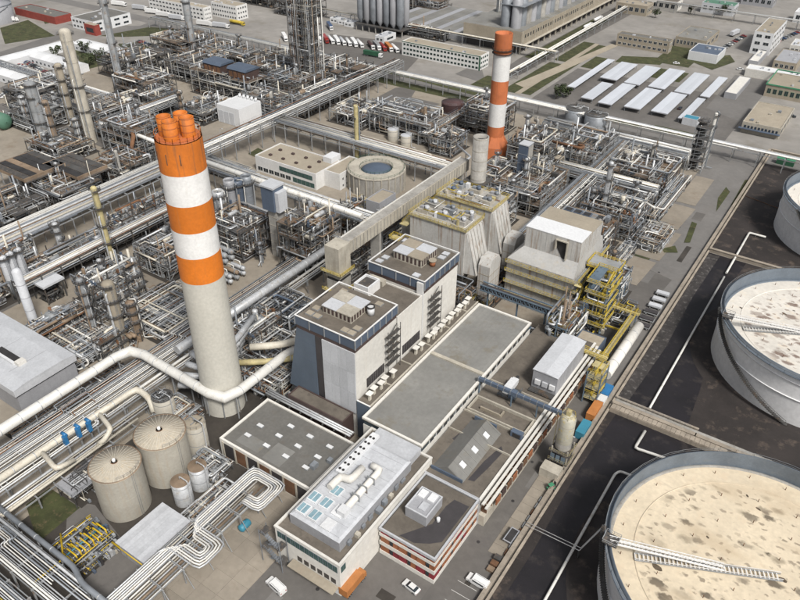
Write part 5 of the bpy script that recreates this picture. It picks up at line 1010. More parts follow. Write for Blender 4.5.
for k in range(4):
    run('stack_duct', 'silver elbow duct hugging the striped chimney, %s of the stack of four' % ('lowest', 'second from below', 'third from below', 'topmost')[k], [(-143.5, 98 + k * 2.2, 6 + k * 2.6), (-137.8, 102 + k * 0.8, 6 + k * 2.6), (-136.6, 109 + k * 2, 6 + k * 2.6), (-141, 122 + k * 2, 6 + k * 2.6)], 0.95, 'aluminium', n=12, bend=4, sup=12)
run('overhead_pipe', 'long thick white pipe raised over the condensers behind the blue headed tower', [(-262, 202, 14), (-152.0, 200.8, 14)], 1.15, 'white_pipe', n=14, sup=18)
run('overhead_pipe', 'slim pale pipe along the concrete conveyor bridge', [(-138.5, 190, 20), (-138.5, 262, 20), (-150, 270, 20)], 0.5, 'aluminium', n=8, sup=16)
# ================================================================ pipe racks
rack('y', 20, 190, -164.0, -148.6, [6.0], 'widest pipe rack, packed with parallel silver pipes under the very thick pale pipe', 21, 9, rr=(0.08, 0.2), loop=[(76, -1, 1.4), (118, -1, 1.4)], walk=False)
rack('y', 20, 96, -148.2, -142.0, [4.0], 'brown tinged pipe rack directly below the cream branch pipes', 22, 8, rr=(0.15, 0.4), mats=['cream_pipe', 'brown_pipe', 'aluminium', 'cream_pipe', 'rust'], walk=False)
rack('x', -158, -103.2, 33.6, 41.6, [6.0], 'pipe rack of white pipes crossing the near left corner', 23, 8, rr=(0.09, 0.22), mats=['white_pipe', 'white_pipe', 'aluminium', 'galvanised'], loop=[(-136, 1, 1.5)], walk=False)
rack('x', -158, -103.2, 25, 33, [4.4], 'lower pipe rack with a yellow gas line in the very near left corner', 24, 8, rr=(0.09, 0.2), mats=['galvanised', 'aluminium', 'yellow', 'white_pipe'], walk=True)
t = run('insulated_main', 'thick blue grey pipe along the edge of the near left rack', [(-160, 42.5, 6.4), (-116, 42.5, 6.4), (-110, 40.5, 7.6), (-96, 40.5, 7.6)], 0.62, 'galvanised', n=12, bend=2, sup=9)
# the rack with hairpin loops
t = T('looped_pipe_rack', 'pipe rack of bundled white pipes with two hairpin loops beside the blue skylight office', 'pipe rack', (-101, 65, 0))
xa = -103.4
for k in range(6):
    x = xa + 0.62 * k; o = 0.62 * (6 - k); zz = 6.2; xo = -95.6 + o * 0.95
    def lp(yc, h_): return [(x, yc - h_ - o, zz), (xo, yc - h_ - o, zz), (xo, yc + h_ + o, zz), (x, yc + h_ + o, zz)]
    pts = [(x, 18, zz)] + lp(62.0, 0.5) + [(x, 84 + o * 0.9, zz), (xo, 84 + o * 0.9, zz), (xo, 80.4 - o * 0.9, zz), (x + 1.4 + o, 80.4 - o * 0.9, zz), (x + 1.4 + o, 80.4 - o * 0.9, 3.5)]
    MB().tube(el(pts, 0.9 + o * 0.3), 0.21, 'white_pipe' if k % 3 else 'aluminium', 8).build('pipe', t)
for y in range(20, 90, 6):
    MB().box(-104.4, -95.4, y, y + 0.3, 4.7, 5.1, 'lightsteel').build('crossbeam', t)
    for s_ in (0.3, 8.4): MB().box(-104.4 + s_, -104.1 + s_, y + 0.02, y + 0.28, 0, 4.7, 'lightsteel').build('post', t)
    MB().bar((-95.6, y + 0.15, 4.7), (-93.2, y + 0.15, 0), 0.16, 'lightsteel').build('brace', t); MB().box(-104.2, -95.8, y + 0.05, y + 0.25, 5.55, 5.95, 'lightsteel').build('upper_crossbeam', t)
for s_ in (0.3, 8.4): MB().box(-104.4 + s_, -104.15 + s_, 18, 88, 5.12, 5.4, 'lightsteel').build('side_beam', t)
for k in range(11): MB().tube([(-103.5 + k * 0.74, 18, 5.12 + 0.2), (-103.5 + k * 0.74, 86 - (k % 4) * 1.5, 5.12 + 0.2)], 0.12 + 0.05 * (k % 3), ['white_pipe', 'cream_pipe', 'aluminium', 'brown_pipe', 'galvanised'][k % 5], 6).build('lower_pipe', t)
rack('y', -20, 212, -267, -251, [9.0], 'raised pipe rack with thick silver pipes crossing behind the slanting grey drums', 25, 9, rr=(0.2, 0.55), walk=False)
rack('y', 205, 380, -260.5, -252.0, [9.5, 12.5], 'two storey pipe bridge running from the fin fan area past the white shed', 26, 9, rr=(0.12, 0.28), walk=True, fill=0.7)
rack('x', -256, -150, 262.5, 272.5, [8.0, 10.5], 'pipe bridge running past the round basin toward the banded chimney', 27, 9, rr=(0.12, 0.3), fill=0.8)
rack('x', -480, 20, 371, 378, [7.0], 'long far pipe rack beside the railway in front of the green trimmed office', 28, 12, rr=(0.18, 0.42), mats=['white_pipe', 'aluminium'], walk=False)
rack('x', -262, -150, 204, 214, [9.0], 'pipe rack crowded with small lines beside the overhead white pipe', 29, 8, rr=(0.1, 0.24), fill=0.95)
rack('x', -480, -345, 240, 246, [8.0], 'pipe rack leading left behind the tall columns', 30, 9, rr=(0.15, 0.4))
rack('y', 210, 262, -330, -322, [7.0, 9.5], 'short double pipe rack among the tall columns', 31, 8)
rack('y', 226, 340, -99, -91, [8.0, 11.0], 'double pipe rack behind the white roofed grey plant', 32, 9, rr=(0.12, 0.35))
rack('x', -140, -66, 341, 349, [8.0, 10.5], 'double pipe rack at the far edge of the busy right hand process area', 33, 9, rr=(0.15, 0.4))
rack('x', -124, -66, 293, 300, [8.5, 11.5], 'double pipe rack through the middle of the busy right hand process area', 34, 9, rr=(0.12, 0.35))
rack('x', -222, -150, 186, 193, [7.0], 'single storey pipe rack at the foot of the blue headed tower', 35, 8)
rack('y', 100, 186, -229, -223, [7.5, 10.0], 'double pipe rack left of the brown decked structure', 36, 8, st='steel')
rack('y', 410, 640, -199.5, -194.5, [5.0], 'pale pipe line beside the road in front of the silo warehouse', 37, 14, rr=(0.3, 0.55), walk=False, mats=['cream_pipe', 'white_pipe'])
rack('y', 300, 372, -190, -183, [7.0], 'pipe rack linking the far long rack to the maroon tanks', 38, 9)
# ================================================================ vehicles
def wheels(t, xs, ys, r, w=0.25):
    for x in xs:
        for y in ys: piece(('wh', r, w), 'wheel', lambda m: (m.tube([(0, -w / 2, 0), (0, w / 2, 0)], r, 'rubber', 14), m.tube([(0, -w / 2 - 0.01, 0), (0, w / 2 + 0.01, 0)], r * 0.55, 'car_silver', 10)), t, (x, y, r))
def make_car(m, label, group):
    t = T('car', label, 'car', (0, 0, 0), group)
    MB().extr([(-2.15, 0.3), (2.1, 0.3), (2.2, 0.55), (2.1, 0.82), (1.1, 0.95), (-1.9, 0.98), (-2.2, 0.8)], -0.88, 0.88, 'y', m).build('body', t)
    b = MB(); b.hexa([(-1.75, -0.8, 0.95), (1.15, -0.8, 0.93), (1.15, 0.8, 0.93), (-1.75, 0.8, 0.95), (-1.2, -0.62, 1.42), (0.35, -0.62, 1.44), (0.35, 0.62, 1.44), (-1.2, 0.62, 1.42)], 'window_dark'); b.build('windows', t)
    MB().box(-1.2, 0.35, -0.63, 0.63, 1.43, 1.48, m).build('roof', t)
    for s in (-0.6, 0.6): MB().box(2.12, 2.2, s - 0.18, s + 0.18, 0.58, 0.72, 'lamp_glass').build('headlight', t); MB().box(-2.22, -2.12, s - 0.18, s + 0.18, 0.62, 0.78, 'tail_red').build('tail_light', t)
    wheels(t, (-1.35, 1.35), (-0.82, 0.82), 0.33)
    return t
def make_van(m, label):
    t = T('van', label, 'van', (0, 0, 0)); L = 2.7
    MB().extr([(-L, 0.35), (L - 0.1, 0.35), (L, 0.6), (L - 0.1, 1.05), (L - 1.0, 1.25), (L - 1.6, 2.0), (-L + 0.1, 2.05), (-L, 1.2)], -0.98, 0.98, 'y', m).build('body', t)
    MB().hexa([(L - 1.05, -0.9, 1.27), (L - 1.0, -0.9, 1.27), (L - 1.0, 0.9, 1.27), (L - 1.05, 0.9, 1.27), (L - 1.65, -0.8, 1.97), (L - 1.55, -0.8, 1.99), (L - 1.55, 0.8, 1.99), (L - 1.65, 0.8, 1.97)], 'window_dark').build('windscreen', t)
    for s in (-0.985, 0.985): MB().box(-1.9, L - 1.75, s - 0.01, s + 0.01, 1.3, 1.8, 'window_dark').build('side_window', t)
    MB().box(-L + 0.4, L - 2.0, -0.8, -0.72, 2.05, 2.12, 'car_silver').box(-L + 0.4, L - 2.0, 0.72, 0.8, 2.05, 2.12, 'car_silver').build('roof_rail', t)
    for s in (-0.7, 0.7): MB().box(L - 0.12, L, s - 0.2, s + 0.2, 0.75, 0.95, 'lamp_glass').build('headlight', t); MB().box(-L - 0.02, -L + 0.04, s - 0.12, s + 0.12, 0.9, 1.3, 'tail_red').build('tail_light', t)
    wheels(t, (-1.7, 1.75), (-0.88, 0.88), 0.36); return t
def make_truck(cab, load, kind, label, group):
    t = T('truck', label, 'truck', (0, 0, 0), group)
    MB().extr([(4.2, 0.6), (6.4, 0.6), (6.5, 1.6), (6.2, 2.9), (4.2, 3.0)], -1.2, 1.2, 'y', cab).build('cab', t); MB().box(6.35, 6.52, -1.05, 1.05, 1.8, 2.6, 'window_dark').build('windscreen', t)
    MB().box(-7.5, 5.5, -0.5, 0.5, 0.7, 1.05, 'steel').build('chassis', t)
    if kind == 'tank': MB().hcap((-2, 0, 2.2), (1, 0, 0), 1.2, 11.5, load, 14).build('tank_body', t)
    else:
        MB().box(-7.8, 3.9, -1.25, 1.25, 1.1, 3.8, load).build('box_body', t)
    wheels(t, (-6.6, -5.4, -4.2, 3.2, 5.3), (-1.05, 1.05), 0.5, 0.35); return t
def make_container(m, label, l=6.0, top=None):
    t = T('shipping_container', label, 'container', (0, 0, 0))
    MB().box(-l / 2, l / 2, -1.22, 1.22, 0.12, 2.6, m).build('body', t)
    b = MB(); n = int(l / 0.5)
    for i in range(n): x = -l / 2 + 0.25 + i * 0.5; b.box(x - 0.1, x + 0.1, -1.27, -1.22, 0.25, 2.5, m); b.box(x - 0.1, x + 0.1, 1.22, 1.27, 0.25, 2.5, m)
    b.build('corrugated_side', t); MB().box(-l / 2 - 0.02, l / 2 + 0.02, -1.25, 1.25, 2.6, 2.68, top or m).build('roof', t)
    for s in (-0.6, 0.6): MB().box(l / 2, l / 2 + 0.05, s - 0.55, s + 0.55, 0.25, 2.45, m).build('door', t)
    MB().box(-l / 2, l / 2, -1.1, 1.1, 0, 0.12, 'steel').build('base_frame', t); return t
def place(t, x, y, deg, z=0.07): t.location = (x, y, z); t.rotation_euler = (0, 0, math.radians(deg)); return t
place(make_van('car_white', 'white people carrier parked in front of the cream office with the fire escape'), -78, 66.9, 172)
place(make_van('car_white', 'white van parked beside the low concrete wall of the service road'), -40.4, 93.9, 0 + 178)
c0 = place(make_car('car_white', 'small white car in the yard below the terracotta windowed office', None), -52.4, 84.2, 172)
t = make_truck('truck_orange', 'truck_orange', 'box', 'orange brown covered truck at the corner of the cream office', None); place(t, -63.7, 77.5, 90); t.scale = (0.52, 0.95, 0.85)
for (x, y), m, l, lab in (((-39.1, 153.1), 'teal_blue', 6.0, 'teal blue shipping container nearest the stained silo'), ((-39.4, 162.2), 'truck_orange', 7.0, 'orange shipping container between the teal and the white ones'), ((-39.3, 167.5), 'car_white', 3.2, 'white box between the orange and the bright blue containers'), ((-39.4, 171.7), 'blue', 5.5, 'bright blue shipping container under the blue grey steel stair tower')):
    place(make_container(m, lab, l), x, y, 90)
t = T('forklift', 'small green forklift on the pale slab below the stained silo', 'forklift', (0, 0, 0))
MB().box(-1.2, 0.9, -0.6, 0.6, 0.4, 1.1, 'green').build('body', t); MB().box(-0.9, 0.5, -0.55, 0.55, 2.0, 2.1, 'green').build('roof', t)
for a in (-0.85, 0.45):
    for b in (-0.5, 0.5): MB().bar((a, b, 1.1), (a, b, 2.0), 0.08, 'dark').build('post', t)
MB().box(0.95, 1.1, -0.4, 0.4, 0.1, 2.6, 'steel').build('mast', t); MB().box(1.1, 2.2, -0.35, -0.2, 0.1, 0.16, 'steel').box(1.1, 2.2, 0.2, 0.35, 0.1, 0.16, 'steel').build('fork', t); wheels(t, (-0.8, 0.6), (-0.55, 0.55), 0.3); place(t, -37.9, 128.9, 60, 0.2)
t = T('waste_skip', 'dark grey open skip standing on the pale concrete slab', 'skip', (0, 0, 0))
MB().hexa([(-1.7, -0.9, 0.05), (1.7, -0.9, 0.05), (1.7, 0.9, 0.05), (-1.7, 0.9, 0.05), (-2.3, -1.05, 1.4), (2.3, -1.05, 1.4), (2.3, 1.05, 1.4), (-2.3, 1.05, 1.4)], 'panel_grey').build('hull', t); MB().box(-2.0, 2.0, -0.85, 0.85, 1.401, 1.43, 'dark').build('load', t); MB().box(-2.4, 2.4, -1.13, -1.05, 1.25, 1.45, 'galvanised').box(-2.4, 2.4, 1.05, 1.13, 1.25, 1.45, 'galvanised').build('rim', t); place(t, -39.6, 109.2, 88, 0.2)
t = T('pallet_stack', 'low stack of rust brown crates against the wall at the road end of the slab', 'crates', (-39.6, 97, 0))
for k in range(3): MB().box(-40.4, -38.6, 98 + k * 1.7, 99.4 + k * 1.7, 0.08, 0.8 + 0.25 * k, ['brown_pipe', 'rust', 'steel'][k]).build('crate', t)
for k in range(9): MB().box(-38.9, -38.5, 104 + k * 2.4, 105.8 + k * 2.4, 0.25, 0.75, 'lightsteel' if k % 3 else 'rust').build('kerb_scrap' if False else 'steel_length', T('stored_steel', 'length of stored steel lying along the wall on the pale slab', 'steel stock', (-38.7, 104 + k * 2.4, 0.2), 'stored steel along the retaining wall'))
for k in range(5): MB().box(-44.6 + k * 0.0, -39.6, 80.4 + k * 2.9, 80.52 + k * 2.9, 0.07, 0.075, 'marking').build('parking_line', kind='structure')
# pallet trucks / trailers with pipes on the service road by the wall
for k in range(6):
    t = T('flatbed_trailer', 'one of the flat trailers parked in line against the basin wall', 'trailer', (0, 0, 0), 'trailers parked along the basin wall')
    MB().box(-2.4, 2.4, -1.2, 1.2, 0.8, 1.05, 'lightsteel').build('bed', t); MB().box(-2.2, 2.2, -1.0, 1.0, 1.05, 1.5, 'panel_lightgrey' if k > 2 else 'panel_dark').build('load', t); wheels(t, (-1.5, 1.5), (-1.0, 1.0), 0.4); place(t, -41.5 - 0.1 * k, 212 + k * 4.6, 3)
# ================================================================ near left corner: valves, manifold, slab shed, platforms
for k, (px, py) in enumerate((((-149.8, 64.8)), (-149.5, 68.6), (-149, 71.6))):
    t = T('valve_actuator', ('blue valve actuator on the pipe rack, the one farthest from the cream tanks', 'blue valve actuator on the pipe rack, the middle one of three', 'blue valve actuator on the pipe rack, the one nearest the cream tanks')[k], 'valve', (px, py, 5), 'blue valve actuators')
    MB().box(px - 0.6, px + 0.6, py - 0.5, py + 0.5, 6.2, 9.2, 'blue').build('housing', t); MB().tube([(px - 1.4, py + 0.4, 9.4), (px + 0.4, py + 0.4, 9.4)], 0.5, 'blue', 12).build('cylinder', t); MB().box(px - 0.2, px + 0.2, py - 0.2, py + 0.2, 0, 6.2, 'lightsteel').build('stem', t); MB().tube([(px - 1.5, py + 0.4, 9.4), (px - 1.75, py + 0.4, 9.4)], 0.55, 'panel_lightgrey', 12).build('end_cap', t)
t = T('manifold_platform', 'dark grey steel platform hanging beside the cream tank under the branch pipes', 'platform', (-136, 63, 0))
MB().box(-141.8, -134.5, 55, 72, 4.6, 4.75, 'panel_grey').build('deck', t); MB().rail([(-141.8, 55, 4.75), (-134.5, 55, 4.75), (-134.5, 72, 4.75)], 'lightsteel', step=1.5, t=0.07).build('handrail', t)
for a in (-141.5, -134.8):
    for b in (55.4, 63, 71.6): MB().box(a - 0.12, a + 0.12, b - 0.12, b + 0.12, 0, 4.6, 'steel').build('post', t)
pipefield(-141, -134, 56, 71, 'cluster of cream pipes and valves on the platform beside the cream tanks', 50, 10, 24, 7.5, mats=['cream_pipe', 'aluminium', 'steel'], rr=(0.12, 0.3))
x0, x1, y0, y1 = -115.0, -104.9, 52.5, 66.8
t = T('flat_shed', 'low shed with smooth blue grey sheet roof between cream tank and looped pipes', 'shed', (-110, 60, 0))
MB().box(x0 + 0.5, x1 - 0.5, y0 + 0.5, y1 - 0.5, 0, 4.4, 'panel_grey').build('wall', t)
for k in range(8): MB().box(x0 + k * 1.26, x0 + k * 1.26 + 1.24, y0, y1, 4.4 + 0.01 * (k % 2), 4.65 + 0.02 * (k % 2), 'roof_silver' if k % 3 else 'panel_lightgrey').build('roof_sheet', t)
# yellow gas manifold
t = T('gas_manifold', 'bright yellow gas pipe manifold with grey meter skids beside the lawn', 'manifold', (-122, 48, 0)); r = random.Random(5)
for k in range(9):
    y = 44.5 + k * 1.2; z = 1.0 + 0.5 * (k % 3)
    MB().tube(el([(-129 + r.random(), y, 0.3), (-129 + r.random(), y, z), (-124.5, y, z), (-124.5, y, z + 1.2), (-121, y, z + 1.2), (-121, y, 0.8), (-116.5, y, 0.8)], 0.35), 0.2, 'bright_yellow', 8).build('yellow_pipe', t)
for k in range(7): x = -128.4 + k * 1.7; MB().tube([(x, 43.5, 1.9 + 0.35 * (k % 2)), (x, 55, 1.9 + 0.35 * (k % 2))], r.uniform(0.14, 0.28), ['bright_yellow', 'galvanised', 'dark', 'teal_blue', 'aluminium', 'bright_yellow', 'dark'][k], 8).build('header_pipe', t)
for k in range(60): a, b = r.uniform(-129, -116), r.uniform(44, 55); MB().box(a, a + 0.8, b, b + 0.6, 0.1, r.uniform(0.8, 2.8), r.choice(['galvanised', 'dark', 'lightsteel', 'panel_bluegrey'])).build('meter_box', t)
for k in range(6): a, b = r.uniform(-128, -117), r.uniform(44, 55); MB().tube([(a - 0.5, b, 2.4), (a + 0.5, b, 2.4)], 0.42, 'galvanised', 12).build('valve_wheel', t)
pipefield(-129.5, -116, 43.5, 55.5, 'tangle of small grey and yellow pipes among the yellow gas manifold', 61, 22, 60, 2.6, mats=['yellow', 'galvanised', 'dark', 'lightsteel', 'aluminium', 'steel'], rr=(0.1, 0.24))
run('gas_line', 'long yellow gas pipe crossing the yard to the near left rack', [(-129.5, 47.5, 2.6), (-122.8, 43.5, 2.6), (-122.8, 36, 2.6)], 0.24, 'bright_yellow', sup=5)
run('gas_line', 'straight yellow gas pipe along the edge of the sheet roofed shed', [(-120.5, 53.5, 3.2), (-103.8, 53.0, 3.2)] if False else [(-117.7, 53.1, 2), (-106.6, 53.1, 2)], 0.26, 'bright_yellow', sup=4)
pipefield(-104, -93, 26, 44, 'yellow and silver pipework under the looped rack', 51, 16, 40, 3.5, mats=['bright_yellow', 'yellow', 'aluminium', 'steel', 'pale_yellow'])
pipefield(-143, -131, 86, 97, 'dark jumble of pipes at the foot of the small machinery tank', 52, 26, 80, 6)
pipefield(-122, -111, 79, 88, 'dark jumble of pipes between the striped chimney and the pair of squat silver tanks', 53, 18, 60, 4)
pipefield(-142, -118, 111, 136, 'dense pipes and steelwork between the striped chimney and the sloping blue wall', 54, 34, 130, 8)
pipefield(-111, -103, 67.5, 83, 'low silver pipework beside the squat silver tanks', 55, 14, 30, 2.6)
pipefield(-153, -137, 137, 154, 'silver fans and pipes left of the concrete bridge tower', 56, 26, 80, 9, mats=['aluminium', 'galvanised', 'panel_bluegrey', 'steel'])
unit(-147, -137.5, 122, 137, [5, 10], 'between the thick silver pipe and the boiler house', 57, nves=3, npipe=22)
BX, BY = -95.4, 74.9
t = T('blue_tank', 'bright blue drum lying under the looped pipe rack', 'vessel', (BX, BY, 0)); MB().hcap((BX, BY, 1.3), (0, 1, 0), 1.0, 3.4, 'teal_blue', 14).build('shell', t)
for s in (-0.9, 0.9): MB().box(BX - 0.8, BX + 0.8, BY + s - 0.15, BY + s + 0.15, 0, 0.8, 'concrete_grey').build('saddle', t)
MB().cyl(BX, BY, 2.2, 2.7, 0.3, 'teal_blue', 8).build('nozzle', t)
# left grey building
x0, x1, y0, y1 = -262, -176.2, 67.2, 87.5
t = T('grey_works_hall', 'large plain blue grey metal hall cut off at the left side', 'building', (-190, 77, 0))
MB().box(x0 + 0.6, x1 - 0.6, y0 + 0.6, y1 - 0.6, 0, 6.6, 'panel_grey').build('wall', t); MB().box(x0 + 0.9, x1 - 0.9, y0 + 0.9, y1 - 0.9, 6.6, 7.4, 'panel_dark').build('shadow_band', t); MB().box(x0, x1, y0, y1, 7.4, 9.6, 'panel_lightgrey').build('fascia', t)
MB().extr([(y0, 9.6), (y1, 9.6), (y1 - 4, 10.3), (y0 + 4, 10.3)], x0, x1, 'x', 'panel_lightgrey').build('roof', t)
for k in range(7): MB().box(x0 + 8 + k * 11.6, x0 + 8.1 + k * 11.6, y0 + 4.1, y1 - 4.1, 10.3, 10.36, 'panel_grey').build('roof_seam', t)
MB().box(-196, -186, 74.5, 76.5, 10.3, 11.1, 'dark').box(-186, -184, 74.2, 76.8, 10.3, 11.4, 'cream_wall').box(-197, -186, 73.6, 74.4, 10.3, 11.2, 'panel_white').build('roof_vent', t)
# canopy, grey drums
t = T('grey_canopy', 'small grey roofed canopy over machinery left of the tall yellowed column', 'canopy', (-223.3, 109.1, 0)); x0, x1, y0, y1 = -227.4, -218.7, 104.9, 113.3
MB().box(x0, x1, y0, y1, 7.2, 8.0, 'panel_lightgrey').build('roof', t)
for a in (x0 + 0.4, x1 - 0.8):
    for b in (y0 + 0.4, y1 - 0.8): MB().box(a, a + 0.4, b, b + 0.4, 0, 7.2, 'steel').build('post', t)
pipefield(x0 + 1, x1 - 1, y0 + 1, y1 - 1, 'dark machinery under the small grey canopy', 58, 10, 30, 4.5, mats=['dark', 'steel', 'galvanised'])
for k, (x, y) in enumerate(((-237.9, 103.7), (-238.4, 106.7), (-238.6, 109.9))):
    t = tower(x, y, 15, 1.4, 'panel_lightgrey', 'one of three pale blue grey drums in a tight row at the left edge', [14], group='row of pale grey drums at the left edge', pipes=1, name='upright_drum', cat='vessel')
t = T('slanting_chute', 'pale grey column standing apart from the three drums beside the canopy', 'column', (-210.3, 94.2, 0)); x, y = -209.6, 94.1
MB().rev(x, y, [(1.5, 0), (1.5, 24), (0.9, 24.8), (0.05, 25)], 'panel_lightgrey', 20).build('shell', t)
for z in (4, 9, 14, 19): MB().rev(x, y, [(1.56, z), (1.56, z + 0.2)], 'panel_grey', 20).build('ring', t)
for a in range(6): MB().bar((x + 1.2 * math.cos(a), y + 1.2 * math.sin(a), 0), (x + 1.9 * math.cos(a), y + 1.9 * math.sin(a), 1.4), 0.2, 'dark').build('foot', t)
# ================================================================ process area, left and middle
unit(-233.8, -235.1, 144.8, 173.4, [5, 9, 12], 'left of the striped chimney under the raised thick pipe rack', 101, npipe=30, nfine=90, deckp=0.85, label='brown decked steel structure with a pale roofed top, left of the striped chimney')
unit(-193.8, -196.1, 108.3, 127.8, [6, 11, 16], 'round the foot of the yellowed column', 102, npipe=34, nfine=90)
unit(-233.8, -238.8, 117, 147.4, [7], 'beside the asphalt lane left of the yellowed column', 103, st='lightsteel', npipe=26, nfine=70)
unit(-207.1, -201, 88.5, 107.7, [5], 'just behind the grey works hall', 104, npipe=36, nfine=90, st='steel')
unit(-175.9, -179.7, 95.8, 110.4, [4, 8], 'next to the thick tan upright column', 105, npipe=20, nfine=60)
unit(-252.4, -251.8, 102.1, 121.9, [8], 'by the three pale grey drums', 106, npipe=26, nfine=60)
pipefield(-196, -168, 112, 140, 'silver pipes and exchangers on the open concrete left of the thick silver pipe', 107, 30, 90, 3.5)
exch_bank(-190, 146, 6, 3.4, 'x', 8.5, 1.0, 'silver heat exchanger in the fan shaped row below the blue headed tower', 108, m='lightsteel')
exch_bank(-178, 144, 5, 3.4, 'x', 7.0, 0.8, 'silver heat exchanger in the second row beneath the blue headed tower', 109)
unit(-214, -196, 140, 160, [6, 10], 'right behind the middle of the striped chimney', 110, npipe=30, nfine=80, st='lightsteel')
unit(-206, -184, 166, 182, [7, 12], 'left of the blue headed tower', 111, npipe=34, nfine=90)
unit(-170, -154, 172, 190, [8, 14, 19], 'with dark brown furnaces behind the thick silver pipe', 112, npipe=34, nfine=90)
unit(-150, -139, 196, 222, [7, 12], 'between the concrete bridge and the round basin', 114, npipe=26, nfine=70, st='lightsteel')
for k, (x, y) in enumerate(((-209.5, 180.4), (-211.7, 188.9), (-210.4, 192.2), (-208.6, 195.7))):
    tower(x, y, 17 + k % 2, 2.3, ('aluminium', 'panel_grey', 'panel_bluegrey', 'galvanised')[k], 'tall grey cylinder, number %s from the striped chimney in its row' % ('one', 'two', 'three', 'four')[k], [15], top='flat', pipes=3, name='vertical_silo', cat='silo')
# blue headed tower
for k, (px, py) in enumerate(((-197.3, 173.4), (-177.5, 169.5))): tower(px, py, 9, 0.8, 'galvanised', ('short dark column at the left end of the fan shaped exchanger row', 'short dark column at the right end of the fan shaped exchanger row')[k])
t = T('blue_headed_tower', 'square concrete tower with slate blue metal head above the exchanger banks', 'tower', (-175.5, 178, 0))
MB().box(-177.6, -173.2, 175.8, 180.2, 0, 20.5, 'concrete_grey').build('shaft', t); MB().box(-179.0, -173.0, 174.6, 180.4, 20.5, 30.0, 'panel_bluegrey').build('head', t); MB().box(-179.4, -172.6, 174.2, 180.8, 30, 30.7, 'panel_lightgrey').build('head_roof', t)
MB().box(-172.95, -171.2, 175.4, 180.0, 20.5, 28.5, 'panel_lightgrey').build('duct', t)
for k in range(5): MB().box(-177.7, -177.0 + 3.9, 175.7, 175.8, 3 + k * 3.6, 3.15 + k * 3.6, 'concrete').build('joint', t)
# lattice beside it
def lattice(x, y, w_, h, label, n=10, m='lightsteel'):
    t = T('lattice_tower', label, 'lattice tower', (x, y, 0)); H2 = w_ / 2
    for a in (-H2, H2):
        for b in (-H2, H2): MB().box(x + a - 0.15, x + a + 0.15, y + b - 0.15, y + b + 0.15, 0, h, m).build('leg', t)
    C4 = [(-H2, -H2), (H2, -H2), (H2, H2), (-H2, H2)]
    for i in range(n):
        b = MB(); z0, z1 = h * i / n, h * (i + 1) / n
        for q in range(4):
            (a0, b0), (a1, b1) = C4[q], C4[(q + 1) % 4]; b.bar((x + a0, y + b0, z0), (x + a1, y + b1, z1), 0.13, m); b.bar((x + a0, y + b0, z1), (x + a1, y + b1, z1), 0.13, m)
        b.build('bracing', t)
        if i % 2: MB().box(x - H2, x + H2, y - H2, y + H2, z1, z1 + 0.06, 'grating').rail([(x - H2 - .2, y - H2 - .2, z1), (x + H2 + .2, y - H2 - .2, z1), (x + H2 + .2, y + H2 + .2, z1)], 'galvanised', step=1.5).build('deck', t)
    return t
lattice(-166, 182, 5, 20, 'open steel stair lattice right of the blue headed tower')
# left columns (distillation)
def at(x, y, *a, **k): return tower(x, y, *a, **k)
for (x, y), h, r, m, lab in (((-330, 206.4), 57, 2.4, 'concrete', 'tallest brown stained column, leftmost of the tall group, with many platform rings'), ((-388.8, 271.6), 52, 1.9, 'lightsteel', 'slender plain silver column cut off at the top edge, left one'),
    ((-359.3, 216.2), 33, 1.7, 'roof_tan', 'medium height tan column just left of the tallest stained one'), ((-354.4, 195.8), 30, 2.6, 'lightsteel', 'stout grey column with flat rimmed top at the far left'), ((-335.3, 190.2), 26, 1.4, 'brown_pipe', 'thin brown column between the stout grey and the tan ones'),
    ((-398.6, 340.5), 38, 2.2, 'lightsteel', 'slender silver column cut off at the top edge, right one'), ((-223.5, 135.9), 33, 1.0, 'pale_yellow', 'thin yellowed column with dark rings rising from the structure left of the chimney'), ((-178.5, 105), 26, 1.7, 'roof_tan', 'thick tan column standing near the bend of the very thick pale pipe'),
    ((-194.3, 105.2), 21, 1.0, 'lightsteel', 'thin grey column left of the thick tan one'), ((-177.5, 110.2), 16, 1.3, 'brown_pipe', 'short brown column right of the thick tan one'), ((-244, 128.9), 15, 1.0, 'aluminium', 'short silver column standing alone in front of the raised thick rack'),
    ((-80.4, 272.6), 29, 0.9, 'aluminium', 'thin silver column rising behind the big grey plant with yellow galleries'), ((-315, 254.5), 16, 0.9, 'brown_pipe', 'small brown stack standing on open ground behind the orange flues'),
    ((-371.4, 279.4), 13, 1.0, 'lightsteel', 'short pale column by the square cream tank left of the furnace row'), ((-373.1, 199.5), 18, 1.5, 'aluminium', 'short silver column in the far left cluster'), ((-325.5, 197.1), 17, 1.2, 'lightsteel', 'short grey column at the foot of the tallest stained one')):
    tower(x, y, h, r * 1.15, m, lab, seed=int(h), plats=([h * 0.5, h * 0.93] if 'slender' in lab else None))
x, y = -204, 266.7
t = tower(x, y, 28, 1.1, 'pale_yellow', 'slim yellow stack beside the white laboratory building', [14, 22], top='open', name='yellow_stack', cat='stack')
# tall lattice tower in the middle distance
tx, ty = -283, 324.3
for dx, dy, hh, rr in ((-5.0, -2.5, 64, 1.6), (0, 0, 72, 1.9), (4.6, 1.5, 60, 1.5)):
    tower(tx + dx, ty + dy, hh, rr, ('steel', 'lightsteel', 'galvanised')[int(rr * 10) % 3], {1.6: 'dark column on the left inside the tallest steel tower', 1.9: 'pale column in the centre inside the tallest steel tower', 1.5: 'grey column on the right inside the tallest steel tower'}[rr], seed=int(hh), pipes=4, plats=[6 * i for i in range(1, 11)])
unit(tx - 8, tx + 8, ty - 5, ty + 5, [6 * i for i in range(1, 12)], 'forming the tallest tower at the top of the view', 120, npipe=30, nfine=110, nves=0, deckp=0.5, st='steel', label='tallest dark steel tower wrapped round three columns', name='tower_structure')
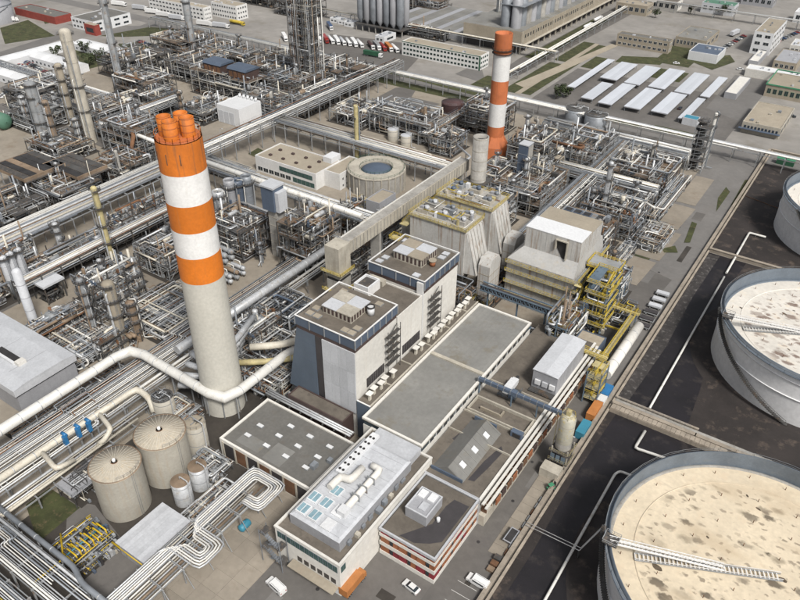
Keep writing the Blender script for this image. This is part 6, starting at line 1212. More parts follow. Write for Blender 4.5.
# fin fan banks and structures far left
fanbank(-317.4, -292.4, 147.4, 167.4, 11, 'long rust edged fin fan cooler at the left edge', 121); fanbank(-300.4, -275.6, 161.8, 176.5, 11, 'shorter rust edged fin fan cooler just right of the long one', 122); fanbank(-298.1, -294.7, 132.3, 143.9, 9, 'rust edged fin fan cooler partly cut off at the left edge', 123)
L_ = [(-5,200,60,192,6,[6],124,'below the fin fan coolers'), (-4,140,60,118,8,[4,8],125,'between the leftmost columns'), (62,200,125,182,9,[5,9],126,'below the shorter fin fan cooler'), (98,140,150,118,14,[5,10,15],127,'with tall silver legs left of the orange flues'),
    (100,200,155,178,10,[5,10],128,'behind the raised thick rack beside the chimney bands'), (0,215,0,0,0,0,0,'')]
for a, b in (((-345, -318, 180, 200), 124), ((-392, -362, 196, 224), 125), ((-300, -272, 150, 170), 126), ((-318, -290, 205, 226), 127), ((-292, -270, 178, 198), 128), ((-352, -330, 214, 240), 129), ((-310, -290, 120, 140), 1290)):
    unit(*a, {124: [6], 125: [4, 8], 126: [5, 9], 127: [5, 10, 15], 128: [5, 10], 129: [6, 12], 1290: [5]}[b], {124: 'below the leftmost columns', 125: 'behind the leftmost columns', 126: 'below the shorter fin fan cooler', 127: 'with tall silver legs left of the orange flues', 128: 'between the fin fan coolers and the raised thick rack', 129: 'in the midst of the tall columns', 1290: 'at the left edge below the fin fans'}[b], b, npipe=28, nfine=70, st=('lightsteel' if b % 2 else 'steel'))
run('rusty_duct', 'rusty curved duct beside the orange flues', [(-321.4, 215.3, 12), (-305.8, 213.3, 14), (-290, 204, 14), (-288.1, 195.9, 2)], 1.0, 'rust', bend=4)
run('insulated_main', 'thick white pipe stub left of the orange flues', [(-313.2, 208, 13), (-275.1, 205.5, 13)], 0.9, 'white_pipe', n=12, sup=8)
t = T('green_tank', 'dark green horizontal tank at the far left edge', 'tank', (-391, 192.2, 0)); x, y = -387.2, 191.1; MB().hcap((x, y, 4.4), (1, 0, 0), 4.2, 16, 'vault_green', 24).build('shell', t)
for s in (-4, 4): MB().box(x + s - 0.5, x + s + 0.5, y - 3, y + 3, 0, 2.2, 'concrete').build('saddle', t)
MB().cyl(x, y, 8.5, 9.3, 0.6, 'vault_green', 10).build('manway', t)
# furnace row with silver legs behind the orange flues
x0, x1, y0, y1 = -358.1, -318.5, 280.9, 301.9
unit(-345, -298, 290, 306, [8, 14], 'with the dark roofed furnaces left of the tallest tower', 130, npipe=34, nfine=110, nves=6, st='concrete_grey', bay=7, deckp=0.9, label='long concrete framed furnace structure left of the tallest steel tower')
for k in range(2):
    t = T('furnace_box', 'dark blue grey roofed furnace house, %s of the two on the long structure' % ('left one', 'right one')[k], 'furnace', (-330 + 20 * k, 298, 14)); x = -335 + 20 * k
    MB().box(x, x + 14, 292, 303, 14.2, 19, 'panel_brown').build('casing', t); MB().extr([(291.5, 19), (303.5, 19), (302, 20.2), (293, 20.2)], x - 0.5, x + 14.5, 'x', 'panel_bluegrey').build('roof', t)
    for q in range(4): MB().box(x + 1 + q * 3.4, x + 3.4 + q * 3.4, 291.8, 291.99, 15, 18, 'rust').build('panel', t)
unit(-296, -270, 300, 330, [5, 10, 15], 'at the foot of the tallest tower', 131, npipe=40, nfine=140, nves=6)
unit(-268, -262, 290, 330, [6, 12], 'along the two storey pipe bridge', 132, npipe=24, nfine=60, st='lightsteel')
unit(-330, -300, 318, 345, [6, 12], 'behind the furnace structure', 133, npipe=34, nfine=100)
unit(-380, -350, 300, 330, [6, 11], 'near the right slender silver column', 134, npipe=30, nfine=90, st='lightsteel')
unit(-352, -332, 250, 268, [5, 9], 'beside the square cream tank', 135, npipe=26, nfine=70)
unit(-248, -226, 300, 326, [6], 'right of the tallest tower with tan decks', 136, npipe=26, nfine=60, st='lightsteel')
exch_bank(-322, 280, 8, 3.0, 'y', 9, 0.9, 'silver exchanger in the row left of the white shed', 137)
pipefield(-330, -300, 236, 256, 'low pipes on the open yard behind the orange flues', 138, 14, 30, 2)
t = building('square_store', 'cream block building with blank walls left of the furnace structure', 'building', -354.1, -357.3, 230.6, 256.3, 8.5, 'cream_wall', 'roof_tan')
t = building('white_shed', 'white metal shed with little roof vents beside the two storey pipe bridge', 'shed', -297.5, -281.0, 264.5, 281.5, 10, 'panel_white', 'panel_white', 0.3)
for k in range(5): MB().cyl(-295 + k * 3, 280.0, 9.75, 11.6, 0.7, 'panel_white', 12).build('roof_vent', t)
for k in range(3): MB().box(-296.5 + k * 4, -293 + k * 4, 264.36, 264.49, 0.2, 7, 'panel_lightgrey').build('door', t)
for a in (((-298, -268, 283, 297), [6, 11], 'between the white shed and the tallest tower'), ((-428, -396, 330, 362), [5, 10], 'near the grass strip behind the slender columns'), ((-396, -352, 340, 362), [6], 'in front of the far long rack at left'), ((-345, -300, 350, 366), [5, 9], 'against the far long rack'), ((-298, -264, 336, 364), [5, 9, 13], 'behind the tallest tower'),
    ((-420, -385, 280, 312), [6, 12], 'between the two slender silver columns'), ((-382, -352, 262, 284), [5, 10], 'left of the square cream tank'), ((-322, -300, 256, 276), [5], 'beside the row of silver exchangers'), ((-416, -394, 214, 252), [5, 9], 'behind the tallest stained column'), ((-248, -232, 64, 100), [6], 'just behind the grey works hall at its left'),
    ((-214, -204, 114, 134), [5, 9], 'around the thin grey column'), ((-246, -232, 106, 196), [4], 'low along the near side of the raised thick rack'), ((-198, -176, 190, 199), [5], 'under the overhead white pipe'), ((-150, -141, 178, 194), [6, 10], 'beneath the concrete bridge'), ((-300, -272, 100, 146), [5, 9], 'at the left edge beyond the raised thick rack'), ((-300, -270, 50, 96), [6], 'in the corner at the left edge')):
    unit(*a[0], a[1], a[2], 300 + int(abs(a[0][0] + a[0][2])), st=('steel', 'lightsteel')[int(a[0][3]) % 2], npipe=24, nfine=60, nves=4)
pipefield(-206, -180, 88.5, 108, 'low jumble of pipes between the grey works hall and the thick pale pipe', 401, 30, 70, 3); pipefield(-176, -166.5, 60, 98, 'narrow run of pipes between the grey works hall and the wide rack', 402, 20, 60, 3, along='y')
pipefield(-268, -230, 214, 226, 'bundles of lines beyond the overhead white pipe', 403, 24, 60, 4, along='x'); pipefield(-176, -150, 214.5, 232, 'yellow tinged valves and pipes below the round basin', 404, 26, 60, 5, mats=['aluminium', 'yellow', 'white_pipe', 'steel'])
# ================================================================ white laboratory, round basin
t = T('laboratory', 'white L shaped two storey building with tan roof beside the round basin', 'building', (-212, 235, 0))
x0, x1, y0, y1, h = -236.5, -199.5, 229.5, 247.5, 8.0
for nm, q in (('wing', (x0, x1, y0, y1)), ('wing', (x1 + 0.01, x1 + 9, y0 + 6, y1 + 7))):
    MB().box(*q, 0, h - 0.5, 'paint_white').build('wall', t); MB().box(q[0] + 0.4, q[1] - 0.4, q[2] + 0.4, q[3] - 0.4, h - 0.5, h - 0.45, 'roof_tan').build('roof', t); parapet(MB(), *q, h - 0.5, 0.5, 0.4, 'paint_white').build('parapet', t)
windows(t, 'S', y0, x0 + 1, x0 + 22, 0.8, 2.9, 6, 0.12, 'window_dark', 'paint_white'); windows(t, 'S', y0, x0 + 15, x1 - 2, 4.2, 6.4, 9, 0.04, 'glass_green', 'panel_teal'); windows(t, 'S', y0, x0 + 23, x1 - 1, 0.6, 2.9, 5, 0.05, 'glass_green', 'panel_teal')
windows(t, 'E', x1 + 9, y0 + 7, y1 + 6, 4.4, 5.6, 6, 0.6); windows(t, 'E', x1 + 9, y0 + 7, y1 + 6, 1.2, 2.4, 6, 0.6)
for i in range(4):
    for j in range(2): MB().box(x0 + 5 + i * 8, x0 + 6.4 + i * 8, y0 + 4 + j * 7, y0 + 5.2 + j * 7, 7.55, 8.3, 'panel_brown').build('roof_vent', t)
MB().box(-206, -201, 243, 250, 7.5, 10.2, 'panel_white').build('plant_box', t)
cx, cy, r, h = -180.0, 249.5, 13.2, 8.5
t = T('round_basin', 'round concrete basin with tan rim deck and dark blue domed pit in the middle', 'basin', (cx, cy, 0))
MB().rev(cx, cy, [(r, 0), (r, h)], 'concrete_grey', 48).build('wall', t); MB().rev(cx, cy, [(r + 0.3, h), (r + 0.3, h + 0.4), (7.3, h + 0.4), (7.3, h - 1.6)], 'concrete', 48, False).build('rim_deck', t)
for k in range(24): a = k * 0.2618; MB().box(cx + (r + 0.12) * math.cos(a) - 0.2, cx + (r + 0.12) * math.cos(a) + 0.2, cy + (r + 0.12) * math.sin(a) - 0.2, cy + (r + 0.12) * math.sin(a) + 0.2, 0, h, 'concrete').build('buttress', t)
MB().rev(cx, cy, [(7.1, h - 1.4), (6.9, h - 0.2), (5.2, h + 0.7), (2.4, h + 1.3), (0.05, h + 1.4)], 'panel_bluegrey', 24).build('cover', t)
for rr_2 in (r - 0.3, 7.6): MB().rail([(cx + rr_2 * math.cos(i * 0.2618), cy + rr_2 * math.sin(i * 0.2618), h + 0.4) for i in range(24)], 'dark_green', step=3, t=0.08, closed=True).build('railing', t)
for k in range(2): building('gate_house', ('pale grey block with slatted wall between round basin and conveyor bridge', 'smaller pale grey block nearest the yellow valve platform')[k], 'building', -163 + k * 10, -156 + k * 9, 218 + k * 4, 230 + k * 2, 11 - 2 * k, 'panel_grey', 'roof_tan')
unit(-170, -164, 206, 218, [5, 10], 'with yellow railings below the round basin', 140, rail='yellow', npipe=14, nfine=30, nves=2, bay=4)
# maroon tanks and open structure behind basin
for k, (x, y, r, h) in enumerate(((*(-194.6, 342.7), 6.2, 9), (*(-177.4, 343.8), 6.4, 11))):
    t = T('maroon_tank', 'dark maroon flat topped tank %s the banded chimney' % ('left of its twin, farther from', 'half hidden just left of')[k], 'tank', (x, y, 0)); MB().rev(x, y, [(r, 0), (r, h)], 'maroon_tank', 32).build('shell', t); MB().rev(x, y, [(r + 0.1, h - 0.1), (r + 0.1, h + 0.2), (0.1, h + 0.8)], 'maroon_tank', 32).build('roof', t)
    MB().rail([(x + r * math.cos(i * 0.4), y + r * math.sin(i * 0.4), h + 0.2) for i in range(15)], 'galvanised', step=2).build('railing', t)
    for z in (h * 0.3, h * 0.6): MB().rev(x, y, [(r + 0.05, z), (r + 0.05, z + 0.15)], 'rust', 32).build('ring', t)
unit(-222, -184, 302, 322, [5, 10], 'with square bays left of the maroon tanks', 141, st='lightsteel', npipe=46, nfine=140, nves=8, top=5)
unit(-180, -168, 296, 312, [5, 8], 'just left of the banded chimney', 142, st='lightsteel', npipe=34, nfine=100, nves=5)
unit(-184, -160, 330, 350, [5, 9, 13], 'behind the maroon tanks', 143, npipe=34, nfine=90)
t = T('blue_container_cabin', 'bright blue cabin block at the edge of the open asphalt behind the round basin', 'cabin', (-216.9, 319.7, 0)); x, y = -214.5, 316.1
for k in range(3): MB().box(x - 4 + k * 2.7, x - 1.5 + k * 2.7, y - 3, y + 3, 0, 4.6 if k else 3, 'teal_blue' if k else 'blue').build('module', t)
for k, (px, py) in enumerate(((-204, 297.9), (-194, 295.2))): small_tank(px, py, 2.8, 6, ('pale square topped small tank beside the blue cabins, left', 'pale small tank beside the blue cabins, right')[k], 'tank_cream', 'panel_lightgrey', False)
# ================================================================ right hand process area
def blue_tower(x0, x1, y0, y1, h, label, m='panel_bluegrey'):
    t = T('elevator_tower', label, 'tower', ((x0 + x1) / 2, (y0 + y1) / 2, 0)); MB().box(x0, x1, y0, y1, 0, h, m).build('shaft', t); MB().box(x1, x1 + 0.3, y0 + 0.3, y1 - 0.3, 0, h - 0.5, 'concrete_grey').build('side_panel', t)
    MB().box(x0 - 0.2, x1 + 0.2, y0 - 0.2, y1 + 0.2, h, h + 0.4, 'panel_lightgrey').build('cap', t)
    for k in range(5): MB().box(x0, x1, y0 - 0.04, y0, h * (k + 1) / 6, h * (k + 1) / 6 + 0.15, 'panel_grey').build('joint', t)
x, y = -120.3, 277.6; blue_tower(x - 2.2, x + 2.2, y - 2, y + 3, 25, 'slate blue flat panel tower right of the banded chimney')
unit(x + 3, x + 10, y, y + 26, [6, 10, 14], 'of pale concrete bays beside the slate blue panel tower', 150, st='roof_tan', npipe=20, nfine=50, bay=4.5, dk='roof_tan')
G = [(-126, -112, 228, 256, [6, 12]), (-92, -70, 240, 262, [5, 10]), (-88, -66, 266, 290, [6, 11]), (-128, -104, 262, 290, [6, 11]), (-140, -128, 268, 290, [4, 8]), (-142, -124, 306, 326, [6, 12]), (-120, -98, 304, 336, [5, 10, 15]), (-92, -66, 304, 334, [6, 11]), (-146, -120, 328, 340, [7]), (-62, -50, 258, 280, [5])]
W_ = ['directly behind the rear precipitator', 'just behind the white roofed grey plant', 'in the process area nearest the service road, middle part', 'right of the slate blue panel tower', 'beside the flared chimney base', 'behind the banded chimney on its right', 'in the centre of the busy area below the carports', 'in the process area near the road, far part', 'nearest the white carports', 'at the edge of the service road with tan slabs']
for k, (g, wh) in enumerate(zip(G[:9], W_)): unit(*g[:4], g[4], wh, 160 + k, st=('lightsteel', 'steel', 'galvanised')[k % 3], npipe=44, nfine=150, nves=7, top=3, rr=(0.15, 0.42))
pipefield(-98, -66, 226, 240, 'pipework fringe behind the fan cells of the grey plant', 171, 26, 70, 5); pipefield(-66, -61, 232, 262, 'low grey pipework beside the service road near the yellow stair tower', 172, 20, 60, 4)
pipefield(-66, -60.5, 284, 336, 'low grey pipework beside the service road, farther part', 173, 26, 70, 4.5); pipefield(-64, -52, 262, 283, 'dark pump cluster reaching out toward the service road', 174, 26, 80, 5)
for k, (px, py, l, r) in enumerate(((-116.7, 296.4, 9, 1.3), (-112.3, 295.6, 9, 1.3), (-116.4, 340.2, 8, 1.9))): drum(px, py, 3, l, r, 'x', 'cream_pipe', ('left cream drum of the pair behind the white roofed plant', 'right cream drum of the pair behind the white roofed plant', 'stout tan drum in the process area below the carports')[k], None, 0.5)
run('insulated_main', 'thick white pipe behind the cream drum pair', [(-110.3, 299.8, 8), (-90, 298.6, 8)], 1.2, 'white_pipe', n=14, sup=8)
for k, a in enumerate(((-124, 286), (-70, 350), (-96, 292), (-112, 346), (-66, 318))): pass
x, y = -64.6, 352.9
t = tower(x, y, 25, 1.7, 'steel', 'dark column with orange brown foot below the carports', pipes=4, plats=[4, 8, 12, 16, 20, 24]); 
t = tower(x + 4, y + 3, 28, 0.8, 'cream_wall', 'thin cream column attached to the dark one below the carports', pipes=1)
lattice(x + 1.5, y - 1, 7, 22, 'open lattice tower round the dark column below the carports', 8)
for k, (x, y) in enumerate(((-161.1, 312), (-135.6, 376.8), (-123.6, 374.5))[1:]): small_tank(x, y, 6.0, 8, ('big silver flat tank below the carports, left', 'big silver flat tank below the carports, right')[k], 'galvanised', 'steel', True, 12)
run('big_elbow', 'cream pipe with square bend in the busy area right of centre', [(-100.9, 325.8, 10), (-90.8, 314.7, 10), (-88.7, 341.7, 10)], 0.5, 'cream_pipe', sup=8)
run('big_elbow', 'white pipe with square bend in the busy area behind the grey plant', [(-76.9, 296.6, 10), (-68.1, 296.8, 10), (-66.9, 284, 10), (-61.7, 281.1, 10)], 0.45, 'white_pipe', sup=8)
# ================================================================ yellow railed steelwork by the service road
unit(-63.6, -57.2, 179, 196, [4.5, 9, 13], 'with yellow railings before the blue stair tower', 190, st='bluesteel', rail='yellow', npipe=26, nfine=50, nves=3, bay=3.4, deckp=0.7)
unit(-63.4, -53.5, 218, 230, [5, 10], 'with yellow railings behind the blue stair tower', 191, st='bluesteel', rail='yellow', npipe=24, nfine=50, nves=3, bay=4)
pipefield(-54, -46, 207, 222, 'yellow and silver valves beyond the yellow footbridge', 192, 16, 40, 3.5, mats=['yellow', 'aluminium', 'galvanised', 'steel'])
for k, (x, y, z) in enumerate(((-97, 186.5, 6), (-97, 203.5, 6), (-124.5, 186, 20), (-110, 203, 27))): t = T('yellow_access_platform', ('yellow railed platform at the foot of the front precipitator duct', 'yellow railed platform at the foot of the rear precipitator duct', 'yellow railed platform between concrete bridge and front precipitator', 'yellow railed crossing between the two precipitator roofs')[k], 'platform', (x, y, z)); MB().box(x - 3.5, x + 3.5, y - 1.6, y + 1.6, z - 0.15, z, 'pale_yellow').build('deck', t); MB().rail([(x - 3.5, y - 1.6, z), (x + 3.5, y - 1.6, z), (x + 3.5, y + 1.6, z), (x - 3.5, y + 1.6, z)], 'yellow', step=1.2, t=0.12, closed=True).build('railing', t); MB().box(x - 3.3, x - 3, y - 1.4, y - 1.1, 0, z - 0.15, 'steel').box(x + 3, x + 3.3, y + 1.1, y + 1.4, 0, z - 0.15, 'steel').build('post', t)
t = T('blue_steel_tower', 'blue grey steel stair tower with yellow railings right of the grey plant', 'stair tower', (-56, 204, 0)); x0, x1, y0, y1 = -58.5, -52.5, 199.5, 208.5
for i in range(2):
    for j in range(4): MB().box(x0 + i * 6 - 0.2, x0 + i * 6 + 0.2, y0 + j * 3 - 0.2, y0 + j * 3 + 0.2, 0, 20, 'bluesteel').build('column', t)
for z in (4, 8, 12, 16, 20):
    MB().box(x0 - 0.9, x0 + 2.4, y0 - 0.9, y1 + 0.9, z - 0.12, z, 'bluesteel').build('deck', t); MB().bar((x0 + 4.6, y0, z - 4), (x0 + 4.6, y1, z), 0.5, 'yellow').bar((x0 + 5.4, y0, z - 3), (x0 + 5.4, y1, z + 1), 0.15, 'yellow').build('stair_flight', t); MB().rail([(x0 - 1, y0 - 1, z), (x1 + 1, y0 - 1, z), (x1 + 1, y1 + 1, z), (x0 - 1, y1 + 1, z)], 'yellow', step=1.6, t=0.14, closed=True).box(x0 - 1.1, x1 + 1.1, y0 - 1.1, y0 - 1.01, z - 0.3, z + 0.15, 'pale_yellow').box(x1 + 1.01, x1 + 1.1, y0 - 1.0, y1 + 1.1, z - 0.3, z + 0.15, 'pale_yellow').build('railing', t)
    for j in range(3):
        for xx in (x0, x1): MB().bar((xx, y0 + j * 3, z - 4), (xx, y0 + (j + 1) * 3, z), 0.2, 'bluesteel').build('brace', t)
t = T('yellow_platform', 'yellow railed high platform joining the grey plant to its blue stair tower', 'platform', (-61, 213, 0))
for z in (13, 19): MB().box(-63.8, -53, 209.5, 217, z - 0.15, z, 'lightsteel').rail([(-63.8, 209.5, z), (-53, 209.5, z), (-53, 217, z), (-63.8, 217, z)], 'yellow', step=1.2, t=0.15, closed=True).box(-63.8, -53, 209.35, 209.45, z - 0.4, z + 0.2, 'yellow').build('deck', t)
for a in (-63.4, -53.5):
    for b in (210, 216.5): MB().box(a, a + 0.35, b, b + 0.35, 0, 18.8, 'bluesteel').build('post', t)
for k in range(5): MB().bar((-63.5 + k * 2, 210, 13), (-62.5 + k * 2, 216, 18.8), 0.3, 'yellow').build('brace', t)
t = T('yellow_stair', 'yellow staircase dropping from the grey plant beside its blue stair tower', 'stair', (-61, 200, 0))
for k in range(4): z = 1 + k * 4.3; MB().bar((-61.8, 197 + 5 * (k % 2), z), (-61.8, 202 - 5 * (k % 2), z + 4.3), 0.5, 'pale_yellow').rail([(-61.2, 197 + 5 * (k % 2), z), (-61.2, 202 - 5 * (k % 2), z + 4.3)], 'yellow', step=1, t=0.1).box(-62.6, -60.4, 196 if k % 2 else 202, 197 if k % 2 else 203, z + 4.2, z + 4.3, 'pale_yellow').build('flight', t)
pipefield(-59, -52, 199, 209, 'blue and silver pipes inside the stair tower beside the grey plant', 180, 34, 90, 18, mats=['bluesteel', 'galvanised', 'yellow', 'aluminium', 'bluesteel'])
run('insulated_main', 'thick cream duct on yellow trestles parallel to the service road', [(-41.6, 176, 4.5), (-41.6, 206, 4.5)], 1.7, 'cream_wall', n=14, sup=8)
t = T('yellow_walkway', 'long yellow railed walkway beside the thick cream duct', 'walkway', (-44, 190, 0)); MB().box(-45.4, -43.9, 174, 208, 6.0, 6.2, 'pale_yellow').rail([(-45.4, 174, 6.2), (-45.4, 208, 6.2)], 'yellow', step=1.5, t=0.12).rail([(-43.9, 174, 6.2), (-43.9, 208, 6.2)], 'yellow', step=1.5, t=0.12).build('deck', t)
for y in range(176, 208, 6): MB().box(-44.8, -44.5, y, y + 0.3, 0, 6, 'bluesteel').build('post', t)
t = T('yellow_crossing', 'yellow railed footbridge crossing toward the service road', 'walkway', (-52, 212, 0)); MB().box(-61.5, -43, 208.5, 210.2, 6.3, 6.5, 'pale_yellow').rail([(-61.5, 208.5, 6.5), (-43, 208.5, 6.5)], 'yellow', step=1.5, t=0.12).rail([(-61.5, 210.2, 6.5), (-43, 210.2, 6.5)], 'yellow', step=1.5, t=0.12).build('deck', t)
for x in (-60, -52, -44): MB().box(x, x + 0.3, 209, 209.3, 0, 6.3, 'bluesteel').build('post', t)
t = T('yellow_gantry', 'yellow railed double gantry just behind the grey metal box house', 'walkway', (-50, 180, 0))
for z in (5.5, 9.5): MB().box(-57, -42.5, 176, 178, z - 0.2, z, 'pale_yellow').rail([(-57, 176, z), (-42.5, 176, z)], 'yellow', step=1.3, t=0.12).rail([(-57, 178, z), (-42.5, 178, z)], 'yellow', step=1.3, t=0.12).build('deck', t)
for x in (-56.5, -50, -43): MB().box(x, x + 0.35, 176.8, 177.2, 0, 9.3, 'bluesteel').build('post', t)
t = T('steel_stair_tower', 'narrow blue grey stair tower with yellow flights above the bright blue container', 'stair tower', (-42, 169, 0))
for a in (-44.4, -40.2):
    for b in (165.5, 171.5): MB().box(a - 0.15, a + 0.15, b - 0.15, b + 0.15, 0, 12, 'bluesteel').build('post', t)
for k in range(6): z = 2 + k * 2; MB().box(-44.4, -40.2, 165.5 + 3 * (k % 2), 168.5 + 3 * (k % 2), z - 0.1, z, 'pale_yellow').rail([(-44.4, 165.5, z), (-40.2, 165.5, z), (-40.2, 171.5, z), (-44.4, 171.5, z)], 'yellow' if k % 2 else 'bluesteel', step=1.5, t=0.1).build('landing', t); MB().bar((-42.3, 165.6, z), (-42.3, 171.4, z + (2 if k < 5 else 0)), 0.3, 'yellow').build('flight', t)
t = building('pump_house', 'small house with tan roof framed by yellow walkways', 'building', -55.5, -47.2, 181, 190, 7.2, 'panel_bluegrey', 'roof_tan', 0.2)
t = T('loading_tray', 'black open work tray with yellow frame between small tan roofed house and footbridge', 'pit', (-51, 198, 0)); MB().box(-54, -47, 192, 205, 0.05, 0.5, 'dark').build('tray', t); parapet(MB(), -54.4, -46.6, 191.6, 205.4, 0.05, 1.0, 0.35, 'yellow').build('frame', t)
t = T('inclined_bridge', 'dark blue grey inclined conveyor bridge from the grey plant down to the grey box house', 'conveyor', (-75, 186, 0))
for s in (0, 2.4): MB().bar((-90.5, 184 + s, 12.5), (-64.5, 184 + s, 12.5), 0.35, 'bluesteel').bar((-90.5, 184 + s, 14.5), (-64.5, 184 + s, 14.5), 0.35, 'bluesteel').bar((-64.5, 184 + s, 14.5), (-57.5, 179 + s, 10.5), 0.35, 'bluesteel').bar((-64.5, 184 + s, 12.5), (-57.5, 179 + s, 8.5), 0.35, 'bluesteel').build('truss', t)
for k in range(17): MB().bar((-90 + k * 1.5, 184, 12.5), (-89.2 + k * 1.5, 184, 14.5), 0.18, 'bluesteel').bar((-89.2 + k * 1.5, 184, 14.5), (-88.5 + k * 1.5, 184, 12.5), 0.18, 'bluesteel').build('lattice_bar', t)
MB().box(-90.5, -64.5, 184.2, 186.2, 12.7, 14.0, 'panel_dark').build('belt_housing', t)
for x in (-88, -77, -67): MB().box(x, x + 0.4, 184.8, 185.4, 0, 12.5, 'bluesteel').build('post', t)
pipefield(-88, -66, 177.5, 183.5, 'dark pipes and frames in the gap between turbine hall and grey plant', 181, 20, 60, 7, mats=['dark', 'steel', 'bluesteel', 'aluminium'])
pipefield(-111, -92, 170.5, 187, 'dark steelwork and pipes in the gap between rear boiler block and front precipitator', 182, 30, 90, 14, mats=['steel', 'galvanised', 'brown_pipe', 'dark'])
pipefield(-98, -89, 188, 216, 'dark pipes between the precipitators and the grey plant', 183, 26, 60, 8, mats=['steel', 'galvanised', 'brown_pipe', 'rust'])
pipefield(-128, -113, 137, 186, 'grey roofed plant boxes and pipes between concrete bridge and boiler house', 184, 34, 110, 10, mats=['aluminium', 'galvanised', 'steel', 'panel_bluegrey'])
# ================================================================ carports
CP = [(-160.1, -155.1, 422.3, 490.1), (-150.2, -139.1, 450.2, 489.4), (-134.3, -124.3, 449.6, 490.9), (-119.6, -109.3, 450.9, 493.9), (-103.7, -94, 451, 494.8), (-88.6, -83.1, 452, 495.3), (-145.7, -138.3, 408.6, 442.2), (-134.3, -126, 406.3, 447.5), (-119.6, -110, 408.7, 447.7), (-104.5, -95, 410.5, 448.5), (-88.7, -84, 408.5, 447.9)]
sheet('parking_lot', -172, -60, 386, 468, 'asphalt', 0.06)
NM = ['long narrow white carport roof at the left end of the rear row', 'first wide white carport roof from the left in the rear row', 'second wide white carport roof from the left in the rear row', 'third wide white carport roof from the left in the rear row', 'fourth wide white carport roof from the left in the rear row', 'narrow white carport roof at the right end of the rear row',
      'narrow white carport roof at the left end of the front row', 'first wide white carport roof from the left in the front row', 'second wide white carport roof from the left in the front row', 'third wide white carport roof from the left in the front row', 'narrow white carport roof at the right end of the front row']
r = random.Random(9)
for (x0, x1, y0, y1), nm in zip(CP, NM):
    if y1 < y0: y0, y1 = y1, y0
    t = T('carport', nm, 'carport', ((x0 + x1) / 2, (y0 + y1) / 2, 0), 'white roofed carports'); n = max(2, round((x1 - x0) / 2.6)); w_ = (x1 - x0) / n
    for k in range(n): MB().box(x0 + k * w_, x0 + (k + 1) * w_ - 0.05, y0, y1, 2.85, 3.02 + 0.03 * (k % 2), 'carport_white').build('roof_panel', t)
    for b in (y0 + 0.6, (y0 + y1) / 2, y1 - 0.8):
        for a in (x0 + 0.4, x1 - 0.6): piece('cpp', 'post', lambda m: m.box(0, 0.2, 0, 0.2, 0, 2.85, 'galvanised'), t, (a, b, 0.06))
    MB().box(x0 + 0.02, x1 - 0.02, y0 + 0.02, y0 + 0.12, 2.4, 2.84, 'panel_grey').build('edge_beam', t)
t = building('tan_canopy', 'cream flat canopy building at the right end of the carports', 'canopy', -77.7, -70.8, 465.4, 502, 3.6, 'panel_grey', 'cream_wall', 0.15)
# ================================================================ far buildings
def far(name, label, lx, h, wall='cream_wall', roof='roof_tan', rows=1, cols=8, ecols=3, wm='window_dark', fr='paint_white', par=0.4, x_=None):
    x0, x1, y0, y1 = lx
    if y1 - y0 < 6: y1 = y0 + 8
    if x1 - x0 < 5: x1 = x0 + 8
    t = building(name, label, 'building', x0, x1, y0, y1, h, wall, roof, par); fh = (h - 0.6) / max(1, rows)
    for q in range(rows):
        if cols: windows(t, 'S', y0, x0 + 0.8, x1 - 0.8, q * fh + fh * 0.34, q * fh + fh * 0.78, cols, 0.35, wm, fr, 0.06)
        if ecols: windows(t, 'E', x1, y0 + 0.8, y1 - 0.8, q * fh + fh * 0.34, q * fh + fh * 0.78, ecols, 0.4, wm, fr, 0.06)
    rr = random.Random(int(abs(x0 * 7)))
    for q in range(4): a, b = rr.uniform(x0 + 1, x1 - 3), rr.uniform(y0 + 1, y1 - 3); MB().box(a, a + rr.uniform(0.8, 2), b, b + rr.uniform(0.8, 2), h - par + 0.05, h + rr.uniform(0.2, 0.9), rr.choice(['panel_lightgrey', 'galvanised', 'concrete'])).build('roof_unit', t)
    return t
t = far('green_trim_office', 'long three storey cream office with green trim behind the far pipe rack', (-284, -222.9, 425.4, 437.6), 9.5, 'paint_white', 'roof_tan', 3, 22, 4, 'window_dark', 'dark_green')
x0, x1, y0, y1 = -284, -222.9, 425.4, 437.6
MB().box(x0 - 0.05, x1 + 0.05, y0 - 0.1, y0 - 0.01, 9.0, 9.45, 'dark_green').build('green_fascia', t); MB().box(x1 + 0.01, x1 + 0.12, y0 - 0.1, y0 + 0.6, 0, 9.4, 'dark_green').box(x1 - 0.6, x1, y0 - 0.14, y0 - 0.02, 0, 9, 'dark_green').build('green_corner', t)
# silo hall
xb, yb = -219.5, 473.6; xc, yc = -215, 617.9
X1 = (xb + xc) / 2
t = T('silo_hall', 'very long concrete warehouse topped by tall grey silos behind the banded chimney', 'building', (X1 - 25, yb + 60, 0))
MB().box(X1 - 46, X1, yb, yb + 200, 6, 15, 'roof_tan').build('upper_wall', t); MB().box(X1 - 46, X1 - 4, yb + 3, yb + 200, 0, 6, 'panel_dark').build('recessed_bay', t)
for k in range(20): MB().box(X1 - 1.2, X1 - 0.3, yb + 0.5 + k * 10, yb + 1.4 + k * 10, 0, 6, 'concrete').build('pillar', t); MB().box(X1 + 0.01, X1 + 0.25, yb + 2 + k * 10, yb + 2.5 + k * 10, 6, 15, 'concrete').build('pilaster', t)
windows(t, 'E', X1, yb + 4, yb + 130, 10, 12.5, 30, 0.5, 'window_dark', 'roof_tan')
MB().box(X1 - 45.6, X1 - 0.4, yb + 0.4, yb + 199, 15, 15.2, 'roof_bluegrey').build('roof', t); MB().box(X1 + 0.01, X1 + 1.8, yb, yb + 200, 5.6, 6.0, 'concrete').build('canopy', t)
for k in range(16): 
    yy = yb + 8 + k * 8
    for j in range(2): MB().rev(X1 - 9 - j * 8, yy, [(3.6, 15), (3.6, 33), (1, 35.5)], ('panel_grey', 'galvanised', 'concrete_grey')[(k + j) % 3], 14).build('silo', t)
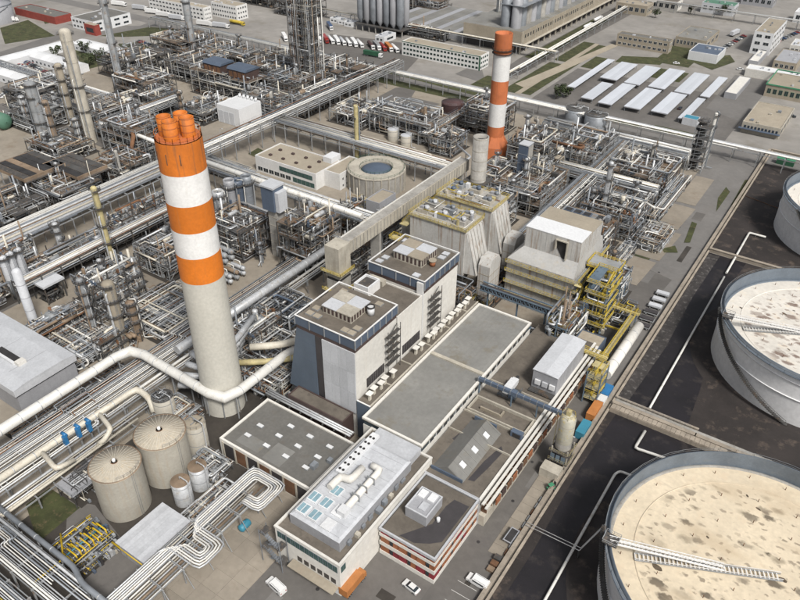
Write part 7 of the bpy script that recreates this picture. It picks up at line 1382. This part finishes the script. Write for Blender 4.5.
MB().box(X1 - 20, X1 - 2, yb + 4, yb + 135, 30, 30.4, 'galvanised').build('silo_gallery', t)
x, y = -250.5, 510.7; tower(x - 6, y + 4, 50, 2.3, 'lightsteel', 'pale slender stack directly behind the top of the banded chimney', [])
x0, x1, y0, y1 = -296.7, -236.1, 492.1, 475.9
t = T('loading_hall', 'wide low grey roofed hall between the green trimmed office and the silo warehouse', 'building', (X1 - 80, yb + 20, 0)); MB().box(X1 - 118, X1 - 48, yb + 6, yb + 70, 0, 5.5, 'panel_grey').build('wall', t)
for k in range(14): MB().box(X1 - 118.5 + k * 5.05, X1 - 113.55 + k * 5.05, yb + 5.5, yb + 70.5, 5.5, 5.7 + 0.05 * (k % 2), 'roof_bluegrey' if k % 3 else 'panel_grey').build('roof_sheet', t)
unit(X1 - 112, X1 - 60, yb - 4, yb + 4, [5], 'between green trimmed office and the silo warehouse', 190, npipe=30, nfine=70, nves=0)
# top right
far('cream_office', 'cream two storey office with dark windows behind the carports', (-170.6, -132.9, 534.3, 539.2), 8.5, 'roof_tan', 'roof_grey', 2, 10, 4)
far('gabled_store', 'pair of low cream stores with grey roofs beyond the cream office', (-135.4, -113.6, 557.6, 592.9), 7, 'roof_tan', 'roof_bluegrey', 1, 8, 3)
far('panel_roof_store', 'white low store with dark panelled roof beside the grass behind the carports', (-118, -98.9, 530.5, 552.7), 6, 'panel_white', 'panel_bluegrey', 1, 0, 0)
far('tall_white_hall', 'tall plain white hall with tan roof at the upper right', (-86.6, -73.8, 571.4, 617), 15, 'panel_white', 'roof_tan', 3, 2, 5)
far('small_canopy_store', 'low flat cream roofed store at the right beyond the carports', (-80.4, -74.4, 539.1, 568.6), 4, 'panel_grey', 'cream_wall', 1, 0, 0)
far('dark_roof_store', 'store with dark roof and round skylights at the right edge', (-65.7, -51.5, 541.4, 573.6), 6, 'roof_tan', 'panel_grey', 1, 4, 0)
far('gable_house', 'small pale house with pitched roof at the right edge, beyond the store with dark roof', (-62.8, -53.1, 578.6, 597.6), 8, 'cream_wall', 'panel_lightgrey', 1, 3, 2)
far('white_canopy', 'long low white roofed loading canopy at the right', (-77.4, -41.1, 516.2, 527), 5, 'cream_wall', 'panel_white', 1, 0, 0)
far('green_band_office', 'flat office with bright green parapet bands at the right edge', (-58.7, -37.8, 482.9, 511.4), 7, 'roof_tan', 'roof_tan', 1, 6, 3, 'window_dark', 'green')
x0, x1, y0, y1 = -58.7, -37.8, 482.9, 511.4; t = T('green_parapet', 'bright green parapet frame on the flat office at the right edge', 'parapet', (x0, y0, 7)); parapet(MB(), x0 - 0.3, x1 + 0.3, y0 - 0.3, y1 + 5.3, 7.0, 0.7, 0.5, 'green').build('rim', t)
t = far('tan_roof_office', 'low office with wide tan roof and dark blue band right of the carports', (-56.5, -37.2, 415.2, 452.7), 6, 'concrete', 'roof_tan', 1, 10, 4, 'window_dark', 'panel_bluegrey')
x0, x1, y0, y1 = -56.5, -37.2, 415.2, 452.7; MB().box(x0 - 1.2, x1 + 0.4, y0 - 2.2, y0 - 0.2, 2.6, 2.9, 'panel_bluegrey').build('awning', t)
t = T('green_cabin', 'green cabin beside the upper basin wall at the right edge', 'cabin', (-27.3, 386.1, 0)); x, y = -26.9, 383.5; MB().box(x - 5, x + 3, y - 1.5, y + 1.5, 0.1, 3, 'dark_green').build('body', t); MB().box(x - 5.2, x + 3.2, y - 1.7, y + 1.7, 3, 3.15, 'green').build('roof', t)
x, y = -82, 410.8; building('blue_roof_hut', 'small hut with dark blue roof below the carports', 'hut', x - 4, x + 4, y - 3, y + 3, 4, 'panel_lightgrey', 'teal_blue', 0.15)
# top left and centre
far('red_shed', 'long dark red walled shed at the upper left corner', (-598.6, -545.5, 335.8, 350.4), 5.5, 'red_wall', 'roof_grey', 1, 0, 0)
far('red_white_office', 'white building with bright red panels next to the long red shed', (-527.7, -501.4, 338.1, 371.9), 8, 'panel_white', 'roof_grey', 2, 6, 4)
x0, x1, y0, y1 = -527.7, -501.4, 338.1, 371.9; t = T('red_cladding_block', 'bright red clad projecting block on the white building at the upper left', 'building', ((x0 + x1) / 2, y0, 0)); MB().box(x0 + 22, x0 + 34, y0 - 5, y0 - 0.3, 0, 7.4, 'red_wall').build('wall', t); MB().box(x0 + 22.4, x0 + 33.6, y0 - 4.6, y0 - 0.7, 7.4, 7.5, 'roof_tan').build('roof', t); MB().box(x0 + 24, x0 + 32, y0 - 5.06, y0 - 5.0, 2, 5, 'window_dark').build('window', t)
far('hut_row', 'small pale block with rows of parked vehicles beside it, left of the long far rack', (-449.7, -440.6, 346.8, 363), 5, 'cream_wall', 'roof_tan', 1, 4, 2)
def vault_shed(label, x0, x1, y0, y1, h, axis):
    t = T('long_white_shed', label, 'shed', ((x0 + x1) / 2, (y0 + y1) / 2, 0)); MB().box(x0, x1, y0, y1, 0, h, 'panel_white').build('wall', t)
    a0, a1, b0, b1 = (x0, x1, y0, y1) if axis == 'x' else (y0, y1, x0, x1); n = 8; L = a1 - a0
    for k in range(n):
        prof = [(b0 + (b1 - b0) * i / 6, h + 0.02 + (b1 - b0) * 0.13 * math.sin(math.pi * i / 6)) for i in range(7)]
        MB().extr(prof, a0 + L * k / n + 0.05, a0 + L * (k + 1) / n - 0.05, axis, 'panel_white').build('roof_segment', t)
    windows(t, 'S', y0, x0 + 1, x1 - 1, 1.2, 2.6, 10, 0.6, 'window_dark', 'panel_grey')
x, y = -488.7, 255.6
x0, y0 = -487.2, 250.1; x1, y1 = -481.2, 305.5
vault_shed('long white barrel roofed shed, the rearmost running left to right behind the tallest stained column', min(x0, x1) - 3, min(x0, x1) + 9, y0, y1, 4, 'y')
x0, x1, y0, y1 = -474.6, -428.8, 267.1, 273.5; vault_shed('white barrel roofed shed just behind the tan and stained columns', x0, x1, y0, y0 + 12, 4.5, 'x')
x0, x1, y0, y1 = -487.8, -431.8, 234.2, 240.2; vault_shed('white barrel roofed shed cut off at the left edge', x0, x1, y0, y0 + 13, 4.5, 'x')
x0, x1, y0, y1 = -477, -426, 302.4, 301.6; vault_shed('white barrel roofed shed right of the tallest stained column beside the trees', x0, x1, y0, y0 + 12, 4.5, 'x')
far('three_storey_office', 'white three storey office with rows of windows at the top, left one', (-524.6, -460.2, 409.4, 414.4), 10, 'paint_white', 'roof_tan', 3, 16, 4)
far('three_storey_office', 'white three storey office with rows of windows at the top, right one', (-467.9, -440, 425, 437), 11, 'paint_white', 'roof_tan', 3, 10, 4)
t = T('silo_battery', 'battery of tall dark grey silos on legs at the top behind the truck park', 'silos', (-355.5, 489.2, 0)); x, y = -348.1, 458.1
for k in range(7):
    for j in range(2): MB().rev(x + 2 + k * 6, y + 4 + j * 7, [(0.5, 5), (2.8, 9), (2.8, 30), (0.8, 32)], ('galvanised', 'panel_grey')[(k + j) % 2], 14).build('silo', t)
MB().box(x - 1, x + 42, y, y + 14, 4.6, 5.2, 'steel').box(x - 1, x + 42, y, y + 14, 31, 31.4, 'galvanised').build('deck', t)
for k in range(8): MB().box(x - 0.5 + k * 6, x + 0.1 + k * 6, y + 0.5, y + 1.1, 0, 4.6, 'concrete_grey').build('leg', t)
far('small_white_hut', 'small white hut beside the silo battery legs', (-317.9, -315.2, 440.9, 456.1), 4.5, 'panel_white', 'panel_lightgrey', 1, 2, 1)
for k, (px, py) in enumerate(((-378.9, 464.9), (-370, 463.9), (-362.6, 461.9))): far('portable_cabin', 'white portable cabin by the sandy strip at the top, %s of three' % ('left one', 'middle one', 'right one')[k], (px, px + 8, py, py + 5), 3.5, 'panel_white', 'panel_lightgrey', 1, 2, 0)
for k in range(5):   # tanks and units along the horizon edge
    x, y = [(-463.1, 481.6), (-414.4, 470.4), (-334.9, 535.7), (-248.3, 678.9), (-668, 384.4)][k]
    unit(x - 18, x + 18, y - 10, y + 12, [6, 11], ('at the top edge beside the right office', 'at the top edge behind the tallest tower', 'at the top edge right of the silo battery', 'at the top edge behind the silo warehouse', 'at the top left corner')[k], 200 + k, npipe=20, nfine=50, nves=3)
x0, x1, y0, y1 = -180.4, -65.7, 613.1, 636.6
rack('x', x0, x1 + 120, y0 + 40, y0 + 46, [7.0], 'farthest pipe rack crossing the upper right corner', 41, 16, rr=(0.25, 0.5), walk=False)
rack('x', -420, -190, 470, 476, [6.5], 'pipe rack behind the truck park', 42, 14, rr=(0.2, 0.45), walk=False)
x, y = -579.5, 313.6
t = T('grey_round_tank', 'big grey round tank cut off at the upper left corner', 'tank', (x - 14, y, 0)); MB().rev(x - 14, y, [(16, 0), (16, 13), (0.1, 16)], 'panel_grey', 48).build('shell', t); MB().rev(x - 14, y, [(16.3, 12.8), (16.3, 13.2), (15.6, 13.3)], 'galvanised', 48).build('rim', t)
for k in range(8): a = -1.6 + 0.25 * k; MB().bar((x - 14 + 16.2 * math.cos(a), y + 16.2 * math.sin(a), 1 + k * 1.4), (x - 14 + 16.2 * math.cos(a + 0.25), y + 16.2 * math.sin(a + 0.25), 2.4 + k * 1.4), 0.4, 'galvanised').build('stair_flight', t)
for k, (px, py) in enumerate(((-206, 628.5), (-190, 656.8), (-147.7, 670.4), (-126.9, 719.9), (-77.8, 681))):
    far('distant_hall', ('pale distant hall above the silo warehouse end', 'distant hall with brown roof at the top edge', 'distant pale green roofed halls at the top right', 'distant grey hall at the top right edge', 'large distant white hall in the upper right corner')[k], (px, px + 26, py, py + 16), 8, ('roof_tan', 'cream_wall', 'panel_lightgrey', 'panel_grey', 'panel_white')[k], ('roof_tan', 'roof_brown', 'vault_green', 'roof_bluegrey', 'panel_white')[k], 1, 5, 3)
# ================================================================ trucks, cars
ts = {}
def truck(px, py, deg, cab, load, kind, label, group):
    k = (cab, load, kind)
    if k not in ts: ts[k] = make_truck(cab, load, kind, label, group); return place(ts[k], px, py, deg)
    return dup(ts[k], (px, py, 0.07), math.radians(deg), label, group)
cn = {'car_white': 'white', 'car_silver': 'silver', 'truck_orange': 'orange brown', 'car_red': 'red', 'dark_green': 'dark green', 'yellow': 'yellow', 'car_blue': 'dark blue', 'paint_white': 'white', 'panel_lightgrey': 'pale grey', 'maroon_tank': 'maroon'}
(ax, ay), (bx_, by_) = (-351.6, 418.9), (-290.7, 431.7); TK = [('car_white', 'tank'), ('car_red', 'box'), ('car_white', 'tank'), ('car_white', 'box'), ('panel_lightgrey', 'tank'), ('car_white', 'tank'), ('car_white', 'box'), ('car_white', 'tank'), ('maroon_tank', 'tank'), ('car_silver', 'box'), ('car_red', 'tank'), ('truck_orange', 'box'), ('car_white', 'tank')]
TP = [(ax + (bx_ - ax) * (i + (i > 7)) / 13.5, ay + (by_ - ay) * i / 13.5, m, k) for i, (m, k) in enumerate(TK)] + [(-374, 406.1, 'car_white', 'box'), (-366, 448.8, 'car_blue', 'box')]
for px, py, m, kind in TP:
    lab = '%s %s lorry in the slanting row of the truck park at the top' % (cn[m], {'tank': 'tanker', 'box': 'box'}[kind]); truck(px, py, -38 - 0.4 * (px % 7), 'car_white' if m != 'car_red' else 'car_red', m, kind, lab, '%s %s lorries in the truck park' % (cn[m], {'tank': 'tanker', 'box': 'box'}[kind]))
truck(-296.8, 410.1, 5, 'car_white', 'dark_green', 'box', 'dark green lorry parked apart below the truck park row', None)
truck(-431.2, 416.3, 3, 'yellow', 'yellow', 'tank', 'yellow tanker lorry below the right white office', None)
truck(-106.1, 614, 80, 'car_silver', 'panel_lightgrey', 'box', 'grey lorry on the yard beside the tall white hall', None)
for k, (px, py) in enumerate(((-205.2, 567.5), (-206.7, 592.3))): truck(px, py, 88, 'car_white', 'car_white', 'tank', ('white tanker lorry on the road beside the silo warehouse, nearer one', 'white tanker lorry on the road beside the silo warehouse, farther one')[k], None)
for k, (px, py) in enumerate(((-581.2, 319.7), (-529.2, 403.9), (-510.3, 401.4), (-495.7, 400), (-480.2, 399.7), (-554.2, 402.7), (-449.1, 399.9), (-435, 402.9))): truck(px, py, 12 if k else 60, 'car_white', ('car_white', 'panel_lightgrey', 'car_white')[k % 3], 'box', 'pale box lorry standing along the street at the upper left', 'pale lorries along the upper left street')
cars = {}
def car(px, py, deg, m, label, group):
    if m not in cars: cars[m] = make_car(m, label, group); return place(cars[m], px, py, deg)
    return dup(cars[m], (px, py, 0.08), math.radians(deg), label, group)
r = random.Random(17); CM = ['car_white', 'car_silver', 'car_dark', 'car_dark', 'car_blue', 'car_red', 'car_silver', 'car_white']; cw = {'car_white': 'white', 'car_silver': 'silver', 'car_dark': 'black', 'car_blue': 'dark blue', 'car_red': 'red'}
def carrow(x0, y0, x1, y1, n, deg, where, p=0.85):
    for i in range(n):
        if r.random() < p: m = r.choice(CM); car(x0 + (x1 - x0) * i / n, y0 + (y1 - y0) * i / n, deg + r.uniform(-2, 2), m, '%s car parked %s' % (cw[m], where), '%s cars parked %s' % (cw[m], where))
carrow(-479.3, 266.7, -424.6, 255.5, 22, 90, 'beside the barrel roofed sheds'); carrow(-474.7, 259.4, -424.1, 246.7, 16, 90, 'in the second row by the barrel roofed sheds'); carrow(-425.3, 211.5, -438.6, 232, 7, 0, 'at the left edge below the sheds')
carrow(-455.5, 341.6, -419.1, 337.4, 14, 90, 'by the small pale block near the grass'); carrow(-423, 323.2, -417.1, 344.7, 10, 0, 'along the lane before the furnace structure'); carrow(-103.6, 573.9, -98.6, 622.7, 10, 0, 'by the tall white hall')
carrow(-77.8, 604.7, -66.9, 652.3, 10, 0, 'right of the tall white hall'); carrow(-39.6, 438.7, -36, 465.6, 5, 0, 'beside the low office with wide tan roof'); carrow(-142.8, 440.9, -87.4, 429.5, 9, 90, 'between the carports', 0.6)
car(-204.5, 475.7, 88, 'car_silver', 'silver car driving on the road beside the silo warehouse', None); car(-121.2, 515.5, 20, 'car_white', 'white car on the lane behind the carports', None)
car(-82.4, 527.2, 20, 'car_white', 'white car on the yard right of the carports', None)
# grey roads far away
def street(pts, m='road', z=0.05): MB().poly([(a, b, z) for a, b in pts], m).build('road', kind='structure')
street([(-445.5, 227.1), (-460.4, 264.4), (-417.3, 256), (-403.6, 207.2)], 'asphalt'); street([(-541, 341.2), (-489.4, 336.7), (-472.1, 413.2), (-503.3, 422.6), (-490.2, 370.5)]); street([(-514.1, 269.7), (-522.6, 323), (-508.6, 316.5), (-497.3, 259.3)])
sheet('road', -700, 300, 380, 392, 'road', 0.045); street([(-325.3, 376), (-357.3, 437.8), (-279.4, 454.8), (-257.2, 383.4)], 'asphalt', 0.055); street([(-209.9, 412), (-213.6, 466.4), (-211.9, 632.6), (-192.1, 630.3), (-197.2, 433.2)], 'asphalt', 0.055)
street([(-232.6, 410.6), (-231.7, 442.4), (-206.8, 404.8)]); street([(-81.6, 441.5), (-82.5, 514.4), (-58.1, 514.6), (-59.9, 429.9)], 'road', 0.07); street([(-71.1, 390.9), (-22.7, 393.7), (-20.5, 380.9), (-71.7, 374.5)], 'road', 0.07)
street([(-191.9, 415.4), (-174, 536.1), (-168.6, 533.8), (-183.4, 412.2)], 'roof_tan', 0.12)
street([(-249.1, 365.8), (-240.5, 381), (-217.4, 319.4), (-247, 317.3)], 'asphalt', 0.08)
# trees
def tree(x, y, h, s, label, group=None):
    rr = random.Random(s); t = T('tree', label, 'tree', (x, y, 0), group); m = MB(); m.cyl(0, 0, 0, h * 0.5, 0.22, 'bark', 6, r1=0.1)
    m.v = [(a + x, b + y, c) for a, b, c in m.v]
    for i in range(5): a = rr.uniform(0, 6.28); m.bar((x, y, h * 0.35), (x + math.cos(a) * h * 0.25, y + math.sin(a) * h * 0.25, h * 0.75), 0.12, 'bark')
    m.build('trunk', t); m = MB(); cl = [(rr.gauss(0, h * 0.2), rr.gauss(0, h * 0.2), h * rr.uniform(0.4, 0.9), rr.uniform(0.12, 0.24) * h) for _ in range(9)]
    for i in range(420):
        a, b, c, d = rr.choice(cl); u = Vector((rr.gauss(0, 1), rr.gauss(0, 1), rr.gauss(0, 1))).normalized() * d * rr.uniform(0.6, 1.05); p = Vector((x + a, y + b, c)) + u; q = Vector((rr.gauss(0, 1), rr.gauss(0, 1), rr.gauss(0, 1))).normalized() * 0.45; w2 = q.cross(Vector((rr.random(), rr.random(), 1))).normalized() * 0.35
        m.poly([p - q, p + w2, p + q, p - w2], 'foliage')
    m.build('crown', t)
for k, (px, py) in enumerate(((-469.3, 284.7), (-440.5, 294.2), (-440.9, 299.3), (-463.3, 300.1), (-437.6, 285.7), (-159.7, 411.2), (-204, 646.8), (-172.3, 628.6), (-152.6, 658.7), (-129.1, 667.5), (-159.5, 405), (-156, 411.7))): tree(px, py, 9 - k % 3, k, ('round tree between the barrel roofed sheds' if k < 5 else 'small bare looking tree near the carports' if k in (5, 10, 11) else 'tree among the far buildings at the top right'), ('trees between the barrel roofed sheds' if k < 5 else 'trees near the carports' if k in (5, 10, 11) else 'trees among the far buildings'))
# lamp masts
for k, (x, y) in enumerate(((-63, 250), (-63, 310), (-39.5, 140), (-240, 100), (-205, 205), (-270, 240))):
    t = T('lamp_post', ('thin lamp post on the tan slabs by the service road, near one', 'thin lamp post on the tan slabs by the service road, far one', 'thin lamp post behind the stained silo', 'thin lamp post by the asphalt lane at the left', 'thin lamp post behind the blue headed tower', 'thin lamp post beside the raised thick rack')[k], 'lamp post', (x, y, 0)); MB().cyl(x, y, 0, 10, 0.12, 'galvanised', 6, r1=0.07).bar((x, y, 10), (x + 1.6, y, 10.3), 0.08, 'galvanised').build('mast', t); MB().box(x + 1.2, x + 2.1, y - 0.15, y + 0.15, 10.25, 10.4, 'panel_lightgrey').build('lamp_head', t)

# ---------------------------------------------------------------- hang small pieces on the part that carries them
RULES = {'skylight': 'roof', 'roof_seam': 'roof', 'damp_patch': 'roof', 'roof_patch': 'roof', 'skylight_pane': 'skylight_frame', 'ring': 'shell', 'flange': 'shell', 'band': 'shell', 'weld_seam': 'shell', 'roof_rib': 'cone_roof', 'rim': 'cone_roof', 'window': 'wall', 'door': 'wall',
         'louvre': 'ventilation_house', 'louvre_window': 'wall', 'pilaster': 'wall', 'roof_panel': 'ventilation_house', 'panel_joint': 'sloping_side', 'roof_leg': 'floating_roof', 'puddle_stains': 'floating_roof', 'rim_railing': 'wind_girder', 'stiffening_ring': 'shell', 'manway': 'shell', 'nozzle': 'shell',
         'fan': 'fan_housing', 'duct_strap': 'duct_run', 'cladding_rib': 'lower_casing', 'transformer': 'rapper_house', 'hopper': 'casing', 'louvre_panel': 'tube_bundle', 'fan_ring': 'tube_bundle', 'headlight': 'body', 'tail_light': 'body', 'windscreen': 'body', 'side_window': 'body', 'windows': 'body', 'joint': 'shaft'}
bpy.context.view_layer.update()
def ctr(o):
    b = [Vector(c) for c in o.bound_box]; return o.location + sum(b, Vector()) / 8
for o in list(COL.objects):
    if o.parent or o.type != 'EMPTY': continue
    ch = [(c, c.name.split('.')[0]) for c in o.children]; by = {}
    for c, n_ in ch: by.setdefault(n_, []).append(c)
    for c, n_ in ch:
        pn = RULES.get(n_)
        if pn and pn in by:
            cc = ctr(c); p_ = min(by[pn], key=lambda q: (ctr(q) - cc).length)
            if p_.location.length < 1e-6 and p_.parent == o: c.parent = p_
